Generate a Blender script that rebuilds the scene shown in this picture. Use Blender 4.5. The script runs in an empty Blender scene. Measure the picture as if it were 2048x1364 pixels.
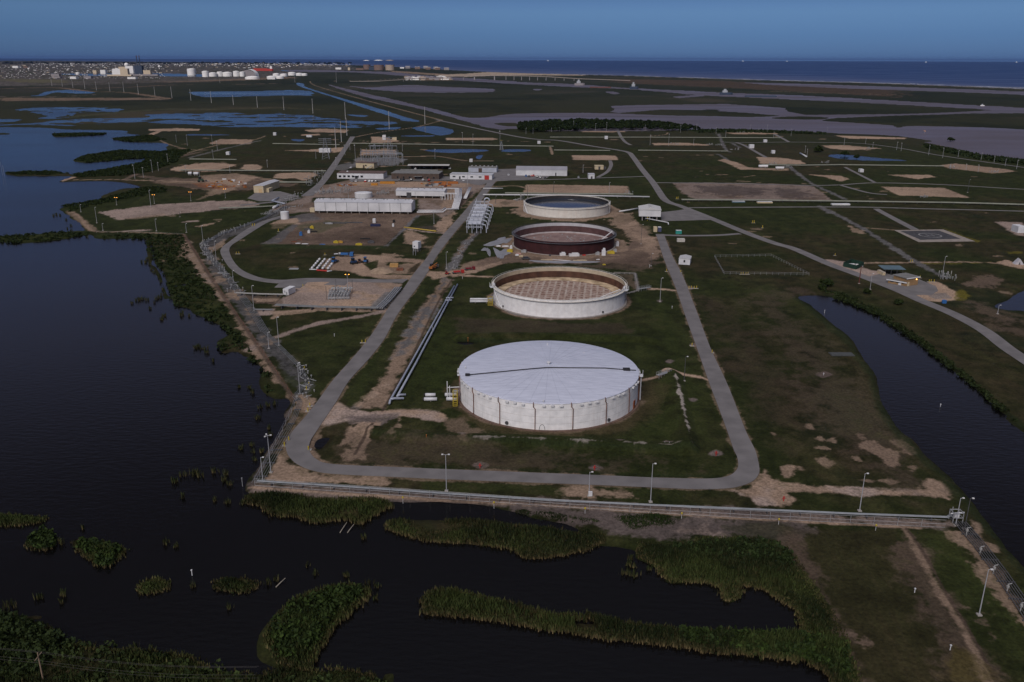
import bpy, math, random
import numpy as np
from mathutils import Matrix, Vector
random.seed(7)
rng = np.random.default_rng(7)
R_ = math.radians
scene = bpy.context.scene
COL = scene.collection

# ------------------------------------------------------------------ camera
CAM_H = 109.4; FPX = 1690.0; CX = 1024.0; CY = 682.0
TH = math.atan((CY - 117.5) / FPX); ROLL = 0.0029
Fv = np.array([0, math.cos(TH), -math.sin(TH)]); Uv0 = np.array([0, math.sin(TH), math.cos(TH)]); Rv0 = np.array([1.0, 0, 0])
Rv = Rv0 * math.cos(ROLL) + Uv0 * math.sin(ROLL); Uv = Uv0 * math.cos(ROLL) - Rv0 * math.sin(ROLL)
cd = bpy.data.cameras.new("camera"); cam = bpy.data.objects.new("camera", cd); COL.objects.link(cam)
cd.sensor_width = 36; cd.lens = FPX / 2048 * 36; cd.clip_start = 1; cd.clip_end = 400000
cam.matrix_world = Matrix(((Rv[0], Uv[0], -Fv[0], 0), (Rv[1], Uv[1], -Fv[1], 0), (Rv[2], Uv[2], -Fv[2], CAM_H), (0, 0, 0, 1)))
scene.camera = cam

# ------------------------------------------------------------------ light
SUN_EL, SUN_AZ = 36.0, 200.0          # azimuth clockwise from +Y: behind the camera, a little to the left
world = bpy.data.worlds.new("World"); scene.world = world; world.use_nodes = True
nt = world.node_tree; nt.nodes.clear()
wo = nt.nodes.new("ShaderNodeOutputWorld"); bg = nt.nodes.new("ShaderNodeBackground"); sk = nt.nodes.new("ShaderNodeTexSky")
sk.sky_type = 'NISHITA'; sk.sun_disc = False; sk.sun_elevation = R_(SUN_EL); sk.sun_rotation = R_(SUN_AZ)
sk.air_density = 1.0; sk.dust_density = 0.5; sk.ozone_density = 2.0; sk.altitude = 100
# thin high cloud overhead, clear darker blue low down: the sky texture tinted by elevation
tcw = nt.nodes.new("ShaderNodeTexCoord"); sx = nt.nodes.new("ShaderNodeSeparateXYZ"); rp = nt.nodes.new("ShaderNodeValToRGB"); vm = nt.nodes.new("ShaderNodeVectorMath"); vm.operation = 'MULTIPLY'
vm2 = nt.nodes.new("ShaderNodeVectorMath"); vm2.operation = 'SCALE'; vm2.inputs["Scale"].default_value = 10
_el = [0, 1.4, 2.8, 5.6, 9.8, 15.5, 29.5, 45, 60.5, 87.2]
_nis = [(6.7,7.07,5.78),(7.04,7.7,6.72),(6.17,7.66,7.6),(4.65,6.62,7.93),(3.1,4.84,6.95),(2.08,3.4,5.47),(1.07,1.82,3.26),(.71,1.21,2.27),(.62,1.05,2.0),(.76,1.26,2.34)]
_tgt = [(.078,.165,.365),(.086,.182,.39),(.10,.208,.42),(.052,.094,.25),(.07,.112,.245),(.135,.145,.235),(.045,.043,.055),(.15,.16,.21),(.45,.47,.56),(.54,.57,.67)]
for k in range(len(_el) - 2): rp.color_ramp.elements.new(.5)
for e, a, nn, tg in zip(rp.color_ramp.elements, _el, _nis, _tgt):
    e.position = math.sin(R_(a)); e.color = (*[t / n for t, n in zip(tg, nn)], 1)
nt.links.new(tcw.outputs["Generated"], sx.inputs[0]); nt.links.new(sx.outputs[2], rp.inputs[0])
nt.links.new(sk.outputs[0], vm.inputs[0]); nt.links.new(rp.outputs[0], vm.inputs[1]); nt.links.new(vm.outputs[0], vm2.inputs[0])
nt.links.new(vm2.outputs[0], bg.inputs[0]); bg.inputs[1].default_value = 0.1
nt.links.new(bg.outputs[0], wo.inputs[0])
ld = bpy.data.lights.new("sun", 'SUN'); ld.energy = 1.8; ld.angle = R_(22); ld.color = (1.0, 0.96, 0.93)
sun = bpy.data.objects.new("sun", ld); COL.objects.link(sun)
_sd = Vector((math.sin(R_(SUN_AZ)) * math.cos(R_(SUN_EL)), math.cos(R_(SUN_AZ)) * math.cos(R_(SUN_EL)), math.sin(R_(SUN_EL))))
sun.rotation_euler = _sd.to_track_quat('Z', 'Y').to_euler(); sun.location = (0, -50, 400)
vs = scene.view_settings; scene.display_settings.display_device = 'sRGB'
vs.view_transform = 'Standard'; vs.look = 'None'; vs.gamma = 1; vs.use_curve_mapping = False; vs.exposure = 0.0

# ------------------------------------------------------------------ survey helpers: photo pixel -> point on the ground
def G(x, y, z=0.0):
    d = Fv + (x - CX) / FPX * Rv - (y - CY) / FPX * Uv
    t = (CAM_H - z) / -d[2]
    return np.array([d[0] * t, d[1] * t, z])
def GP(pts, z=0.0):
    return np.array([G(p[0], p[1], z)[:2] for p in pts])
def MPP(x, y):                                  # metres per photo pixel at a ground point
    p = G(x, y) - np.array([0, 0, CAM_H]); return float(p @ Fv) / FPX
def PX(X, Y):                                   # world ground -> photo pixel
    zc = Y * Fv[1] + X * Fv[0] - (-CAM_H) * 0 + (-CAM_H) * Fv[2]
    return CX + FPX * (X * Rv[0] + Y * Rv[1] - CAM_H * Rv[2]) / zc, CY - FPX * (X * Uv[0] + Y * Uv[1] - CAM_H * Uv[2]) / zc
def cat_rom(pts, n=6, closed=True):
    P = np.array(pts, float); m = len(P); out = []
    rngi = range(m) if closed else range(m - 1)
    for i in rngi:
        if closed: a, b, c, d = P[i - 1], P[i], P[(i + 1) % m], P[(i + 2) % m]
        else: a, b, c, d = P[max(i - 1, 0)], P[i], P[i + 1], P[min(i + 2, m - 1)]
        for k in range(n):
            t = k / n
            out.append(0.5 * ((2 * b) + (c - a) * t + (2 * a - 5 * b + 4 * c - d) * t * t + (3 * b - a - 3 * c + d) * t ** 3))
    if not closed: out.append(P[-1])
    return np.array(out)

# ------------------------------------------------------------------ value noise
_perm = rng.permutation(4096).astype(np.int64); _val = rng.random(4096) * 2 - 1
def vnoise(x, y, s=0):
    xi = np.floor(x); yi = np.floor(y); fx = x - xi; fy = y - yi
    fx = fx * fx * (3 - 2 * fx); fy = fy * fy * (3 - 2 * fy)
    xi = xi.astype(np.int64) + s * 131; yi = yi.astype(np.int64) + s * 57
    def h(a, b): return _val[_perm[(_perm[a & 4095] + b) & 4095]]
    return (h(xi, yi) * (1 - fx) + h(xi + 1, yi) * fx) * (1 - fy) + (h(xi, yi + 1) * (1 - fx) + h(xi + 1, yi + 1) * fx) * fy
def fbm(x, y, sc, octv=4, s=0, gain=.5):
    o = np.zeros_like(x); a = 1.0; f = 1.0 / sc; t = 0
    for k in range(octv):
        ca, sa = math.cos(.6 + 1.3 * k + s), math.sin(.6 + 1.3 * k + s)
        o += a * vnoise((x * ca - y * sa) * f + k * 17.3, (x * sa + y * ca) * f - k * 9.1, s + k); t += a; a *= gain; f *= 2.03
    return o / t * 1.6
def sdf(poly, X, Y):                            # signed distance, positive inside, metres
    P = np.asarray(poly); d = np.full(X.shape, 1e18); ins = np.zeros(X.shape, bool)
    for i in range(len(P)):
        a = P[i]; b = P[(i + 1) % len(P)]; e = b - a; wx = X - a[0]; wy = Y - a[1]
        t = np.clip((wx * e[0] + wy * e[1]) / max(e @ e, 1e-9), 0, 1)
        d = np.minimum(d, (wx - t * e[0]) ** 2 + (wy - t * e[1]) ** 2)
        if a[1] != b[1]:
            c = ((a[1] > Y) != (b[1] > Y)) & (X < (b[0] - a[0]) * (Y - a[1]) / (b[1] - a[1]) + a[0]); ins ^= c
    return np.where(ins, 1, -1) * np.sqrt(d)

# ------------------------------------------------------------------ materials
def mat(name, c, rough=.7, var=.12, sc=1.0, metal=0, bump=0, c2=None, stretch=(1, 1, 1), emit=None, spec=.3):
    m = bpy.data.materials.new(name); m.use_nodes = True; t = m.node_tree; b = t.nodes["Principled BSDF"]
    b.inputs["Roughness"].default_value = rough; b.inputs["Metallic"].default_value = metal
    b.inputs["Specular IOR Level"].default_value = spec
    tc = t.nodes.new("ShaderNodeTexCoord"); mp = t.nodes.new("ShaderNodeMapping"); mp.inputs[3].default_value = stretch
    n = t.nodes.new("ShaderNodeTexNoise"); n.inputs["Scale"].default_value = sc; n.inputs["Detail"].default_value = 6
    r = t.nodes.new("ShaderNodeValToRGB")
    a = [max(0, v * (1 - var)) for v in c]; z = [min(1, v * (1 + var)) for v in (c2 or c)]
    r.color_ramp.elements[0].position = .36; r.color_ramp.elements[1].position = .64
    r.color_ramp.elements[0].color = (*a, 1); r.color_ramp.elements[1].color = (*z, 1)
    t.links.new(tc.outputs["Object"], mp.inputs[0]); t.links.new(mp.outputs[0], n.inputs[0])
    t.links.new(n.outputs[0], r.inputs[0]); t.links.new(r.outputs[0], b.inputs["Base Color"])
    if bump:
        bp = t.nodes.new("ShaderNodeBump"); bp.inputs[0].default_value = bump; bp.inputs[1].default_value = .05
        t.links.new(n.outputs[0], bp.inputs["Height"]); t.links.new(bp.outputs[0], b.inputs["Normal"])
    if emit: b.inputs["Emission Color"].default_value = (*emit[0], 1); b.inputs["Emission Strength"].default_value = emit[1]
    return m
def colmat(name, rough=.9, sc=1.5, var=.35, bump=0, spec=.15, gain=1.0):           # colour from the mesh's own colour attribute
    m = bpy.data.materials.new(name); m.use_nodes = True; t = m.node_tree; b = t.nodes["Principled BSDF"]
    b.inputs["Roughness"].default_value = rough; b.inputs["Specular IOR Level"].default_value = spec
    at = t.nodes.new("ShaderNodeAttribute"); at.attribute_name = "Col"
    tc = t.nodes.new("ShaderNodeTexCoord"); n = t.nodes.new("ShaderNodeTexNoise"); n.inputs["Scale"].default_value = sc; n.inputs["Detail"].default_value = 8
    n.inputs["Roughness"].default_value = .65
    mr = t.nodes.new("ShaderNodeMapRange"); mr.inputs[1].default_value = .3; mr.inputs[2].default_value = .7
    mr.inputs[3].default_value = (1 - var) * gain; mr.inputs[4].default_value = (1 + var) * gain
    mx = t.nodes.new("ShaderNodeVectorMath"); mx.operation = 'SCALE'
    t.links.new(tc.outputs["Object"], n.inputs[0]); t.links.new(n.outputs[0], mr.inputs[0])
    t.links.new(at.outputs["Color"], mx.inputs[0]); t.links.new(mr.outputs[0], mx.inputs["Scale"]); t.links.new(mx.outputs[0], b.inputs["Base Color"])
    if bump:
        bp = t.nodes.new("ShaderNodeBump"); bp.inputs[0].default_value = bump; bp.inputs[1].default_value = .3
        t.links.new(n.outputs[0], bp.inputs["Height"]); t.links.new(bp.outputs[0], b.inputs["Normal"])
    return m

# ------------------------------------------------------------------ mesh helpers
def tag(o, label=None, cat=None, group=None, kind=None):
    if label: o['label'] = label
    if cat: o['category'] = cat
    if group: o['group'] = group
    if kind: o['kind'] = kind
    return o
def npmesh(name, V, Fq, m, parent=None, col=None, smooth=False):
    me = bpy.data.meshes.new(name); V = np.asarray(V, np.float32); Fq = np.asarray(Fq, np.int32); k = Fq.shape[1]
    me.vertices.add(len(V)); me.vertices.foreach_set("co", V.ravel())
    me.loops.add(Fq.size); me.loops.foreach_set("vertex_index", Fq.ravel())
    me.polygons.add(len(Fq)); me.polygons.foreach_set("loop_start", np.arange(0, Fq.size, k, dtype=np.int32))
    me.update(calc_edges=True)
    if smooth: me.polygons.foreach_set("use_smooth", np.ones(len(Fq), bool))
    if col is not None:
        a = me.color_attributes.new("Col", 'FLOAT_COLOR', 'POINT'); c = np.ones((len(V), 4), np.float32); c[:, :3] = col; a.data.foreach_set("color", c.ravel())
    me.materials.append(m); o = bpy.data.objects.new(name, me); COL.objects.link(o)
    if parent: o.parent = parent
    return o
class MB:
    def __init__(s): s.v = []; s.f = []
    def add(s, V, F):
        n = len(s.v); s.v += [tuple(map(float, p)) for p in V]; s.f += [tuple(i + n for i in q) for q in F]; return s
    def box(s, c, d, rz=0):                     # centre of the base, size
        cx, cy, cz = c; x, y, z = d[0] / 2, d[1] / 2, d[2]; co, si = math.cos(rz), math.sin(rz); V = []
        for zz in (0, z):
            for a, b in ((-x, -y), (x, -y), (x, y), (-x, y)): V.append((cx + a * co - b * si, cy + a * si + b * co, cz + zz))
        return s.add(V, [(3, 2, 1, 0), (4, 5, 6, 7), (0, 1, 5, 4), (1, 2, 6, 5), (2, 3, 7, 6), (3, 0, 4, 7)])
    def tube(s, pts, r, n=8, r2=None, cap=True):
        P = [Vector(p) for p in pts]; m = len(P); V = []; F = []
        for i, p in enumerate(P):
            a = P[max(i - 1, 0)]; b = P[min(i + 1, m - 1)]; d = (b - a).normalized()
            up = Vector((0, 0, 1)) if abs(d.z) < .95 else Vector((1, 0, 0)); x = d.cross(up).normalized(); y = x.cross(d)
            rr = r if r2 is None else r + (r2 - r) * i / (m - 1)
            for k in range(n):
                t = 2 * math.pi * k / n; V.append(p + x * rr * math.cos(t) + y * rr * math.sin(t))
        for i in range(m - 1):
            for k in range(n): k2 = (k + 1) % n; F.append((i * n + k, i * n + k2, (i + 1) * n + k2, (i + 1) * n + k))
        if cap: F.append(tuple(range(n))[::-1]); F.append(tuple((m - 1) * n + k for k in range(n)))
        return s.add(V, F)
    def ring(s, c, prof, n=48, a0=0, a1=2 * math.pi):      # lathe of (r, z) profile about c
        full = abs(a1 - a0 - 2 * math.pi) < 1e-6; m = n if full else n + 1; V = []; F = []
        for k in range(m):
            t = a0 + (a1 - a0) * k / n
            for r, z in prof: V.append((c[0] + r * math.cos(t), c[1] + r * math.sin(t), c[2] + z))
        q = len(prof)
        for k in range(n):
            k2 = (k + 1) % m
            for i in range(q - 1): F.append((k * q + i, k2 * q + i, k2 * q + i + 1, k * q + i + 1))
        return s.add(V, F)
    def prism(s, poly, z0, z1):
        n = len(poly); V = [(p[0], p[1], z0) for p in poly] + [(p[0], p[1], z1) for p in poly]
        return s.add(V, [tuple(range(n))[::-1], tuple(range(n, 2 * n))] + [(i, (i + 1) % n, n + (i + 1) % n, n + i) for i in range(n)])
    def gable(s, c, d, rise, rz=0, axis='x'):   # roof prism on a base rectangle
        cx, cy, cz = c; x, y = d[0] / 2, d[1] / 2; co, si = math.cos(rz), math.sin(rz)
        L = [(-x, -y, 0), (x, -y, 0), (x, y, 0), (-x, y, 0)] + ([(-x, 0, rise), (x, 0, rise)] if axis == 'x' else [(0, -y, rise), (0, y, rise)])
        V = [(cx + a * co - b * si, cy + a * si + b * co, cz + z) for a, b, z in L]
        F = [(3, 2, 1, 0), (0, 1, 5, 4), (2, 3, 4, 5), (3, 0, 4), (1, 2, 5)] if axis == 'x' else [(3, 2, 1, 0), (1, 2, 5, 4), (3, 0, 4, 5), (0, 1, 4), (2, 3, 5)]
        return s.add(V, F)
    def sphere(s, c, r, n=10, sz=1.0):
        prof = [(max(1e-4, r * math.sin(math.pi * i / n)), -r * sz * math.cos(math.pi * i / n)) for i in range(n + 1)]
        return s.ring(c, prof, n * 2)
    def build(s, name, m, parent=None, smooth=False):
        me = bpy.data.meshes.new(name); me.from_pydata(s.v, [], s.f); me.materials.append(m)
        if smooth: me.polygons.foreach_set("use_smooth", np.ones(len(me.polygons), bool))
        o = bpy.data.objects.new(name, me); COL.objects.link(o)
        if parent: o.parent = parent
        return o
def empty(name, loc, rz=0, label=None, cat=None, group=None):
    o = bpy.data.objects.new(name, None); COL.objects.link(o); o.location = [float(v) for v in loc]; o.rotation_euler = (0, 0, rz); o.empty_display_size = 1
    return tag(o, label, cat, group)
def copy_tree(o, parent=None):
    c = o.copy(); COL.objects.link(c)
    if parent: c.parent = parent
    for ch in [q for q in KIDS.get(o.name, [])]: copy_tree(ch, c)
    return c
KIDS = {}
def kids(root):
    for q in list(COL.objects):
        if q.parent and q.name not in KIDS.setdefault(q.parent.name, []): pass
    KIDS.clear()
    for q in COL.objects:
        if q.parent: KIDS.setdefault(q.parent.name, []).append(q)
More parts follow.
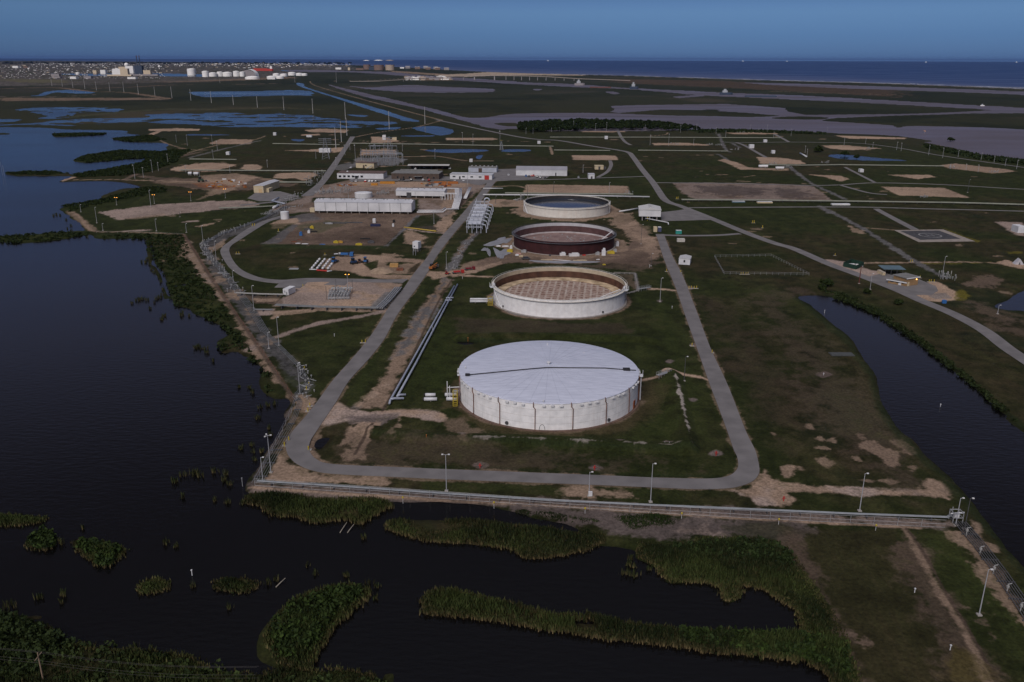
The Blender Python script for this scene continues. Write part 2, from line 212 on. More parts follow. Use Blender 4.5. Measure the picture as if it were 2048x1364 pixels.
GROUND_PAINT = r'''
L_ = [(190,427),(300,412),(420,404),(490,402),(520,408),(515,415),(400,425),(280,437),(240,441),(215,432)]
paint(PINK, L_, 1, 2); paint(TAN, [(235,440),(330,428),(330,433),(270,440)],1,1,.5)
paint(TAN, [(380,330),(430,326),(470,331),(450,338),(430,344),(350,343),(345,338)],1,2,sm=True); paint(TAN,[(413,289),(440,279),(508,280),(500,289)],1,1.5); paint(TAN,[(300,259),(355,257),(400,259),(395,262),(330,263),(300,262)],1,2); paint(TAN,[(290,272),(320,260),(326,262),(300,274)],1,.6)
paint(TAN,[(480,339),(490,330),(515,330),(526,334),(520,340),(500,342)],1,1.5); paint(TAN,[(548,355),(560,348),(620,346),(635,350),(610,362),(590,358),(555,358)],1,1.5,sm=True)
paint(BROWN,[(270,352),(380,358),(480,352),(560,362),(600,372),(500,382),(400,380),(330,372)],2,3,.8,alt=TAN*.7); paint(TAN,[(400,352),(470,348),(520,355),(500,362),(470,380),(420,395),(400,400),(430,380)],2,2,.6)
paint(BROWN*np.array([1.5,.9,.6]),[(385,368),(430,366),(470,375),(440,380),(400,376)],1,2,.7); paint(TAN,[(610,261),(640,258),(700,260),(690,266),(620,265)],1,1); paint(TAN,[(600,270),(640,268),(640,271),(605,272)],1,1)
paint(TAN,[(570,302),(620,300),(650,298),(690,295),(690,302),(670,306),(610,303)],1,1.5); paint(TAN,[(385,455),(430,446),(440,444),(420,451),(400,456)],.6,1,.9); paint(PINK,[(360,445),(395,442),(400,445),(365,447)],.5,.6)
strip(TAN,[(300,327),(340,318),(400,300),(450,288),(505,281),(530,273)],3,op=.6); strip(BROWN,[(250,360),(280,346),(320,330),(370,312),(400,305)],5,1,1,.9); strip(TAN,[(150,361),(220,360),(290,362),(400,364),(480,362)],2.5,op=.9)
strip(GREY,[(380,316),(430,303),(480,291),(520,282)],5,1,1,.7); strip(TAN*.7,[(300,272),(340,290),(380,300),(420,301)],2.5,op=.8)
paint(TAN,[(119,358),(150,352),(150,357),(125,364)],1,1)
# processing area
paint(PINK*.85,[(600,397),(640,374),(700,362),(780,365),(960,362),(975,372),(940,395),(905,430),(880,440),(840,430),(835,400),(628,396),(628,425),(600,425),(560,432),(540,420)],1.5,2,.95,alt=BROWN*1.2)
paint(TAN,[(700,366),(780,364),(950,368),(930,375),(720,376)],1.5,2,.9); paint(TAN,[(900,380),(930,378),(900,425),(880,428)],1.5,2,.7)
paint(BROWN,[(592,432),(628,424),(836,427),(840,432),(772,494),(521,490),(560,468),(590,447)],1,1.2,1,tex=.3,alt=BROWN*1.25); paint(GREY*.75,[(521,490),(590,447),(600,447),(560,488)],.6,1,.9); paint(GREY*.8,[(540,440),(628,426),(640,440),(600,446)],1,2,.8)
paint(DARKG*1.5,[(521,489),(772,493),(770,499),(640,500),(540,497)],.8,.8,.6); paint(GREY*.9,[(834,432),(842,432),(776,494),(768,494)],.6,.6,1)
paint(DARKG*2.2,[(600,452),(660,444),(690,447),(640,466),(600,462)],1.5,3,.5); paint(BROWN*.6,[(700,475),(765,472),(760,486),(700,484)],1,3,.6)
paint(MUD,[(838,440),(880,436),(890,444),(870,460),(850,462),(830,455)],1,2,.4); paint(GRASS*.8,[(822,455),(838,434),(868,430),(885,437),(870,452)],1,2,.9)
paint(TAN,[(808,465),(835,466),(850,475),(840,488),(805,490)],1.5,2.5,.9,sm=True); paint(TAN,[(880,440),(905,425),(915,428),(890,465),(870,468)],1,2,.9); strip(PINK,[(810,458),(850,465),(895,468)],3)
paint(TAN,[(560,440),(592,438),(598,450),(560,452),(540,450)],1,1.5,.9); paint(TAN,[(545,452),(570,452),(565,458),(550,458)],.8,1.5,.7)
paint(GRASS,[(490,465),(540,450),(590,448),(520,489),(470,500)],1,1,.7)
# contractor yard
paint(TAN,[(655,520),(700,511),(760,513),(850,521),(852,532),(820,527),(740,526),(725,530),(745,540),(770,550),(830,552),(820,561),(770,561),(720,553),(700,545),(660,542),(645,538)],1,1,1,tex=.2); paint(BROWN*1.2,[(655,520),(700,512),(712,530),(700,545),(660,542)],1,1,.55)
paint(TAN*.9,[(752,528),(772,523),(780,532),(820,528),(838,528),(845,540),(820,550),(770,548),(752,542)],1,1.5,.85,sm=True); paint(GRASS,[(728,530),(756,522),(755,545),(740,542)],.6,.6,.9); paint(GRASS2,[(820,536),(842,525),(840,545),(815,549)],.8,1,.9)
paint(TAN,[(765,509),(790,508),(805,515),(780,517)],.8,2,.7)
paint(PINK,[(600,566),(660,561),(736,561),(806,569),(800,582),(778,588),(758,600),(738,618),(640,617),(548,614),(565,597),(588,584)],1,1,1,tex=.15,alt=TAN*1.05); paint(TAN,[(740,565),(806,570),(800,582),(755,578)],1,1.5,.9)
paint(BROWN,[(490,594),(566,592),(560,610),(505,612)],.8,2,.8,alt=MUD); paint(TAN,[(508,600),(555,600),(550,606),(510,607)],.6,1.5,.8); paint(PINK,[(512,622),(548,621),(548,632),(515,634)],.6,.8); paint(TAN,[(545,625),(640,618),(760,622),(765,626),(640,624),(560,632),(545,640)],.8,1,.9)
paint(GREY*1.1,[(742,618),(772,586),(806,582),(795,592),(768,622)],.8,1.2,.95,tex=.4)
strip(PINK*.8,[(768,624),(735,632),(690,640),(640,649),(590,664),(540,680)],3.6,.8,1)
# perimeter dike, left shore
paint(TAN*.75,[(360,468),(375,475),(395,510),(425,560),(460,610),(490,650),(520,690),(550,735),(575,775),(592,800),(580,815),(560,780),(530,745),(500,705),(480,665),(455,625),(425,580),(395,545),(380,525),(372,500)],1,2,.95,alt=PINK*.75)
strip(BROWN*.8,[(368,470),(392,508),(424,560),(470,628),(520,700),(560,760),(590,805)],2.0,.5,.3,.9); paint(GREY*.62,[(405,485),(430,480),(425,505),(450,545),(480,585),(505,620),(540,665),(570,700),(600,735),(630,768),(612,790),(602,800),(585,775),(550,730),(510,680),(490,645),(455,595),(430,560),(408,520)],1,2,.9,tex=.5,alt=TAN*.75,cov=None)
paint(GREY*.65,[(400,488),(440,470),(490,452),(530,436),(560,420),(575,412),(580,416),(560,430),(530,446),(495,462),(450,482),(430,500),(410,505)],1,1.5,.9,tex=.5); paint(TAN,[(415,500),(430,490),(450,480),(445,495),(425,508)],.6,1.5,.6)
paint(GRASS*.9,[(555,735),(580,745),(600,765),(590,790),(570,770)],1,3,.75); paint(TAN*.95,[(600,790),(640,800),(636,812),(600,850),(575,880),(572,905),(580,925),(620,948),(700,955),(750,960),(740,972),(640,966),(540,972),(530,960),(550,920),(570,870),(580,830)],1,1.5,.9,alt=GRASS2*1.6)
paint(MUD*1.4,[(578,815),(590,805),(560,870),(525,950),(500,985),(495,970),(520,930),(555,868)],.6,1,.8); paint(TAN*.8,[(365,470),(380,500),(370,520),(352,515),(352,510),(365,500)],.8,1.5,.6)
strip(TAN*.8,[(145,425),(160,435),(185,463),(240,465),(300,467),(366,471)],2.6,.7,.5,.9); strip(TAN*.8,[(140,424),(190,464)],6,.9,1,.6); strip(PINK,[(250,464),(300,461)],4)
# lawn between the diagonals
paint(TAN*.8,[(700,820),(738,800),(762,760),(790,705),(818,655),(845,610),(866,580),(888,556),(903,562),(884,600),(864,640),(838,690),(804,750),(782,800),(770,820)],1.2,1.6,.95,alt=GREY*.9); paint(TAN,[(715,815),(760,790),(770,770),(755,770),(730,800)],1,2,.8); paint(GREY*.75,[(800,700),(830,650),(860,600),(885,565),(893,568),(865,610),(835,660),(812,700)],1,1.5,.9,tex=.4)
strip(GREY*.7,[(900,545),(925,500),(940,480),(955,465)],4.2,.8,.8,.95); paint(TAN*.8,[(896,545),(908,540),(935,490),(950,470),(940,468),(915,500)],.8,1.5,.6,alt=GREY)
paint(TAN*1.0,[(640,835),(655,820),(678,808),(700,822),(740,828),(790,822),(840,822),(890,830),(896,840),(880,848),(840,840),(790,834),(740,838),(700,842),(660,850),(640,852)],.8,.8,1,tex=.12,alt=PINK); paint(MUD*1.6,[(705,838),(785,832),(795,838),(760,852),(712,848)],.8,1.5,.85,tex=.5)
paint(TAN*.85,[(700,905),(720,890),(705,878),(685,892),(708,860),(725,850),(755,850),(740,880),(722,920),(700,922),(690,915)],.7,1.5,.9); strip(BROWN*.5,[(745,850),(725,885),(710,912)],.9,.3,.1,.9)
strip(BROWN*.55,[(905,560),(880,600),(850,660),(820,725),(790,780),(765,825)],.9,.3,.1,.9); strip(TAN,[(800,838),(793,858),(783,875)],1,.5,1,.6)
paint(TAN*.7,[(625,878),(640,874),(636,884),(626,900),(640,920),(655,930),(640,928),(622,912),(616,896)],.5,.6,.8)
LG = np.array([.026,.036,.009])
paint(LG,[(1285,600),(1335,600),(1372,680),(1400,760),(1425,900),(1385,905),(1345,800),(1320,700)],4,6,.6); paint(LG,[(1300,790),(1345,770),(1352,885),(1255,885),(1240,880),(1290,850)],3,5,.65); paint(LG,[(820,740),(880,640),(915,690),(905,770),(860,790)],4,6,.6); paint(LG,[(920,655),(1280,662),(1280,676),(920,672)],1.5,2,.7); paint(LG,[(600,690),(700,650),(740,660),(660,760),(630,800),(600,760)],5,8,.45); paint(LG,[(690,800),(770,650),(790,660),(730,790),(700,815)],2,3,.6); paint(DARKG,[(915,681),(1290,687),(1290,692),(1180,690),(915,687)],.8,1,.7); strip(DARKG,[(745,873),(1000,888),(1250,901),(1390,907)],2.5,.8,.6,.6); strip(DARKG,[(640,930),(760,936),(1000,943),(1300,955),(1440,958)],2,.8,.6,.6)
paint(LG,[(1440,560),(1600,600),(1700,760),(1740,840),(1700,860),(1600,700),(1480,600)],8,10,.5); paint(LG,[(1830,1070),(1900,1075),(2040,1250),(2040,1330),(1920,1180)],3,5,.5); paint(LG,[(1600,1070),(1760,1070),(1800,1180),(1700,1250)],4,6,.4)
for k in range(7): strip(GRASS2*1.5,[(1640+k*9,640+k*6),(1700+k*8,760),(1790+k*8,890),(1880+k*3,965)],.7,.4,.5,.35)
for k in range(9): strip(GRASS2*1.35,[(1620+k*24,1075+k*3),(1690+k*26,1200),(1760+k*28,1364)],.6,.4,.6,.35)
# tank surrounds
def pad(x, y, rad, c, w, op=.9, am=1.2):
    c0 = TANKC[(x, y)]; t = np.linspace(0, 2 * np.pi, 40, endpoint=False); rr = rad + w
    P = np.stack([c0[0] + rr * np.cos(t), c0[1] + rr * np.sin(t)], 1); i = subset(P, 8); s = sdf(P, X[i], Y[i]); q = sst(s + n_fin[i] * am, -.8, .8) * op
    cc = np.tile(c, (len(i), 1)) * (1 + .25 * n_fin[i] + .15 * n_gr[i])[:, None]; C[i] = C[i] * (1 - q[:, None]) + cc * q[:, None]
pad(1095,865,30.3,GRASS2*1.6,5,.8,3); pad(1095,865,30.3,TAN*.55,1.6); pad(1117,638.7,31.1,TAN*.6,3.2); pad(1117,638.7,31.1,GREY,1.5)
paint(GRASS2*1.5,[(900,835),(960,862),(1000,870),(1100,880),(1250,870),(1320,830),(1340,780),(1290,760),(1260,840),(1150,870),(960,850)],1.5,2,.6); paint(TAN*.5,[(890,845),(925,840),(965,872),(930,880),(900,868)],1.2,2,.7)
paint(BROWN*1.3,[(960,520),(1025,505),(1060,512),(1240,505),(1262,480),(1245,455),(1270,440),(1300,470),(1315,500),(1300,535),(1240,530),(1100,528),(1020,528),(950,545),(905,556),(900,548)],1,2,.95,alt=TAN*.7)
pad(1127,513,31,TAN*.75,9,.9,4); pad(1133,438,32.2,TAN*.8,9,.9,5); paint(TAN*1.0,[(940,405),(1000,400),(1050,402),(1048,415),(1000,415),(940,412)],1.2,2,.9); paint(TAN*.8,[(1220,430),(1262,428),(1275,445),(1250,460),(1225,452)],1,3,.8)
paint(TAN,[(860,545),(900,546),(940,540),(1000,525),(1010,530),(950,548),(900,553),(870,560),(850,552)],.8,1,.9); strip(TAN,[(900,552),(985,556)],2); paint(BROWN*.8,[(1240,520),(1300,500),(1318,490),(1318,530),(1270,545),(1150,535)],2,4,.7)
paint(TAN*1.05,[(1262,440),(1300,455),(1318,490),(1310,520),(1290,500),(1270,470)],1,4,.35)
strip(TAN,[(1262,483),(1285,480),(1312,476)],2,.6,.6); strip(TAN*1.2,[(1300,580),(1330,581),(1352,584)],2,.5,.8); strip(TAN*1.2,[(1330,748),(1345,746),(1370,752),(1400,758),(1417,762)],2,.6,.8); strip(TAN*.9,[(1276,766),(1300,760),(1332,752)],1.6,.5,.3)
strip(GREY*1.3,[(1225,548),(1270,549),(1276,583),(1248,590)],1.6,.4,.2,sm=False); paint(BROWN*1.2,[(1235,550),(1268,551),(1270,580),(1255,565)],.8,2,.5)
strip(PALE,[(1350,757),(1358,790),(1367,830),(1377,870),(1384,895)],.9,.3,.8,.8); strip(PALE*.8,[(950,884),(1100,889),(1250,896),(1384,903)],.8,.3,1,.55); strip(GREY*1.2,[(843,652),(836,680)],1,.4,.6,.6)
for x,y,r in [(960,934,14),(1190,938,16),(1433,910,16),(1240,888,14),(1333,890,16),(1567,1000,18),(925,876,8),(1385,802,9),(1388,692,9),(1320,604,8),(1647,752,16),(1378,578,10),(1338,725,10)]:
    paint(MUD*2.0,[(x-r,y),(x,y-r*.4),(x+r,y),(x,y+r*.45)],.5,.5,.9,sm=True)
# bottom strip and the gravel along the fence
paint(PINK*.62,[(500,985),(520,970),(620,972),(800,985),(1000,997),(1200,1005),(1500,1022),(1700,1035),(1900,1045),(1920,1060),(1850,1062),(1700,1052),(1500,1042),(1300,1032),(1100,1020),(900,1010),(700,1000),(560,992)],.8,1,.95,tex=.35,alt=MUD*1.5)
strip(TAN*.95,[(500,977),(700,992),(950,1006),(1200,1022),(1500,1042),(1700,1052),(1840,1060)],1.2,.4,.3,.9)
paint(TAN*.85,[(1130,985),(1180,979),(1260,984),(1270,1000),(1150,998)],1,2,.8); paint(GRASS,[(850,970),(1100,975),(1120,990),(850,985)],1,1.5,.8); paint(TAN*.95,[(540,963),(600,958),(760,962),(770,971),(600,970)],.8,1.5,.7)
paint(TAN*.95,[(1470,985),(1500,975),(1518,960),(1520,935),(1535,940),(1545,958),(1560,968),(1640,975),(1760,983),(1830,985),(1850,965),(1845,952),(1870,958),(1890,975),(1905,1008),(1880,1000),(1840,992),(1780,995),(1640,990),(1580,990),(1600,1005),(1580,1018),(1520,1012)],.8,1.2,.95,tex=.2,alt=PINK)
paint(TAN*.85,[(1550,940),(1565,935),(1585,935),(1592,950),(1575,958),(1555,952)],.6,1.2,.95,sm=True); paint(TAN*.9,[(1724,890),(1740,886),(1765,900),(1790,912),(1800,930),(1780,935),(1750,910),(1730,900)],.6,1.5,.95,sm=True)
for x,y,a,b in [(1665,884,12,6),(1645,900,14,3),(1648,925,10,8),(1722,877,5,5),(1545,870,9,5),(1800,890,12,5),(1736,965,18,4),(1775,966,20,4),(1620,856,6,5),(1818,905,10,8),(1825,940,12,6),(1640,880,5,3),(1715,920,8,5),(1600,940,5,3)]:
    paint(TAN*.75,[(x-a,y-b*.4),(x,y-b),(x+a,y+b*.5),(x,y+b)],.5,1.0,.7,sm=True)
paint(MUD*1.5,[(1000,1012),(1200,1026),(1500,1046),(1640,1056),(1640,1075),(1560,1078),(1450,1075),(1350,1092),(1290,1085),(1200,1062),(1130,1048),(1060,1032)],1,2,.9,alt=MUD); paint(PINK*.6,[(1330,1060),(1380,1048),(1430,1052),(1440,1070),(1400,1085),(1340,1078)],.8,2.5,.8); paint(GRASS*.7,[(1440,1050),(1560,1055),(1570,1080),(1470,1075)],1.5,3,.6)
paint(GRASS2*1.0,[(1567,1060),(1790,1062),(1880,1250),(2000,1364),(1720,1400),(1680,1270),(1600,1130)],1,1,.6)
paint(BROWN*.65,[(1570,1090),(1590,1080),(1640,1150),(1690,1250),(1720,1364),(1700,1364),(1660,1240),(1600,1140)],1.5,2.5,.8); paint(BROWN*.7,[(1790,1090),(1820,1070),(1850,1110),(1950,1260),(2000,1364),(1900,1364),(1850,1270),(1800,1180)],2,3,.75)
strip(TAN*.6,[(1808,1062),(1840,1110),(1880,1190),(1930,1270),(1975,1364),(2000,1420)],2.0,.6,.7,.9); strip(BROWN*.55,[(1812,1060),(1848,1112),(1892,1192),(1940,1270),(1990,1364),(2015,1420)],.8,.3,.2,.9)
paint(TAN*.7,[(1930,1060),(1950,1095),(1985,1130),(2020,1190),(2060,1250),(2048,1262),(2000,1210),(1960,1150),(1930,1100),(1905,1070)],.8,2,.85); paint(TAN*.7,[(1940,1045),(1960,1050),(1962,1080),(1945,1070)],.5,1,.8); paint(TAN*.7,[(1970,1092),(1990,1095),(1995,1110),(1980,1110)],.5,1,.8)
paint(BROWN*1.2,[(1710,1280),(1740,1270),(1755,1300),(1730,1300)],.6,2,.7); paint(YEL*.5,[(1890,1290),(1930,1300),(1990,1364),(1900,1364)],1.5,2,.6); paint(BROWN*1.1,[(1930,1220),(1975,1210),(2010,1260),(2000,1310),(1960,1290)],1,3,.6)
paint(BROWN*.5,[(1640,590),(1600,580),(1560,600),(1640,680),(1700,760),(1760,860),(1840,960),(1880,985),(1820,980),(1700,880),(1600,760),(1560,680),(1500,600)],6,8,.55)
paint(DARKG,[(1838,900),(1800,858),(1766,809),(1756,774),(1749,747),(1724,715),(1699,675),(1655,640),(1597,590),(1590,600),(1650,655),(1690,690),(1712,722),(1738,755),(1748,790),(1758,820),(1785,865),(1830,915),(1900,985),(1940,1030),(2048,1150),(2048,1132),(1959,1022),(1906,962)],1.2,1.2,.7); paint(DARKG*.8,[(1640,586),(1700,600),(1760,628),(1840,680),(1930,750),(2010,820),(2060,860),(2060,880),(2011,835),(1924,760),(1834,690),(1773,648),(1722,622),(1660,600)],1,1.5,.8)
paint(BROWN*.55,[(700,880),(1000,900),(1350,915),(1400,940),(1200,945),(900,935),(700,925)],3,5,.5); paint(BROWN*.45,[(915,640),(1250,650),(1280,675),(1000,670),(915,672)],2,3,.6); paint(BROWN*.4,[(1400,600),(1500,640),(1560,720),(1600,850),(1520,900),(1460,750)],8,10,.35)
# east side: gatehouse, pads
paint(PINK,[(1650,520),(1690,525),(1760,548),(1750,558),(1720,552),(1680,538),(1655,530)],.7,.6,.9); paint(PINK,[(1706,542),(1755,543),(1775,552),(1760,557),(1735,556)],.6,.6,.9); paint(TAN,[(1838,575),(1870,565),(1890,575),(1912,588),(1905,602),(1862,605),(1834,595)],.7,.8,.95,sm=True); paint(GREY,[(1850,590),(1890,588),(1900,598),(1870,600)],.6,1,.7); paint(PINK,[(1830,570),(1860,575),(1866,588),(1850,585),(1812,572)],.6,.8,.9)
strip(TAN*.9,[(1720,528),(1830,527),(1920,526),(1990,528),(2048,534)],2,.5,.5); paint(TAN,[(1985,527),(2010,522),(2048,532),(2048,540),(2010,532)],.7,1); strip(YEL,[(1835,529),(1920,529),(2000,525)],1.2,.5,1,.7); paint(YEL,[(1912,590),(1925,583),(1932,595),(1918,602)],1,1.5,.8,sm=True); paint(YEL,[(2015,506),(2040,505),(2045,509),(2020,510)],1,1.5,.7); paint(YEL*1.2,[(1886,458),(1925,472),(1960,484),(1955,486),(1920,476)],.8,.8,.7)
paint(BROWN*1.1,[(1927,568),(1985,555),(2005,562),(1985,575),(1940,574)],1,3,.7); paint(BROWN*.8,[(1950,610),(2030,640),(2048,670),(2000,660)],4,5,.6); paint(PINK*.9,[(1988,445),(2048,446),(2048,475),(2030,470),(2005,455)],1,1,.9)
for pts in [[(1652,420),(1722,457),(1784,496),(1829,525),(1882,553)],[(1435,309),(1448,316),(1461,326),(1475,334)],[(1575,331),(1615,363),(1640,376),(1690,400)],[(1638,413),(1660,428)],[(1463,287),(1480,296)],[(1437,268),(1450,297),(1460,305)]]: strip(GREY*.85,pts,4,.7,1,.9,tex=.45)
paint(TAN,[(1695,452),(1725,462),(1735,470),(1700,466)],.6,1.5,.7); strip(TAN*.9,[(1735,458),(1790,462)],1.6,.5,.8,.7)
Q = [(1345,367),(1400,366),(1540,368),(1625,373),(1665,402),(1600,404),(1400,402),(1370,392)]
paint(PINK*.75,Q,1,1.5,.95,tex=.3,alt=BROWN*.9); paint(MUD*.95,[(1395,373),(1450,372),(1600,378),(1625,395),(1600,398),(1560,394),(1450,392),(1400,384)],1.5,9,.75,tex=.3); paint(PINK*.8,[(1530,371),(1548,371),(1556,400),(1520,392)],1,3,.6)
for P in [[(1433,321),(1450,319),(1470,325),(1500,336),(1575,338),(1575,342),(1480,340),(1460,330)],[(1513,315),(1560,316),(1600,322),(1612,329),(1560,329),(1522,328)],[(1303,287),(1360,286),(1420,290),(1415,292),(1310,291)],[(1450,266),(1470,263),(1548,264),(1557,269),(1470,269)],[(1617,350),(1680,352),(1697,359),(1680,364),(1650,355)],[(1643,292),(1690,291),(1765,298),(1700,301),(1660,298)],[(1668,272),(1690,272),(1812,276),(1810,279),(1700,278)],[(1876,332),(1910,328),(2010,339),(2035,344),(1985,348),(1900,338)],[(1763,375),(1890,377),(1940,397),(1890,395),(1800,392)],[(1770,350),(1860,351),(1870,355),(1835,359)],[(1144,311),(1232,312),(1235,321),(1145,321)],[(1160,262),(1250,262),(1250,265),(1165,265)],[(1052,370),(1255,373),(1262,388),(1048,387),(1050,375)],[(892,277),(985,276),(998,279),(985,281),(895,281)],[(743,274),(770,275),(800,283),(760,287),(742,286)],[(724,300),(792,300),(794,311),(720,312)]]:
    paint(TAN*1.05,P,1,1.2,.95,tex=.15)
paint(GREY*1.1,[(715,316),(815,319),(790,332),(700,332)],1.2,1.5,.9,tex=.4); paint(GREY,[(660,335),(700,325),(715,333),(690,342),(655,340)],1,1,.7)
for pts,w in [([(845,313),(880,314),(930,322),(985,323)],3),([(700,277),(760,265),(830,255),(885,241)],2.6),([(620,163),(632,172),(700,192),(780,214),(860,235),(885,241)],4),([(620,163),(690,162),(750,160),(800,157),(830,155)],6),([(1300,273),(1330,270),(1335,266)],2.5),([(680,286),(850,286),(985,283),(1100,285)],1.2),([(1004,282),(1018,283)],2),([(1100,294),(1105,310)],3),([(720,282),(760,285),(850,287)],2),([(715,315),(850,314)],2),([(820,332),(760,334)],2),([(970,375),(1030,373),(1050,377)],3),([(1130,335),(1190,336)],1.5),([(1490,355),(1510,352)],2),([(1395,311),(1425,311)],2.5),([(1430,351),(1455,350)],2.5),([(1475,363),(1497,364)],4)]:
    strip(TAN*.9,pts,w,.7,.5,.85)
for x,y in [(960,410),(1010,407)]: paint(DARKG,[(x-12,y),(x,y-4),(x+14,y),(x,y+4)],1,1,.5)
for k in range(120):
    x = rng.uniform(300, 2048); y = 270 + (rng.random() ** 1.3) * 330; a = rng.uniform(2, 9); paint(TAN*.8,[(x-a,y),(x,y-a*.13),(x+a,y),(x,y+a*.15)],.5,1.6,.55,sm=True)
# far flats and the town
paint(TAN*.5,[(0,196),(320,196),(337,200),(0,202.5)],6,8,.95); strip(TAN*.5,[(-40,179),(60,176),(120,176),(180,183),(250,185),(300,192),(335,198)],24,6,6,.95); strip(TAN*.5,[(190,177),(270,174),(350,170),(470,169),(560,167)],22,6,6,.9); paint(TAN*.55,[(280,164),(330,160),(460,156),(580,154),(600,156),(480,161),(340,165)],8,10,.9); strip(PINK*.5,[(-40,193),(100,194),(190,190)],14,5,6,.7)
strip(MARSH*1.9,[(140,235),(230,226),(330,219),(430,219),(520,217)],22,8,10,.8); strip(np.array([.075,.065,.035]),[(420,220),(500,217),(560,216),(640,220)],16,8,10,.7)
paint(URB*.8,[(-400,124),(120,123),(350,125.5),(560,128),(700,131),(720,140),(600,143),(560,155),(330,164),(200,170),(-400,178)],30,60,.9,tex=.6,alt=MARSH*1.2); paint(np.array([.11,.10,.055]),[(0,157),(120,160),(150,166),(60,166),(0,162)],20,30,.7)
paint(SAND,[(866,149.5),(930,147.5),(975,144.2),(1075,147.2),(1180,149),(1165,151.5),(1090,150.6),(1000,151),(930,154),(880,153)],8,20,.95,tex=.1); paint(TAN*.8,[(775,141),(840,145),(900,149),(860,150),(790,145)],10,15,.8); paint(TAN*.7,[(805,158),(830,154),(900,157),(905,161),(850,161)],10,20,.8)
paint(np.array([.085,.055,.04]),[(1230,158),(1450,162),(1600,172),(1800,180),(1800,195),(1500,178),(1240,166)],25,40,.6); strip(TAN*.6,[(1550,183),(1640,186),(1800,190)],22,10,20,.5); strip(SAND*.6,[(1190,150.5),(1450,158.6),(1740,166.8),(2048,179)],22,8,10,.8)
'''
TANKC = {}
for (x, y), r in {(1095, 865): 30.3, (1117, 638.7): 31.1, (1127, 513): 30.9, (1133, 438): 31.6}.items():
    p = G(x, y)[:2]; TANKC[(x, y)] = p + p / np.linalg.norm(p) * r
# ------------------------------------------------------------------ ground sheet: one polar height field reaching the horizon
ymin = 3.2
rows_px = np.concatenate([np.arange(ymin, 12, .3), np.arange(12, 60, .55), np.arange(60, 260, .85), np.arange(260, 1300, 1.35), np.arange(1300, 3200, 30)])[::-1]
dist = (CAM_H * FPX / math.cos(TH) / rows_px - CAM_H * math.sin(TH)) / math.cos(TH)
dist = dist[dist > 15]
NA = 1750; az = np.linspace(-R_(43), R_(43), NA)
D2, A2 = np.meshgrid(dist, az, indexing='ij'); NR = len(dist)
X = (D2 * np.sin(A2)).ravel(); Y = (D2 * np.cos(A2)).ravel(); DD = D2.ravel()

GRASS = np.array([.022, .028, .008]); GRASS2 = np.array([.033, .027, .013]); DARKG = np.array([.016, .024, .009]); MARSH = np.array([.030, .032, .018])
TAN = np.array([.30, .215, .155]); PINK = np.array([.29, .225, .19]); GREY = np.array([.13, .125, .125]); BROWN = np.array([.115, .082, .062]); MUD = np.array([.075, .06, .055])
URB = np.array([.13, .115, .11]); SAND = np.array([.36, .29, .22]); YEL = np.array([.10, .085, .012]); PALE = np.array([.34, .30, .27])
n_big = fbm(X, Y, 160, 5, 1); n_mid = fbm(X, Y, 28, 5, 9); n_fin = fbm(X, Y, 5, 4, 21); n_far = fbm(X, Y * .6, 900, 5, 33)
n_gr = fbm(X, Y, 1.6, 4, 41, .7) * .9
def lerp(a, b, t): t = t[:, None]; return a * (1 - t) + b * t
def sst(x, a, b): t = np.clip((x - a) / (b - a), 0, 1); return t * t * (3 - 2 * t)
C = lerp(GRASS, GRASS2, sst(n_big + .6 * n_mid + .25 * n_fin, -.45, .75))
# mown strips and dry threads in the lawn
st = fbm(X * .25 + Y * .02, Y * .03, 1.6, 3, 55)
C = lerp(C, np.array([.056, .062, .02]), .22 * sst(st + .3 * n_mid, .15, .9))
C = lerp(C, DARKG, .75 * sst(n_mid * .6 + n_big * .8 - .2 * n_fin, .35, 1.0))
C *= (.94 + .30 * n_fin + .26 * n_gr)[:, None]
C = lerp(C, MARSH * np.array([1, .95, .9]) * (1 + .0), sst(DD, 900, 1600) * .8)
C = lerp(C, np.array([.042, .036, .022]), sst(n_far, .1, .9) * sst(DD, 900, 1500))
C = lerp(C, np.array([.016, .02, .01]), sst(-n_far + .3 * n_big, .2, .8) * sst(DD, 900, 1500) * .7)

mf = fbm(X, Y, 420, 5, 61, .6); C = lerp(C, np.array([.013, .017, .009]), sst(mf + .4 * n_mid, .1, .9) * sst(DD, 800, 1400) * .85)
C = lerp(C, np.array([.062, .05, .03]), sst(-mf + .5 * n_big, .35, 1.1) * sst(DD, 900, 1500) * .7)
C = C * (1 - sst(DD, 1200, 3500)[:, None] * np.array([.08, -.04, -.35]))  # far land shifted bluer with distance, haze put into its colour
W = np.full(X.shape, -1e4)          # >0 water
def subset(P, mg):
    lo = P.min(0) - mg; hi = P.max(0) + mg
    return np.nonzero((X > lo[0]) & (X < hi[0]) & (Y > lo[1]) & (Y < hi[1]))[0]
def water(pts, amp=1.0, sign=1, sm=True, islets=0):
    P = GP(cat_rom(pts, 5) if sm else pts); i = subset(P, 60 + amp * 5); 
    s = sdf(P, X[i], Y[i]); a = amp
    nn = (n_mid[i] * .6 + n_fin[i] * .4) if amp < 6 else 1.8 * (n_big[i] * .7 + n_mid[i] * .6)
    s = s + nn * a
    if islets:
        q = fbm(X[i] * .7, Y[i], islets, 4, 77); s = np.minimum(s, (.33 - q) * islets * .6)
    if sign > 0: W[i] = np.maximum(W[i], s)
    else: W[i] = np.minimum(W[i], -s)
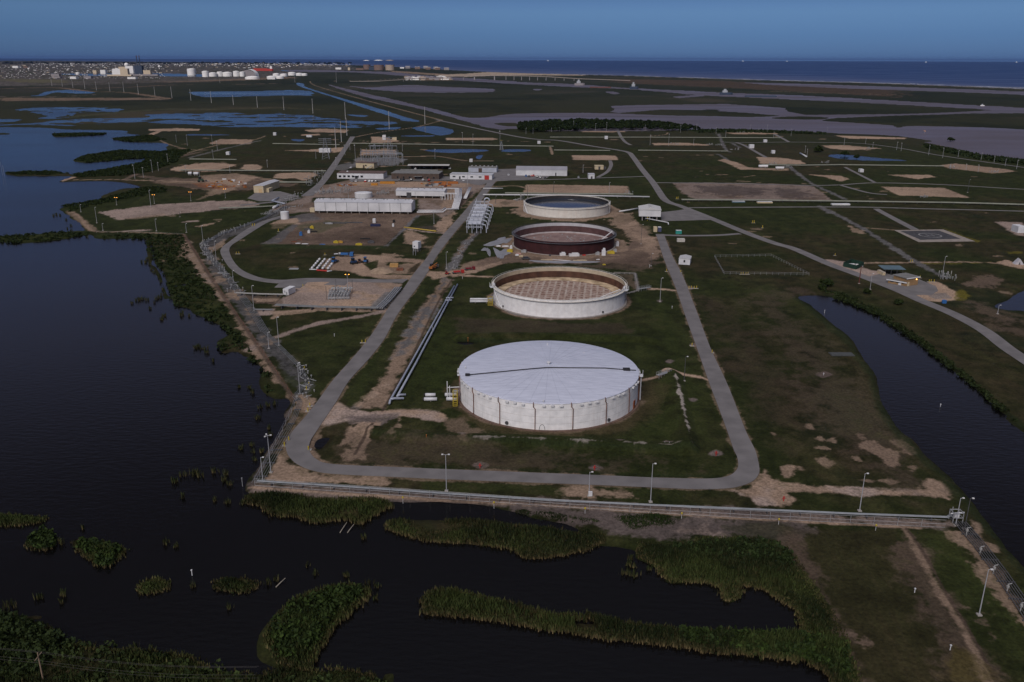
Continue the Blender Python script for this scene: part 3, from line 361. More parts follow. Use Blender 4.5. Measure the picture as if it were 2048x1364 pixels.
def paint(color, pts, soft=1.5, amp=2.0, op=1.0, sm=False, tex=.25, cov=None, alt=None):
    """bare ground of one colour with an uneven border"""
    P = GP(cat_rom(pts, 4) if sm else pts); i = subset(P, soft * 3 + amp * 3)
    if not len(i): return
    s = sdf(P, X[i], Y[i]); nn = n_mid[i] * .6 + n_fin[i] * .7 + n_gr[i] * .45
    t = sst(s + nn * amp * 1.5, -soft, soft) * op * (1 - .45 * sst(n_fin[i] * .6 + n_gr[i] * .5 + n_mid[i] * .3, .35, .75))
    if cov is not None: t = t * sst(n_fin[i] * .6 + n_mid[i] * .5 + n_gr[i] * .25, cov, cov + .35)
    c = np.tile(color, (len(i), 1)).astype(float)
    if alt is not None: c = c * (1 - (q := sst(n_mid[i] + .5 * n_fin[i], -.1, .6))[:, None]) + alt * q[:, None]
    c = c * (1 + tex * (n_fin[i] * .7 + n_gr[i] * .6) + .22 * n_mid[i] + .12 * n_big[i])[:, None]
    C[i] = C[i] * (1 - t[:, None]) + c * t[:, None]
def strip(color, pts, w, soft=.7, amp=.8, op=1.0, tex=.2, sm=True, **k):
    L = GP(cat_rom(pts, 4, False) if sm else pts); out = []; 
    T = np.gradient(L, axis=0); T /= np.linalg.norm(T, axis=1)[:, None] + 1e-9; N = np.stack([-T[:, 1], T[:, 0]], 1) * w / 2
    P = np.vstack([L + N, (L - N)[::-1]])
    i = subset(P, soft * 3 + amp * 3)
    if not len(i): return
    d = np.full(len(i), 1e18); xi, yi = X[i], Y[i]
    for a, b in zip(L[:-1], L[1:]):
        e = b - a; wx = xi - a[0]; wy = yi - a[1]; t = np.clip((wx * e[0] + wy * e[1]) / (e @ e + 1e-9), 0, 1)
        d = np.minimum(d, (wx - t * e[0]) ** 2 + (wy - t * e[1]) ** 2)
    s = w / 2 - np.sqrt(d); t = sst(s + (n_fin[i] * .7 + n_mid[i] * .4 + n_gr[i] * .5) * amp * 1.4, -soft, soft) * op
    c = np.tile(color, (len(i), 1)) * (1 + tex * (n_fin[i] * .6 + n_gr[i] * .7))[:, None]
    C[i] = C[i] * (1 - t[:, None]) + c * t[:, None]

# ---- water bodies
water([(-500,250),(0,254),(98,256),(137,259),(248,261),(256,267),(293,272),(244,274),(225,277),(260,283),(330,287),(332,295),(322,303),(238,300),(172,311),(147,321),(176,325),(250,318),(299,316),(283,325),(215,338),(147,349),(142,355),(119,364),(176,362),(234,364),(285,375),(244,378),(199,394),(207,400),(125,415),(127,425),(148,437),(172,460),(137,463),(0,472),(-500,490)], 3)
water([(-500,500),(0,485),(41,487),(123,479),(181,469),(193,477),(246,477),(292,479),(294,506),(297,527),(320,560),(327,576),(330,597),(341,597),(353,611),(380,617),(390,627),(421,641),(458,667),(437,682),(436,698),(446,708),(475,706),(524,735),(520,764),(530,786),(551,797),(577,797),(581,811),(565,829),(569,842),(555,870),(534,900),(517,931),(493,968),(497,987),(564,991),(681,1002),(798,1005),(950,1008),(1010,1020),(1060,1034),(1133,1050),(1170,1068),(1187,1088),(1208,1091),(1267,1099),(1278,1115),(1315,1133),(1330,1152),(1343,1164),(1406,1164),(1446,1176),(1451,1202),(1474,1197),(1482,1169),(1532,1181),(1588,1217),(1595,1229),(1593,1267),(1565,1272),(1482,1270),(1360,1265),(1240,1250),(1107,1240),(1048,1222),(960,1200),(867,1194),(851,1210),(851,1227),(920,1232),(1013,1245),(1107,1261),(1240,1280),(1360,1291),(1406,1302),(1507,1310),(1608,1323),(1658,1348),(1668,1364),(1700,1500),(1700,2400),(-1500,2400)], 1.2)
water([(1597,594),(1640,591),(1667,596),(1691,603),(1722,616),(1749,625),(1773,642),(1810,662),(1834,685),(1874,717),(1924,754),(1962,787),(2011,829),(2048,864),(2400,1080),(2600,1500),(2300,1400),(2048,1132),(2012,1093),(1959,1022),(1906,962),(1856,915),(1828,880),(1800,859),(1767,809),(1757,774),(1750,747),(1725,715),(1700,675),(1660,644),(1620,611)], .8)
water([(1991,613),(2020,598),(2048,582),(2120,560),(2400,560),(2400,700),(2120,640),(2048,622),(2015,620)], .8)
water([(1665,309),(1700,310),(1750,315),(1815,321),(1780,322),(1700,320),(1660,313)], 3)
# river and its arms to the upper right
water([(656,169),(682,175),(750,191),(774,196),(837,211),(876,220),(907,229),(934,235),(969,235),(1012,229),(1053,227),(1183,226),(1340,231),(1411,232),(1504,234),(1566,232),(1600,236),(1640,240),(1660,243),(1774,250),(1796,255),(1821,252),(1925,254),(2048,259),(2600,290),(2600,420),(2300,345),(2048,319),(1972,313),(1906,296),(1849,285),(1861,282),(1793,272),(1660,266),(1541,260),(1437,258),(1300,262),(1100,262),(1034,258),(1000,259),(967,253),(947,247),(907,236),(837,217),(739,196),(682,179)], 5)
water([(990,247),(1030,246),(1036,252),(1010,252)], 2, -1)
water([(1218,212),(1284,210),(1450,208),(1498,211),(1570,216),(1576,223),(1611,230),(1800,228),(1870,226),(1938,223),(1990,220),(2100,222),(2100,226),(1940,227),(1870,229.5),(1800,231),(1672,236),(1640,241),(1600,240),(1566,232),(1498,226),(1400,220),(1323,219),(1240,226),(1218,224),(1230,219)], 5, sm=False)
water([(1547,235),(1600,233),(1655,235),(1640,239),(1560,238)], 4, -1)
water([(1405,219.5),(1430,219),(1440,221),(1412,221.5)], 4, -1)
water([(594,166),(608,168),(612,174),(662,190),(750,215),(786,226),(809,234),(841,243),(809,242),(786,234),(731,217),(701,206),(662,193),(633,184),(598,172)], 4)
water([(379,184),(487,183),(604,181),(629,191),(584,191),(516,192),(428,194),(393,191)], 8)
water([(700,172),(739,175),(817,170),(895,174),(983,178),(977,184),(876,185),(798,183),(739,178)], 8)
water([(560,141),(640,140),(700,142),(778,144),(866,152),(915,155),(973,158.6),(1050,164.5),(1159,169),(1245,175),(1400,183),(1517,188),(1693,195.7),(1870,206),(2048,215.5),(2500,240),(2500,250),(2048,224),(1968,219),(1870,213),(1800,209),(1576,198.6),(1517,196),(1400,190),(1265,179),(1148,174),(1050,169),(960,164),(880,158),(837,154),(760,148),(700,144.5),(620,144)], 10)
water([(1490,165.4),(1595,167.4),(1700,170.5),(1800,174),(1950,179),(2048,183),(2500,200),(2500,210),(2048,190),(1900,184),(1700,177),(1576,172)], 10)
water([(100,147.5),(330,147),(420,149),(470,153),(350,153),(300,151.5),(190,152)], 10, sm=False)
water([(25,221),(90,215),(235,216),(232,224),(160,226),(140,236),(70,238),(90,232),(60,224)], 6, islets=30)
water([(-40,238),(39,239),(20,244),(-40,243)], 5)
water([(-60,249),(60,246),(140,238),(250,236),(300,234),(300,229),(400,226),(480,226),(480,233),(400,236),(300,243),(230,246),(180,250),(140,252),(60,250),(-60,253)], 6, islets=30)
water([(400,236),(470,232),(500,229),(560,226),(620,230),(650,236),(720,243),(790,244),(770,252),(700,256),(610,254),(560,253),(480,254),(440,252),(380,248),(300,246),(330,240)], 7, islets=34)
water([(756,256),(800,254),(790,259),(757,259)], 3); water([(697,229),(735,231),(725,234),(700,231)], 3)
water([(826,256),(870,252),(905,260),(900,268),(880,271),(855,266)], 4); water([(805,271),(865,270.5),(862,273),(810,273)], 2)
water([(851,300),(900,298),(970,299),(970,303),(900,306),(860,303)], 2.5); water([(1003,301),(1020,298),(1060,299),(1055,303),(1010,304)], 2)
water([(380,268),(440,268.5),(460,270.5),(380,271)], 2); water([(584,278),(610,279),(600,283),(585,281)], 1.5); water([(955,311),(966,310),(960,318),(952,316)], 1)
water([(76,190),(95,183),(140,180),(190,185),(160,187),(110,185),(90,191),(60,192)], 5)
water([(1066,178.5),(1085,178),(1075,181)], 3); water([(1210,184),(1225,183),(1240,187),(1225,188)], 5); water([(1350,193),(1400,190),(1405,192),(1360,196)], 6)
water([(322,479),(330,477),(341,481),(335,486),(325,483)], .4); water([(345,573),(362,568),(375,569),(360,573)], .5)
water([(632,884),(640,878),(658,876),(652,886),(640,898),(630,894)], .3); water([(914,685),(926,683),(950,686),(930,689)], .3)
water([(340,504),(345,503),(348,520),(352,540),(360,560),(372,585),(368,600),(360,575),(350,550),(342,525)] if 0 else [(300,492),(306,492),(312,520),(308,525),(320,535),(330,552),(336,575),(342,590),(336,592),(328,575),(322,552),(312,535),(303,528),(306,515)], .3)
# islands cut back out
water([(108,268),(118,270),(160,267),(210,266),(200,270),(150,272),(110,274)], 3, -1)
water([(12,347),(25,345),(45,344),(100,343),(135,347),(145,352),(100,352),(30,351)], 2, -1)
water([(-40,266),(10,266),(15,269),(-40,270)], 2, -1)
# spits of the fenced marsh to the lower left and reed beds
water([(-900,1236),(0,1235),(41,1240),(112,1267),(126,1288),(211,1301),(292,1305),(371,1315),(425,1345),(520,1352),(573,1335),(637,1343),(688,1340),(747,1352),(756,1364),(800,1450),(800,2400),(-900,2400)], 1.5, -1)
water([(584,1205),(643,1182),(688,1176),(737,1185),(723,1207),(677,1244),(660,1272),(637,1300),(620,1345),(570,1345),(517,1312),(525,1261)], 1, -1)
water([(488,1006),(508,991),(592,994),(626,1002),(733,1001),(790,1013),(757,1024),(719,1048),(694,1038),(632,1045),(592,1033),(550,1031),(522,1011)], .8, -1)
water([(773,1055),(798,1040),(840,1042),(888,1042),(947,1040),(1027,1053),(1093,1059),(1160,1071),(1210,1071),(1195,1093),(1141,1107),(1059,1117),(1024,1099),(947,1087),(867,1083),(810,1070)], .8, -1)
CL = [(-1200,119.5),(-300,121),(120,121.8),(350,124),(560,127),(700,130),(800,134),(900,140),(980,144),(1075,147.5),(1240,151),(1450,158),(1600,162.5),(1740,166),(1900,172),(2048,178),(2300,190),(2900,220)]
_cp = GP(CL); W_sea = sdf(np.vstack([_cp, [_cp[-1] + [3e5, 0], [3e5, 3e5], [-3e5, 3e5], _cp[0] + [-3e5, 0]]]), X, Y)
W = np.maximum(W, W_sea + 0 * X)

LO = [(978,362),(955,393),(921,433),(904,452),(875,484),(854,517),(828,549),(806,581),(780,613),(764,640),(736,682),(702,723),(666,764),(636,805),(610,838),(584,868),(573,888),(573,905),(580,919),(596,933),(625,945),(669,952),(780,957.5),(900,963),(1193,974),(1330,980),(1398,982.5),(1457,980.5),(1488,974),(1507,965),(1517,952),(1518,938),(1513,914),(1507,898),(1490,863),(1462,790),(1446,753),(1421,700),(1393,625),(1365,553),(1347,519),(1332,482),(1328,470)]
LI = [(993,362),(970,393),(940,433),(922,452),(896,484),(872,517),(854,549),(832,581),(808,613),(790,640),(768,682),(736,723),(699,764),(674,805),(652,838),(632,868),(622,884),(618,899),(622,911),(631,921),(650,930),(695,934.5),(780,938),(900,943),(1193,954.5),(1310,959.5),(1395,961.5),(1427,961),(1450,958),(1463,953),(1472,945),(1476,935),(1474,918),(1467,903),(1455,868),(1434,811),(1420,774),(1394,700),(1371,636),(1352,580),(1328,521),(1317,486),(1311,470)]
# ---- bare ground
exec(GROUND_PAINT)
for pl in (LO, LI): strip(TAN * .75, pl, 1.3, .4, .8, .45)

LANDZ = .55
h = np.clip(-W * .22, -1.2, LANDZ) + np.where(W < -3, np.clip(n_mid, -.6, .6) * .05, 0)
wet = sst(-W, 2.5, 0) * np.clip(1, 0, 1)
C = C * (1 - .35 * wet * (DD < 900))[:, None]
# levees (grass banks) round the tanks and along the perimeter
def bank(pts, w, hh, sm=True):
    L = GP(cat_rom(pts, 3, False) if sm else pts); d = np.full(X.shape, 1e18); i = np.nonzero(DD < 1500)[0]; dd = d[i]
    for a, b in zip(L[:-1], L[1:]):
        e = b - a; wx = X[i] - a[0]; wy = Y[i] - a[1]; t = np.clip((wx * e[0] + wy * e[1]) / (e @ e + 1e-9), 0, 1)
        dd = np.minimum(dd, (wx - t * e[0]) ** 2 + (wy - t * e[1]) ** 2)
    h[i] += hh * np.clip(1.4 - np.sqrt(dd) / (w / 2), 0, 1)
bank([(745,866),(900,880),(1100,886),(1300,898),(1372,902)], 6, 1.5); bank([(1372,902),(1360,840),(1345,760),(1336,748)], 6, 1.5)
bank([(925,676),(1000,675),(1100,676),(1250,680),(1300,684)], 7, 1.4); 
V = np.stack([X, Y, h], 1)
r0 = np.arange(NR - 1)[:, None] * NA + np.arange(NA - 1)[None, :]
Fq = np.stack([r0, r0 + NA, r0 + NA + 1, r0 + 1], -1).reshape(-1, 4)
C = np.clip(C, .003, .8)
o = npmesh("ground", V, Fq, colmat("ground_soil", .95, 1.3, .42, bump=.5, spec=.08), col=C, smooth=True); tag(o, kind="structure")

# ------------------------------------------------------------------ water sheets
def watermat(name, base, rough, wave, bumpd, base2=None, grad=None):
    m = bpy.data.materials.new(name); m.use_nodes = True; t = m.node_tree; b = t.nodes["Principled BSDF"]
    b.inputs["Roughness"].default_value = rough; b.inputs["IOR"].default_value = 1.33; b.inputs["Base Color"].default_value = (*base, 1)
    tc = t.nodes.new("ShaderNodeTexCoord"); mp = t.nodes.new("ShaderNodeMapping"); mp.inputs[3].default_value = (.5, 1.3, 1); mp.inputs[2].default_value = (0, 0, .3)
    n = t.nodes.new("ShaderNodeTexNoise"); n.inputs["Scale"].default_value = wave; n.inputs["Detail"].default_value = 5
    bp = t.nodes.new("ShaderNodeBump"); bp.inputs[0].default_value = 1; bp.inputs[1].default_value = bumpd
    t.links.new(tc.outputs["Object"], mp.inputs[0]); t.links.new(mp.outputs[0], n.inputs[0]); t.links.new(n.outputs[0], bp.inputs["Height"]); t.links.new(bp.outputs[0], b.inputs["Normal"])
    n2 = t.nodes.new("ShaderNodeTexNoise"); n2.inputs["Scale"].default_value = .004; n2.inputs["Detail"].default_value = 5; n2.inputs["Distortion"].default_value = .6
    t.links.new(mp.outputs[0], n2.inputs[0]); r = t.nodes.new("ShaderNodeValToRGB"); r.color_ramp.elements[0].position = .35; r.color_ramp.elements[1].position = .68
    r.color_ramp.elements[0].color = (*base, 1); r.color_ramp.elements[1].color = (*(base2 or base), 1)
    mr = t.nodes.new("ShaderNodeMapRange"); mr.inputs[1].default_value = .35; mr.inputs[2].default_value = .65; mr.inputs[3].default_value = rough * .8; mr.inputs[4].default_value = rough * 1.35
    t.links.new(n2.outputs[0], mr.inputs[0]); t.links.new(mr.outputs[0], b.inputs["Roughness"])
    if grad:
        at = t.nodes.new("ShaderNodeAttribute"); at.attribute_name = "Col"; t.links.new(at.outputs["Color"], b.inputs["Base Color"])
    else:
        t.links.new(n2.outputs[0], r.inputs[0]); t.links.new(r.outputs[0], b.inputs["Base Color"])
    return m
split = [(-3000,117.9),(560,138),(612,150),(640,172),(700,191),(860,236),(960,259),(1030,272),(1400,272),(1700,300),(1900,316),(2048,336),(2400,390),(3500,560)]
SP = GP(split[1:]); CO = GP(CL); 
lm = watermat("lake_water", (.003, .0027, .003), .15, .6, .09, (.0035, .003, .003))
rm = watermat("river_water", (.108, .092, .112), .45, .5, .2, (.088, .078, .096))
far0 = [-3e5, 3e5]
lake = MB().add([(-3e5, -9e4, 0), (3e5, -9e4, 0), (3e5, float(SP[-1][1]), 0)] + [(a, b, 0) for a, b in SP[::-1]] + [(a, b, 0) for a, b in CO[:5][::-1]] + [(-3e5, float(CO[0][1]), 0)], [tuple(range(3 + len(SP) + 5 + 1))]).build("lake", lm); tag(lake, kind="structure")
river = MB().add([(a, b, 0) for a, b in SP] + [(3e5, float(SP[-1][1]), 0), (3e5, float(CO[-1][1]), 0)] + [(a, b, 0) for a, b in CO[4:][::-1]], [tuple(range(len(SP) + 2 + len(CO) - 4))]).build("river", rm); tag(river, kind="structure")
# sea: rows parallel to the coast so that its turbid inshore belt follows the beach
offs = np.array([0, 60, 150, 300, 500, 800, 1200, 1700, 2400, 3400, 5000, 8000, 14000, 30000, 70000.])
turb = np.array([.15, .11, .10, .095, .09, .08, .07, .055, .04, .025, .015, .01, .008, .008, .008]); SV = []; SC = []
cx_ = np.vstack([[[-3e5, CO[0][1]]], CO, [[3e5, CO[-1][1]]]])
for k, of in enumerate(offs):
    for p in cx_: SV.append((p[0] * (1 + of / 9e4), p[1] + of, 0)); SC.append((turb[k] * .6 + .0, turb[k] * .52 + .03, turb[k] * .5 + .12))
m_ = len(cx_); SF = [(k * m_ + i, k * m_ + i + 1, (k + 1) * m_ + i + 1, (k + 1) * m_ + i) for k in range(len(offs) - 1) for i in range(m_ - 1)]
sea = npmesh("sea", SV, SF, watermat("sea_water", (.02, .05, .09), .45, .05, .6, grad=1), col=np.array(SC)); tag(sea, kind="structure")
# surf along the beach
sv = []; sf = []
fp = GP(cat_rom(CL[9:], 40, False))
for k in range(900):
    i = int(rng.integers(0, len(fp) - 2)); p = fp[i] + (fp[i + 1] - fp[i]) * rng.random(); dd = np.linalg.norm(p)
    if rng.random() > .5 + .5 * math.sin(i * .31): continue
    a = rng.choice([12, 30, 30, 75, 120]) + rng.normal() * 8; L = rng.uniform(15, 90); w = rng.uniform(2, 7); tdir = (fp[i + 1] - fp[i]) / np.linalg.norm(fp[i + 1] - fp[i]); nd = np.array([-tdir[1], tdir[0]]); nd *= np.sign(nd[1])
    q = p + nd * a; n = len(sv)
    for s, ww in ((-L, .2), (-L * .4, 1), (L * .3, .8), (L, .15)):
        j = rng.normal() * 2; sv += [tuple(q + tdir * s + nd * (j + w * ww)) + (.08,), tuple(q + tdir * s + nd * (j - w * ww)) + (.08,)]
    sf += [(n + 2 * j, n + 2 * j + 1, n + 2 * j + 3, n + 2 * j + 2) for j in range(3)]
o = npmesh("surf", sv, sf, mat("surf_foam", (.62, .64, .66), .9, .2, .2)); tag(o, "white broken surf along the sandy coast", "surf", kind="stuff")

# ------------------------------------------------------------------ roads
def ribbon(name, Lp, Rp, m, z, th=.12, sm=True):
    A = GP(cat_rom(Lp, 5, False) if sm else Lp); B = GP(cat_rom(Rp, 5, False) if sm else Rp); n = len(A); V = []; F = []
    for a, b in zip(A, B):
        V += [(a[0], a[1], z - th), (a[0], a[1], z), (b[0], b[1], z), (b[0], b[1], z - th)]
    for i in range(n - 1):
        for k in range(3): F.append((4 * i + k, 4 * i + k + 1, 4 * i + 5 + k, 4 * i + 4 + k))
    o = MB().add(V, F).build(name, m); tag(o, kind="structure"); return o
def road(name, pts, w, m, z, sm=True):
    L = GP(cat_rom(pts, 5, False) if sm else pts); T = np.gradient(L, axis=0); T /= np.linalg.norm(T, axis=1)[:, None] + 1e-9; N = np.stack([-T[:, 1], T[:, 0]], 1) * w / 2
    V = []; F = []
    for a, b in zip(L + N, L - N): V += [(a[0], a[1], z - .1), (a[0], a[1], z), (b[0], b[1], z), (b[0], b[1], z - .1)]
    for i in range(len(L) - 1):
        for k in range(3): F.append((4 * i + k, 4 * i + k + 1, 4 * i + 5 + k, 4 * i + 4 + k))
    o = MB().add(V, F).build(name, m); tag(o, kind="structure"); return o
asph = mat("worn_asphalt", (.15, .142, .142), .9, .13, .16, bump=.1); conc = mat("pale_gravel", (.25, .22, .195), .95, .18, .5)
tar = mat("dark_asphalt", (.05, .05, .055), .9, .2, .5)
ribbon("perimeter_road", LO, LI, asph, LANDZ + .16)
ribbon("loop_road", [(560,433),(521,446),(489,463),(460,484),(445,496),(441,507),(450,525),(463,541),(489,557),(521,565),(557,569),(590,569),(640,566),(769,567),(806,568)], [(562,437),(537,446),(513,460),(481,481),(463,493),(459,505),(468,525),(483,541),(505,552),(529,559),(565,562),(602,559),(640,558.5),(769,561),(817,560)], asph, LANDZ + .11)
ribbon("north_road", [(700.6,274),(682,303),(652,345),(634,369),(601,394)], [(710.6,274),(694,300),(666,346),(649,369),(626,393)], asph, LANDZ + .14)
road("access_road", [(872,240),(960,259),(1034,274),(1079,280),(1118,282),(1183,293),(1235,301),(1257,306),(1266,315),(1285,341),(1307,368),(1327,398),(1340,407),(1356,412),(1374,419),(1425,439.5),(1486,465),(1548,488),(1589,500),(1660,531),(1722,554),(1794,582),(1845,605),(1907,631),(1968,664),(2015,700),(2060,730),(2150,792),(2300,895),(2460,1010)], 6.2, asph, LANDZ + .16)
for pts, w in [([(1322,471.5),(1360,473),(1400,473),(1440,472),(1480,469)],4.2), ([(1378,417),(1500,416),(1700,415.5),(1849,419),(2048,424),(2300,432)],3.2), ([(1311,366.6),(1458,368),(1615,372),(1680,371),(1751,367),(1887,370.6),(2048,380),(2300,392)],3.2),
               ([(1679,371),(1736,386.7),(1774,390.5)],3.5), ([(1690,335.5),(1751,367)],3.5), ([(1440,285),(1500,286),(1575,285),(1660,286),(1726,288),(1804,298),(1887,313),(2048,336),(2300,372)],3.5), ([(1463,285),(1485,290),(1523,311),(1532,316)],4.5),
               ([(1549,269),(1562,276),(1578,285)],4.5), ([(1236,262),(1243,276),(1252,286),(1262,291)],4.5), ([(990,362),(1110,360),(1200,357),(1290,354)],3.5), ([(1195,356),(1214,345),(1222,332),(1220,322)],4.0), ([(600,397),(560,404),(500,410),(480,412)],5)]:
    road("side_road", pts, w, asph, LANDZ + .12)
ribbon("helipad_road", [(1746,419),(1768,432),(1822,461)], [(1758,419),(1782,432),(1838,461)], asph, LANDZ + .105)
for nm, P, m, z in [("concrete_apron", [(1322,426),(1350,423),(1376,419),(1420,437),(1424,441),(1322,444)], asph, .10), ("helipad", [(1788,462),(1886,460.6),(1950,484.5),(1837,486)], conc, .09), ("helipad_tarmac", [(1800,464),(1878,463),(1921,479.5),(1841,481.6)], tar, .13),
                    ("parking_court", [(698,357),(780,352),(985,356),(1040,352),(1100,353),(1090,358),(985,364),(960,372),(900,362),(700,364)], asph, .08), ("yard_paving", [(1040,338),(1100,352),(1092,359),(985,362),(985,340)], asph, .07), ("gate_court", [(1730,557),(1768,548),(1800,556),(1836,560),(1872,575),(1876,584),(1862,592),(1830,592),(1800,585)], asph, .08), ("shed_forecourt", [(495,398),(515,384),(560,384),(600,394),(560,403),(520,404)], asph, .09), ("cabin_pad", [(549,577),(565,563),(620,563),(600,579)], asph, .09), ("tarmac_strip", [(648,572),(668,562),(700,562),(690,573)], asph, .06)]:
    o = MB().prism([tuple(q) for q in GP(P)], LANDZ - .05, LANDZ + z).build(nm, m); tag(o, kind="structure")
# white H circle on the helipad
hc = G(1860, 472.5)[:2]; mb = MB().ring((hc[0], hc[1], LANDZ + .136), [(6.2, 0), (7.2, 0)], 40)
for dx, dy, a, b in ((-1.8, 0, .7, 5), (1.8, 0, .7, 5), (0, 0, 3, .7)): mb.box((hc[0] + dx, hc[1] + dy, LANDZ + .134), (a, b, .005))
o = mb.build("helipad_marking", mat("road_paint", (.2, .2, .2), .8, .3, 1)); tag(o, kind="structure")
# ------------------------------------------------------------------ vegetation
leafm = colmat("leaf", .8, .6, .25, spec=.1); leafm.node_tree.nodes["Principled BSDF"].inputs["Transmission Weight"].default_value = 0
def inpoly(P, n):
    lo, hi = P.min(0), P.max(0); out = np.zeros((0, 2))
    while len(out) < n:
        q = lo + rng.random((n * 3, 2)) * (hi - lo); q = q[sdf(P, q[:, 0], q[:, 1]) > 0]; out = np.vstack([out, q]); 
    return out[:n]
def area(P): x, y = P[:, 0], P[:, 1]; return abs(np.dot(x, np.roll(y, -1)) - np.dot(y, np.roll(x, -1))) / 2
GT = np.array([.036, .052, .015]); GD = np.array([.014, .023, .008]); TB = np.array([.17, .125, .062])
def reeds(pos, hgt, tan=.5, k=3, w=.12, z0=0.0, green=GT, hj=.17):
    """upright blades with tan stems and green tops; returns verts, faces, colours"""
    n = len(pos); P = np.repeat(pos, k, 0); H = np.repeat(np.broadcast_to(hgt, (n,)), k) * (1 + hj * rng.normal(size=n * k)).clip(.4, 1.6); N = n * k
    P = P + rng.normal(size=(N, 2)) * .25; a = rng.random(N) * np.pi; dx = np.stack([np.cos(a), np.sin(a)], 1); ww = w * rng.uniform(.6, 1.5, N)
    ln = rng.normal(size=(N, 2)) * .16 * H[:, None]
    V = np.zeros((N, 6, 3)); fr = (0, .5, 1.0); wd = (.55, 1.0, .35)
    for j in range(3):
        c = P + ln * fr[j] ** 1.5
        V[:, 2 * j, :2] = c - dx * ww[:, None] * wd[j]; V[:, 2 * j + 1, :2] = c + dx * ww[:, None] * wd[j]; V[:, 2 * j:2 * j + 2, 2] = (z0 + H * fr[j])[:, None]
    pn = fbm(P[:, 0], P[:, 1], 9, 3, 5); g = GD * (1 - sst(pn, -.5, .5))[:, None] + green * sst(pn, -.5, .5)[:, None]; g = g * rng.uniform(.6, 1.4, N)[:, None]
    tn = TB * rng.uniform(.5, 1.25, N)[:, None]; Cc = np.zeros((N, 6, 3)); tt = np.clip(tan + .2 * rng.normal(size=N), 0, 1)[:, None]
    Cc[:, 0:2] = (tn * tt + g * (1 - tt))[:, None]; Cc[:, 2:4] = (tn * tt * .5 + g * (1 - tt * .5))[:, None]; Cc[:, 4:6] = g[:, None]
    b = np.arange(N)[:, None] * 6; F = np.concatenate([b + [0, 1, 3, 2], b + [2, 3, 5, 4]]); return V.reshape(-1, 3), F, Cc.reshape(-1, 3)
def leaves(cen, rad, n, size, green=GT, dark=GD):
    """leaf clumps filling crowns; cen (m,3), rad (m,3)"""
    m = len(cen); i = rng.integers(0, m, n); u = rng.normal(size=(n, 3)); u /= np.linalg.norm(u, axis=1)[:, None]; u *= (rng.random(n) ** .4)[:, None]; u[:, 2] = np.abs(u[:, 2]) * 1.0 - .1
    P = cen[i] + u * rad[i]; a = rng.normal(size=(n, 3)); a /= np.linalg.norm(a, axis=1)[:, None]; b = np.cross(a, rng.normal(size=(n, 3))); b /= np.linalg.norm(b, axis=1)[:, None]
    s = (size * rng.uniform(.6, 1.4, n))[:, None]; V = np.stack([P - a * s - b * s * .6, P + a * s - b * s * .6, P + a * s + b * s * .6, P - a * s + b * s * .6], 1)
    q = rng.random(m)[i] * .7 + rng.random(n) * .3; c = dark * (1 - q)[:, None] + green * q[:, None]; c = c * rng.uniform(.7, 1.35, n)[:, None]
    return V.reshape(-1, 3), np.arange(4 * n).reshape(-1, 4), np.repeat(c, 4, 0)
def merge(parts):
    V = []; F = []; Cc = []; o = 0
    for v, f, c in parts: V.append(v); F.append(f + o); Cc.append(c); o += len(v)
    return np.vstack(V), np.vstack(F), np.vstack(Cc)
def stuff(name, parts, label, cat):
    V, F, c = merge(parts); o = npmesh(name, V, F, leafm, col=c); return tag(o, label, cat, kind="stuff")
def bed(px, dens, h, tan, edge=None, green=GT, k=4, sm=True, w=.11):
    P = GP(cat_rom(px, 4) if sm else px); n = int(area(P) * dens * 1.5); tan *= .55; h *= .72; q = inpoly(P, n); q = q[fbm(q[:, 0], q[:, 1], 5, 3, 91) + .25 * rng.normal(size=len(q)) > -.42]; q += rng.normal(size=q.shape) * .5; s = sdf(P, q[:, 0], q[:, 1])
    hh = h * (.3 + .7 * np.clip(s / 2.2, 0, 1)) * (1 + .5 * fbm(q[:, 0], q[:, 1], 6, 3, 88)); out = [reeds(q, hh, tan, k, w, .1, green)]
    if edge:        # tan skirt of stems along the border
        L = np.vstack([P, P[:1]]); seg = np.linalg.norm(np.diff(L, axis=0), axis=1); m = int(seg.sum() * edge); i = rng.choice(len(seg), m, p=seg / seg.sum()); e = L[i] + (L[i + 1] - L[i]) * rng.random((m, 1)) + rng.normal(size=(m, 2)) * .45
        out.append(reeds(e, h * .62, .95, 3, .12, 0, green))
    return out
def shrubs(px, n, r, h, green=GT, sm=True, lf=26, size=.32):
    P = GP(cat_rom(px, 4) if sm else px); q = inpoly(P, n); R = r * rng.uniform(.6, 1.4, n); cen = np.column_stack([q, np.full(n, .4)]); rad = np.column_stack([R, R, h * rng.uniform(.6, 1.3, n)])
    return [leaves(cen, rad, n * lf, size, green)]
I1 = [(498,1004),(508,994),(592,996),(626,1004),(733,1003),(782,1012),(757,1024),(719,1047),(694,1037),(632,1044),(592,1032),(550,1030),(522,1011)]
stuff("reed_bed", bed(I1, 6, 2.6, .35, 10), "dense green reeds with tan stems just outside the corner of the perimeter fence", "reeds")
I2 = [(582,1212),(643,1185),(688,1176),(737,1186),(722,1205),(677,1243),(658,1270),(637,1298),(615,1340),(575,1330),(545,1300),(540,1268)]
stuff("reed_bed", bed(I2, 4, 2.6, .4, 9) + shrubs([(590,1215),(680,1185),(725,1190),(670,1235),(630,1290),(575,1320),(550,1295),(550,1260)], 260, 1.3, 2.4, np.array([.034,.056,.012])), "leafy curved island of reeds and bushes in the dark water at bottom", "reeds")
I3 = [(776,1055),(798,1043),(840,1062),(867,1070),(947,1060),(1027,1056),(1093,1061),(1160,1073),(1205,1073),(1190,1092),(1141,1106),(1059,1116),(1024,1098),(947,1086),(867,1082),(810,1069)]
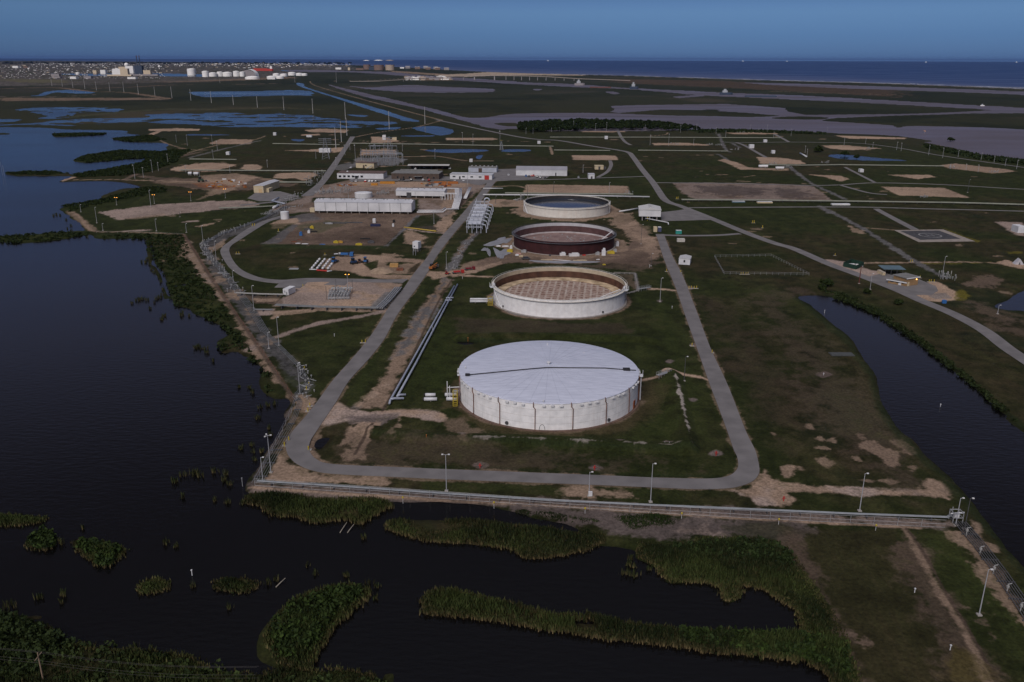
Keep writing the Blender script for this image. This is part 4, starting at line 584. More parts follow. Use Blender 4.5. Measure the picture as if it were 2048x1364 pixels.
stuff("reed_bed", bed(I3, 4, 2.2, .6, 8) + bed([(888,1042),(947,1041),(1027,1054),(1000,1075),(900,1066)], 3, 2.0, .95) + bed([(798,1040),(822,1040),(822,1048),(800,1050)], 5, 2.2, .2), "long tan and green reed belt between the fence and the ponds", "reeds")
I4 = [(851,1225),(851,1203),(867,1187),(905,1186),(960,1200),(1048,1221),(1107,1238),(1180,1236),(1240,1250),(1360,1266),(1482,1272),(1565,1274),(1600,1270),(1690,1290),(1704,1345),(1710,1400),(1668,1364),(1658,1347),(1608,1322),(1507,1309),(1406,1301),(1360,1290),(1240,1279),(1107,1260),(1013,1244),(920,1231)]
stuff("reed_bed", bed(I4, 5, 2.6, .4, 12, sm=False) + shrubs([(1360,1268),(1482,1274),(1600,1276),(1690,1300),(1700,1360),(1600,1315),(1480,1300),(1370,1286)], 300, 1.1, 2.2, np.array([.034,.056,.012]), False), "narrow green reed bank running across the bottom of the photo", "reeds")
I5 = [(1280,1090),(1345,1096),(1419,1080),(1507,1082),(1562,1094),(1595,1131),(1633,1191),(1663,1239),(1690,1285),(1610,1280),(1600,1230),(1588,1216),(1532,1180),(1482,1168),(1474,1196),(1451,1201),(1446,1175),(1406,1163),(1343,1163),(1328,1150),(1315,1132),(1282,1114)]
stuff("reed_bed", bed(I5, 4, 2.0, .5, 9, sm=False) + shrubs([(1350,1100),(1500,1085),(1560,1098),(1590,1135),(1500,1120),(1400,1115)], 200, 1.2, 1.8, np.array([.03,.048,.014])), "broad dark marsh belt beside the grassy slope, right of the pond", "reeds")
for P, t in [([(1035,1021),(1080,1021),(1160,1035),(1213,1040),(1200,1056),(1147,1051),(1093,1037),(1043,1031)], "low dark green scrub on the mud below the fence, left patch"), ([(1219,1036),(1280,1029),(1333,1033),(1360,1050),(1330,1060),(1267,1067),(1235,1052)], "low dark green scrub on the mud below the fence, right patch"), ([(1155,1062),(1180,1060),(1190,1080),(1165,1085)], "round dark green bush patch on the mud beside the reed belt")]:
    stuff("scrub_patch", bed(P, 5, 1.3, .05, green=np.array([.02, .034, .01])), t, "scrub")
# lower-left marsh, shoreline scrub
ML = [(-80,1240),(0,1237),(41,1242),(112,1269),(126,1290),(211,1303),(292,1307),(371,1317),(425,1347),(520,1353),(573,1337),(637,1345),(688,1342),(747,1354),(770,1440),(500,1460),(0,1460),(-120,1400)]
stuff("marsh_thicket", bed(ML, 2.2, 1.9, .6, 5, sm=False) + shrubs([(-60,1245),(41,1247),(112,1275),(120,1300),(60,1364),(-60,1364)], 320, 1.5, 2.5, np.array([.03,.044,.013])) + shrubs([(125,1295),(300,1312),(540,1360),(760,1364),(700,1420),(200,1420)], 160, 1.2, 1.6), "dark tangled marsh thicket filling the bottom left corner", "thicket")
SH = [([(292,481),(366,472),(378,500),(372,515),(394,545),(425,582),(455,632),(480,667),(500,705),(545,765),(560,800),(540,790),(524,770),(520,740),(480,708),(446,706),(437,690),(458,668),(421,642),(390,628),(380,618),(353,611),(341,597),(336,560),(310,520),(296,500)], "dense dark shoreline scrub between the lake and the dike"),
      ([(194,476),(250,470),(366,472),(330,482),(292,479),(246,477)], "thin scrub on the lake side of the dike corner"),
      ([(-60,476),(0,473),(137,465),(185,466),(181,469),(123,479),(41,486),(-60,488)], "long dark grassy spit reaching left into the lake"),
      ([(128,412),(200,400),(285,376),(330,374),(330,385),(250,400),(180,415),(140,425)], "shore scrub on the point below the bay"),
      ([(172,311),(238,301),(322,304),(345,300),(380,300),(350,325),(300,345),(250,352),(150,356),(147,350),(215,339),(283,326),(300,316),(250,318),(176,325),(150,321)], "dark brush covering the headland left of the plant"),
      ([(110,268),(160,267),(210,267),(200,270),(150,272),(112,273)], "low grassy islet in the upper lake"), ([(12,347),(45,344),(100,343),(135,348),(100,351),(30,350)], "narrow brushy islet at the left edge"), ([(225,278),(300,271),(330,280),(300,284),(260,283)], "brushy point on the upper lake shore")]
for P, t in SH:
    mp = MPP(*np.mean(P, 0)); Pw = GP(P); n = int(min(2600, area(Pw) * .125)); big = max(1.0, mp / .3)
    stuff("shore_scrub", shrubs(P, n, 1.5 * big, 1.15, np.array([.021,.031,.009]), False, 22, .4 * big), t, "scrub")
stuff("bank_brush", shrubs([(1640,580),(1690,590),(1755,622),(1840,678),(1930,750),(2010,822),(2060,868),(2011,832),(1924,756),(1834,686),(1773,644),(1722,618),(1667,598)], 270, 1.15, 1.3, np.array([.026,.036,.012]), False), "brushy far bank of the canal, below the access road", "scrub")
# lone bushes
BUSH = [(1655,575,3.6,"round dark bush left of the canal head"),(1643,582,2.6,"smaller bush at the canal head"),(1735,590,2.4,"bush on the bank below the gatehouse mast"),(1900,283,5,"dark bush on the river bank"),(1637,305,7,"large dark tree by the small far pond"),(1690,312,5,"bush left on the small far pond"),(1713,318,4,"bush at the near edge of the small far pond"),(1795,610,2.4,"bush on the canal bank")]
for x, y, r, t in BUSH:
    p = G(x, y); e = empty("bush", (p[0], p[1], LANDZ), 0, t, "bush"); n = 7; a = rng.random(n) * 6.28; q = rng.random(n) * r * .7
    cen = np.column_stack([q * np.cos(a), q * np.sin(a), rng.uniform(.3, .6, n) * r]); rad = np.full((n, 3), r * .6)
    V, F, c = leaves(cen, rad, 700, r * .13, np.array([.026, .038, .01])); npmesh("foliage", V, F, leafm, parent=e, col=c)
    mb = MB()
    for k in range(4): mb.tube([(0, 0, -.2), (cen[k][0] * .6, cen[k][1] * .6, cen[k][2])], r * .05, 6, r * .02)
    mb.build("stem", mat("bark", (.09, .07, .055), .9), e)
# reed clumps standing in the lake
CLUMPS = [(343,966,9),(352,964,7),(365,952,10),(392,950,14),(402,953,9),(430,945,12),(452,950,9),(448,962,10),(458,970,8),(365,996,6),(430,1002,4),(455,1006,8),(330,1088,10),(352,1095,4),(388,1174,5),(460,1217,6),(80,1198,8),(125,1192,9),(125,1206,4),(125,1088,14),(165,1058,4),(20,1215,16),(537,1168,10),(553,1162,4),(613,1132,4),(630,1148,4),(692,1153,7),(737,1168,8),(755,1176,7),(752,1197,5),(727,1077,5),(268,1298,9),(305,1300,9),(1262,1118,10),(1258,1130,8),(1268,1134,8),(1252,1150,11),(1270,1152,11),(1297,1140,5),
          (538,858,5),(541,872,4),(521,816,5),(548,808,7),(536,812,4),(507,785,8),(500,776,6),(478,775,4),(522,905,7),(504,891,6),(480,898,6),(508,905,4),(511,920,4),(512,838,8),(520,837,6),(425,723,5),(414,706,6),(412,698,5),(398,694,5),(392,697,5),(402,698,4),(366,628,7),(380,633,4),(362,632,5),(323,640,4),(330,632,4),(326,635,3),(300,618,3),(265,607,3),(275,602,6),(281,600,6),(288,599,6),(294,601,5),(312,600,5),(309,606,5),(318,596,6),(324,590,6),(322,596,4),(303,540,4),(292,525,6),(295,520,6),(284,525,3),(300,530,5),(308,545,5),(316,555,5),(322,566,5),(326,580,5),(108,432,4),(113,430,4),(121,431,3),(132,440,3),(142,452,3),(143,462,3),(135,458,2),(174,475,3),(355,607,3),(485,1008,5),(8,1230,5)]
for x, y, r in CLUMPS:
    p = G(x, y); mp = MPP(x, y); rr = r * mp * .75; n = max(6, int(rr * rr * 5)); a = rng.random(n) * 6.28; q = rng.random(n) ** .7 * rr
    V, F, c = reeds(np.column_stack([q * np.cos(a), q * np.sin(a) * .7]), .8 + min(1.5, rr * .5), .45, 4, .10, 0, GT, .35)
    o = npmesh("reed_clump", V, F, leafm, col=c); o.location = (p[0], p[1], -.05)
    z = "in the small pond inlet left of the marsh belt" if x > 1200 else "in the arc of tufts left of the fence corner" if 940 < y < 1012 and x > 340 else "at the tip of the curved leafy island" if x > 680 else "between the lower islets" if y > 1140 and x > 350 else "near the bottom left marsh" if y > 1120 else "beside the lower left islets" if y > 1080 else "off the left fence" if x > 470 else "off the shoreline point" if y > 640 else "in the row off the shoreline scrub" if y > 515 else "off the lake corner"
    tag(o, "%s reed tuft %s" % ("taller" if r > 7 else "small", z), "reed clump", "reed clumps " + z)
ISL = [((-60,1032),(78,1038),(76,1046),(30,1050),(-60,1055),"low reed strip reaching in from the left edge of the lake"),((62,1082),(85,1066),(102,1070),(104,1096),(66,1094),"small grassy islet left of the leafy islet"),((152,1090),(180,1084),(243,1100),(228,1125),(200,1130),"round leafy islet in the lower left lake"),((283,1170),(320,1162),(336,1176),(310,1184),(285,1188),"short reed islet in the lower lake, tan front edge"),((433,1170),(460,1160),(515,1170),(490,1183),(450,1182),"flat green islet left of the curved reed island")]
for I in ISL:
    P = list(I[:5]); stuff("reed_islet", bed(P, 7, 1.7, .4, 7) + (shrubs(P, 60, .9, 1.5, np.array([.034,.056,.012])) if 'leafy' in I[5] else []), I[5], "islet")
# wood on the far river bank
GV = [(1036,262),(1040,250),(1090,246),(1150,244),(1250,246),(1320,248),(1352,252),(1384,257),(1400,262),(1350,263),(1260,260),(1180,261),(1120,264),(1060,266)]
P = GP(GV, .5); q = inpoly(P, 700); hh = rng.uniform(5, 8, 700); cen = np.column_stack([q, hh * .62]); rad = np.column_stack([hh * .55, hh * .55, hh * .42])
mbt = MB()
V1, F1, c1 = leaves(cen, rad, 700 * 110, 1.1, np.array([.022, .034, .012]), np.array([.008, .014, .006]))
stuff("riverside_wood", [(V1, F1, c1)], "dense dark green wood on the river bank beyond the plant", "wood")
for pts, t in [([(1380,262),(1440,260),(1530,262),(1650,267),(1650,270),(1500,266),(1400,266)], "thin hedge of dark brush along the near river bank"), ([(1850,290),(1960,311),(2060,324),(2060,332),(1960,320),(1850,296)], "dark brush on the near river bank at the right edge")]:
    stuff("bank_brush", shrubs(pts, 500, 3.5, 2.2, np.array([.022,.032,.012]), False, 14, 1.2), t, "scrub")
# fallen poles in the water
for a, b, t in [((680,1066),(694,1048),"pale log leaning out of the reeds by the fence"),((695,1066),(708,1052),"thinner pale log leaning beside it"),((552,1175),(571,1160),"pale driftwood log floating in the lake")]:
    p, q = G(*a), G(*b); o = MB().tube([(p[0], p[1], .1), ((p[0] + q[0]) / 2, (p[1] + q[1]) / 2, .35), (q[0], q[1], .5)], .13, 6, .07).build("driftwood_log", mat("driftwood", (.3, .27, .22), .9)); tag(o, t, "log")
# ------------------------------------------------------------------ plant objects
Z0 = LANDZ
def hgt(x, yb, yt, z=LANDZ):                    # real height of a vertical thing from its base and top rows
    b = G(x, yb, z); d = Fv + (x - CX) / FPX * Rv - (yt - CY) / FPX * Uv; dh = math.hypot(d[0], d[1]); t = math.hypot(b[0], b[1]) / dh
    return CAM_H + d[2] * t - z
def gp(x, y, z=LANDZ): return G(x, y, z)
def children(o): return [q for q in COL.objects if q.parent == o]
def clone(root, loc, rz, label, sc=None):
    def cp(o, par):
        c = o.copy(); COL.objects.link(c); c.parent = par
        for ch in CH[o.name]: cp(bpy.data.objects[ch], c)
        return c
    def reg(o):
        CH[o.name] = [q.name for q in children(o)]
        for q in children(o): reg(q)
    if root.name not in CH: reg(root)
    r = cp(root, None); r.location = [float(v) for v in loc]; r.rotation_euler = (0, 0, rz)
    if sc: r.scale = sc
    if label: r['label'] = label
    return r
CH = {}
white = mat("white_paint", (.56, .57, .59), .55, .06, .15, c2=(.61, .62, .635)); whiteroof = mat("white_roof_sheet", (.47, .48, .51), .5, .08, .12, stretch=(1, .15, 1))
cream = mat("cream_cladding", (.5, .42, .28), .7, .08, .3); brick = mat("tan_brick", (.27, .17, .085), .85, .12, .6); brownw = mat("brown_cladding", (.085, .062, .05), .8, .15, .4)
steel = mat("galvanised_steel", (.33, .34, .35), .5, .15, .6, metal=.3); dsteel = mat("dark_steel", (.07, .07, .075), .6, .2, .6); glass = mat("window_glass", (.02, .025, .03), .12, .1, 1, spec=.6)
rust = mat("rust", (.15, .06, .035), .85, .35, .5); rubber = mat("rubber", (.02, .02, .02), .9); yel = mat("yellow_paint", (.42, .32, .03), .6, .1, 1); redp = mat("red_paint", (.38, .03, .025), .6, .15, 1)
bluep = mat("blue_paint", (.03, .12, .32), .5, .15, 1); orangep = mat("orange_paint", (.34, .12, .03), .6, .15, .6); teal = mat("teal_paint", (.03, .26, .22), .6, .1, 1); greenp = mat("dark_green_screen", (.012, .04, .028), .8, .2, 1)
grayroof = mat("grey_roof", (.17, .17, .165), .85, .12, .4); brownroof = mat("brown_roof", (.11, .075, .065), .85, .15, .4); blueroof = mat("blue_grey_roof", (.09, .14, .17), .7, .1, .4); wood = mat("weathered_wood", (.22, .16, .11), .9, .2, 1)
pipew = mat("white_pipe", (.55, .56, .58), .45, .06, .4); pipeb = mat("pale_blue_pipe", (.30, .33, .40), .4, .1, .3); trayg = mat("rack_coating", (.20, .21, .17), .7, .12, .3); concr = mat("concrete", (.3, .28, .26), .9, .12, .5); darkpipe = mat("black_rubber_hose", (.02, .02, .022), .7)

palebox = mat("pale_box", (.3, .3, .29), .7)
cond = mat("dull_conduit", (.15, .16, .17), .6, .15, .5)
# ---- storage tanks
def shellmat(name, c, streak, amt, sc=(1.0, 1.0, .06), c2=None):
    m = mat(name, c, .6, .05, .5, c2=c2); t = m.node_tree; b = t.nodes["Principled BSDF"]; old = b.inputs["Base Color"].links[0].from_socket
    tc = t.nodes.new("ShaderNodeTexCoord"); mp = t.nodes.new("ShaderNodeMapping"); mp.inputs[3].default_value = sc; n = t.nodes.new("ShaderNodeTexNoise"); n.inputs["Scale"].default_value = 1.3; n.inputs["Detail"].default_value = 7; n.inputs["Roughness"].default_value = .7
    r = t.nodes.new("ShaderNodeMapRange"); r.inputs[1].default_value = .5; r.inputs[2].default_value = .78; r.inputs[4].default_value = amt
    mx = t.nodes.new("ShaderNodeMix"); mx.data_type = 'RGBA'; mx.inputs["B"].default_value = (*streak, 1)
    t.links.new(tc.outputs["Object"], mp.inputs[0]); t.links.new(mp.outputs[0], n.inputs[0]); t.links.new(n.outputs[0], r.inputs[0]); t.links.new(r.outputs[0], mx.inputs["Factor"]); t.links.new(old, mx.inputs["A"]); t.links.new(mx.outputs["Result"], b.inputs["Base Color"]); return m
# 1: cone-roofed tank in front
c0 = TANKC[(1095, 865)]; R4 = 30.3; H4 = hgt(1095, 865, 810)
T = empty("storage_tank", (c0[0], c0[1], Z0), 0, "big white storage tank with a pale closed roof, nearest the camera", "storage tank", "large crude oil tanks in a row")
ash = math.atan2(-c0[1], -c0[0])               # angle facing the camera
sm = shellmat("white_shell", (.73, .735, .74), (.46, .43, .39), .38, (.8, .8, .05), c2=(.79, .79, .79))
MB().ring((0, 0, 0), [(R4, 0), (R4, H4)], 120).build("shell", sm, T, True)
rm_ = mat("aluminium_roof", (.48, .51, .61), .45, .05, .5, c2=(.53, .56, .66), stretch=(.4, 2.2, 1), spec=.4)
MB().ring((0, 0, H4), [(R4 + .12, -.25), (R4 + .12, .02), (R4, .05), (R4 * .66, .75), (R4 * .33, 1.35), (.6, 1.75), (.01, 1.78)], 120).build("roof", rm_, T, True)
mb = MB()
for k in range(40): a = 2 * math.pi * (k + .5) / 40; mb.tube([(math.cos(a) * q, math.sin(a) * q, H4 + z) for q, z in ((R4 - .2, .06), (R4 * .66, .77), (R4 * .33, 1.37), (1.2, 1.72))], .035, 4, cap=False)
mb.build("roof_seam", mat("seam_grey", (.36, .39, .48), .6), T); mb = MB()
for z in (2.3, 4.6, 6.9): mb.ring((0, 0, z), [(R4 + .015, -.03), (R4 + .03, 0), (R4 + .015, .03)], 120)
mb.build("wall_seam", mat("seam_stain", (.42, .39, .35), .8, .3, .4), T)
MB().ring((0, 0, 0), [(R4 + .9, -.3), (R4 + .9, .22), (R4 + .02, .25)], 96).build("foundation_ring", mat("ring_wall", (.13, .085, .065), .9, .2, .4), T)
for k in range(16):
    if k in (5, 6, 7, 8, 9, 10): continue
    a = ash + R_(-8.4 + 22 * k if k < 5 else -8.4 - 22 * (16 - k)); ca, sa = math.cos(a), math.sin(a)
    P = [(ca * (R4 + .02), sa * (R4 + .02), H4 + .1), (ca * (R4 + .35), sa * (R4 + .35), H4 - .1), (ca * (R4 + .35), sa * (R4 + .35), H4 - 1.2)]
    a2 = a + .018; P += [(math.cos(a2) * (R4 + .3), math.sin(a2) * (R4 + .3), H4 - 1.9), (math.cos(a2) * (R4 + .3), math.sin(a2) * (R4 + .3), .2)]
    MB().tube(P, .13, 6).build("drain_pipe", rust, T)
    for j in (6, 11, 16):
        b = a + R_(j); MB().box((math.cos(b) * (R4 + .3), math.sin(b) * (R4 + .3), H4 - 1.0 + .15 * (j == 11)), (.75, 1.0, .45), b).build("rim_vent", white, T)
def roofpt(px, py, zz):
    p = G(px, py, Z0 + H4 + zz); return (p[0] - c0[0], p[1] - c0[1], H4 + zz)
hl = [roofpt(931, 750, .55), roofpt(1000, 743.5, 1.15), roofpt(1060, 737.5, 1.75), roofpt(1093, 735, 1.95), roofpt(1150, 735.5, 1.55), roofpt(1210, 736, 1.0), roofpt(1255, 739.5, .5), roofpt(1272, 740.5, .3)]
MB().tube(hl, .16, 6).build("roof_cable", darkpipe, T)
MB().box(roofpt(935, 750.5, .4), (1.5, 1.2, .5)).build("cable_box", darkpipe, T); MB().box(roofpt(1253, 740, .35), (2.3, 1.6, .6)).build("cable_box", darkpipe, T)
mb = MB().ring((0, 0, H4 + 1.7), [(.35, 0), (.35, .6), (.7, .7), (.7, .9), (.01, 1.05)], 12).build("centre_vent", white, T)
for px, py in ((931, 736), (1087, 803), (1095, 690), (1168, 708)): MB().ring(roofpt(px, py, .3), [(.25, 0), (.25, .5), (.01, .6)], 8).build("roof_hatch", white, T)
for px, s in ((1020, -1), (1208, 1)):
    a = ash + math.asin((px - 1095) / 179.); b = MB().ring((0, 0, 0), [(.01, 0), (.6, 0), (.6, .25), (.01, .25)], 14)
    o = b.build("manway", dsteel, T); o.location = (math.cos(a) * (R4 + .02), math.sin(a) * (R4 + .02), 1.2); o.rotation_euler = (0, R_(90), a)
a = ash + math.asin(-10 / 179.); mb = MB(); mb.tube([(math.cos(a + t * .03) * (R4 + .08), math.sin(a + t * .03) * (R4 + .08), .2 + 1.9 * math.sqrt(max(0, 1 - t * t))) for t in np.linspace(-1, 1, 11)], .06, 5); mb.build("door_sheet", dsteel, T)
a = ash + math.asin(166 / 179.); o = MB().box((0, 0, 0), (.3, 1.6, 2.6)).build("rusty_panel", mat("orange_rust", (.24, .07, .025), .9, .2, 1), T); o.location = (math.cos(a) * (R4 + .1), math.sin(a) * (R4 + .1), .3); o.rotation_euler = (0, 0, a)
# gauge platform on the right rim
a = ash + R_(83); mb = MB(); ca, sa = math.cos(a), math.sin(a)
for q in (R4 + .3, R4 + 1.3):
    for t in (-.04, 0, .04): mb.tube([(math.cos(a + t) * q, math.sin(a + t) * q, H4 - .3), (math.cos(a + t) * q, math.sin(a + t) * q, H4 + 1.2)], .06, 5)
    for z in (.6, 1.2): mb.tube([(math.cos(a + t) * q, math.sin(a + t) * q, H4 + z) for t in (-.04, 0, .04)], .05, 5)
mb.box((ca * (R4 + .8), sa * (R4 + .8), H4 - .3), (1.2, 2.6, .12), a); mb.tube([(ca * (R4 + .8), sa * (R4 + .8), 0), (ca * (R4 + .8), sa * (R4 + .8), H4)], .2, 8); mb.build("gauge_platform", white, T)

def rim(mb, R, H, prof, n=120): mb.ring((0, 0, 0), prof, n); return mb
def rail(mb, R, z0, z1, n=60, r=.04):
    for k in range(n):
        a = 2 * math.pi * k / n; mb.tube([(R * math.cos(a), R * math.sin(a), z0), (R * math.cos(a), R * math.sin(a), z1)], r, 4, cap=False)
    mb.ring((0, 0, 0), [(R - r, z1), (R + r, z1), (R + r, z1 + 2 * r), (R - r, z1 + 2 * r), (R - r, z1)], 96)
def open_tank(key, H, roofz, label, sh, inner, band, walk, deckm, bandh=1.4, rimm=None):
    c = TANKC[key]; R = {638.7: 31.1, 513: 30.9, 438: 31.6}[key[1]]
    T = empty("storage_tank", (c[0], c[1], Z0), 0, label, "storage tank", "large crude oil tanks in a row"); a0 = math.atan2(-c[1], -c[0])
    MB().ring((0, 0, 0), [(R, 0), (R, H)], 120).build("shell", sh, T, True)
    MB().ring((0, 0, 0), [(R - .05, H), (R - .05, H - bandh)], 120).build("inner_band", band, T, True)
    MB().ring((0, 0, 0), [(R - .05, H - bandh), (R - .05, .1)], 120).build("inner_wall", inner, T, True)
    MB().ring((0, 0, 0), [(R + .02, H - 1.0), (R + walk, H - .95), (R + walk, H - .8), (R + .02, H - .8)], 120).build("walkway", rimm or sh, T)
    MB().ring((0, 0, 0), [(R - .1, H - .02), (R - .1, H + .1), (R + .15, H + .1), (R + .15, H - .02)], 120).build("top_ring", rimm or sh, T)
    mb = MB(); rail(mb, R + walk, H - .8, H + .25); mb.build("handrail", steel if not rimm else rimm, T)
    MB().ring((0, 0, 0), [(R + 1.0, -.3), (R + 1.0, .2), (R + .02, .22)], 96).build("foundation_ring", concr, T)
    MB().ring((0, 0, roofz), [(.01, .1), (R - 3.0, 0), (R - 2.9, .5), (R - .3, .55), (R - .3, 0)], 96).build("floating_roof", deckm, T)
    return T, a0, R
whitesh = shellmat("white_shell_clean", (.74, .74, .745), (.5, .42, .34), .22, (.5, .5, .04), c2=(.78, .78, .78)); creamsh = shellmat("stained_white_shell", (.64, .62, .57), (.42, .28, .18), .35, (.5, .5, .04))
darkin = mat("oily_inner_wall", (.035, .033, .035), .6, .3, .3); rustin = mat("rusty_inner_wall", (.085, .042, .028), .85, .3, .25); redsh = mat("red_primer", (.042, .013, .014), .75, .25, .25)
redin = mat("red_brown_inner_wall", (.085, .045, .045), .8, .2, .3); bandw = mat("chalky_band", (.42, .42, .44), .7, .1, .3); bandc = mat("cream_band", (.4, .34, .25), .8, .15, .3)
def deckmat(name, kind):
    m = bpy.data.materials.new(name); m.use_nodes = True; t = m.node_tree; b = t.nodes["Principled BSDF"]; b.inputs["Roughness"].default_value = .8
    tc = t.nodes.new("ShaderNodeTexCoord"); n = t.nodes.new("ShaderNodeTexNoise"); n.inputs["Scale"].default_value = .25 if kind != 'panel' else .5; n.inputs["Detail"].default_value = 7; t.links.new(tc.outputs["Object"], n.inputs[0])
    r = t.nodes.new("ShaderNodeValToRGB"); t.links.new(n.outputs[0], r.inputs[0]); r.color_ramp.elements[0].position = .35; r.color_ramp.elements[1].position = .65
    if kind == 'panel':                                      # steel sheets with rust ponding inside each sheet
        bt = t.nodes.new("ShaderNodeTexBrick"); bt.offset = 0; bt.inputs["Scale"].default_value = 1; bt.inputs["Brick Width"].default_value = 3.0; bt.inputs["Row Height"].default_value = 3.6; bt.inputs["Mortar Size"].default_value = .62; bt.inputs["Mortar Smooth"].default_value = .5
        mp = t.nodes.new("ShaderNodeMapping"); mp.inputs[2].default_value = (0, 0, .12); t.links.new(tc.outputs["Object"], mp.inputs[0]); t.links.new(mp.outputs[0], bt.inputs[0])
        bt.inputs["Mortar"].default_value = (.42, .36, .31, 1); r.color_ramp.elements[0].color = (.11, .05, .03, 1); r.color_ramp.elements[1].color = (.34, .25, .21, 1); r.color_ramp.elements[0].position = .42; r.color_ramp.elements[1].position = .56
        n3 = t.nodes.new("ShaderNodeTexNoise"); n3.inputs["Scale"].default_value = .16; t.links.new(tc.outputs["Object"], n3.inputs[0])
        t.links.new(r.outputs[0], bt.inputs["Color1"]); t.links.new(r.outputs[0], bt.inputs["Color2"])
        n4 = t.nodes.new("ShaderNodeTexNoise"); n4.inputs["Scale"].default_value = .35; n4.inputs["Detail"].default_value = 8; n4.inputs["Roughness"].default_value = .75; t.links.new(tc.outputs["Object"], n4.inputs[0]); m4 = t.nodes.new("ShaderNodeMapRange"); m4.inputs[1].default_value = .42; m4.inputs[2].default_value = .62; m4.inputs[4].default_value = .8; t.links.new(n4.outputs[0], m4.inputs[0])
        x4 = t.nodes.new("ShaderNodeMix"); x4.data_type = 'RGBA'; x4.inputs["B"].default_value = (.24, .15, .11, 1); t.links.new(m4.outputs[0], x4.inputs["Factor"]); t.links.new(bt.outputs[0], x4.inputs["A"]); t.links.new(x4.outputs["Result"], b.inputs["Base Color"])
    else:
        r.color_ramp.elements[0].color = (.16, .10, .09, 1); r.color_ramp.elements[1].color = (.24, .17, .155, 1); t.links.new(r.outputs[0], b.inputs["Base Color"])
    return m
rimring = mat("cream_seal_ring", (.34, .25, .15), .85, .3, .25, c2=(.42, .33, .22)); whring = mat("pale_seal_ring", (.40, .37, .37), .8, .15, .3)
# 2: white open tank with rusty panelled roof
T3, a3, R3 = open_tank((1117, 638.7), 8.3, 2.6, "white open-topped tank with a rust-checkered floating roof, second from the front", whitesh, rustin, bandc, 1.0, deckmat("rust_panel_deck", 'panel'), 2.0, creamsh)
MB().ring((0, 0, 2.75), [(R3 - 5.2, 0), (R3 - 5.0, .35), (R3 - .4, .4), (R3 - .4, .1)], 96).build("seal_ring", rimring, T3)
o = MB(); 
for s in (-.6, .6): o.tube([(R3 - 1 + 0, s, 8.3), (R3 - 11, s, 3.2)], .14, 5)
for k in range(16): t = k / 15; o.tube([(R3 - 1 - 10 * t, -.6, 8.3 - 5.1 * t), (R3 - 1 - 10 * t, .6, 8.3 - 5.1 * t)], .06, 4)
o = o.build("rolling_ladder", white, T3); o.rotation_euler = (0, 0, a3 + R_(68))
for ang in (72, -75):
    a = a3 + R_(ang); mb = MB()
    for q in (R3 + .2, R3 + 2.2):
        for t in (-.045, 0, .045): mb.tube([(math.cos(a + t) * q, math.sin(a + t) * q, 7.8), (math.cos(a + t) * q, math.sin(a + t) * q, 9.6)], .07, 5)
    mb.box((math.cos(a) * (R3 + 1.2), math.sin(a) * (R3 + 1.2), 7.7), (2.2, 3.2, .15), a); mb.box((math.cos(a) * (R3 + .6), math.sin(a) * (R3 + .6), 8.6), (.8, 1.6, .7), a)
    mb.tube([(math.cos(a + t * .35) * (R3 + .5), math.sin(a + t * .35) * (R3 + .5), 8 * (1 - t)) for t in np.linspace(0, 1, 12)], .22, 6); mb.build("gauge_platform", white, T3)
for px in (1010, 1200):
    a = a3 + math.asin((px - 1117) / 131.); o = MB().ring((0, 0, 0), [(.01, 0), (.5, 0), (.5, .3), (.01, .3)], 14).build("manway", dsteel, T3); o.location = (math.cos(a) * R3, math.sin(a) * R3, 1.2); o.rotation_euler = (0, R_(90), a)
# 3: red-primed open tank under repair
T2, a2, R2 = open_tank((1127, 513), 7.9, 1.2, "dark red primed open-topped tank under repair, third from the front", redsh, redin, bandw, 1.3, deckmat("brown_deck", 'plain'), 2.0, mat("dark_grey_walkway", (.075, .08, .09), .7, .2, .5))
MB().ring((0, 0, 1.3), [(R2 - 2.2, 0), (R2 - 2.0, 1.0), (R2 - .5, 1.0), (R2 - .5, .1)], 96).build("seal_ring", whring, T2)
mb = MB()
for k in range(60): a = rng.random() * 6.28; q = math.sqrt(rng.random()) * 26; mb.box((q * math.cos(a), q * math.sin(a), 1.3), (rng.uniform(.3, 1.2), rng.uniform(.3, 1.0), .4), a)
mb.build("roof_leg", steel, T2)
o = MB()
for s in (-.6, .6): o.tube([(R2 - 1, s, 7.9), (R2 - 8, s, 2.2)], .14, 5)
for k in range(12): t = k / 11; o.tube([(R2 - 1 - 7 * t, -.6, 7.9 - 5.7 * t), (R2 - 1 - 7 * t, .6, 7.9 - 5.7 * t)], .06, 4)
o = o.build("rolling_ladder", white, T2); o.rotation_euler = (0, 0, a2 + R_(98))
# 4: far white tank with water standing on its roof
pondm = watermat("roof_pond_water", (.03, .035, .045), .12, .8, .03)
T1, a1, R1 = open_tank((1133, 438), 7.2, 4.3, "white open-topped tank with standing rainwater on its roof, farthest in the row", creamsh, darkin, creamsh, .7, pondm, .5, creamsh)
for ang in (80, -80):
    a = a1 + R_(ang); mb = MB(); mb.tube([(math.cos(a + t * .3) * (R1 + .7), math.sin(a + t * .3) * (R1 + .7), 7 * (1 - t)) for t in np.linspace(0, 1, 10)], .3, 6)
    for t in (-.05, .05): mb.tube([(math.cos(a + t) * (R1 + 1), math.sin(a + t) * (R1 + 1), 0), (math.cos(a + t) * (R1 + 1), math.sin(a + t) * (R1 + 1), 8.6)], .12, 5)
    mb.build("access_stair", white, T1)
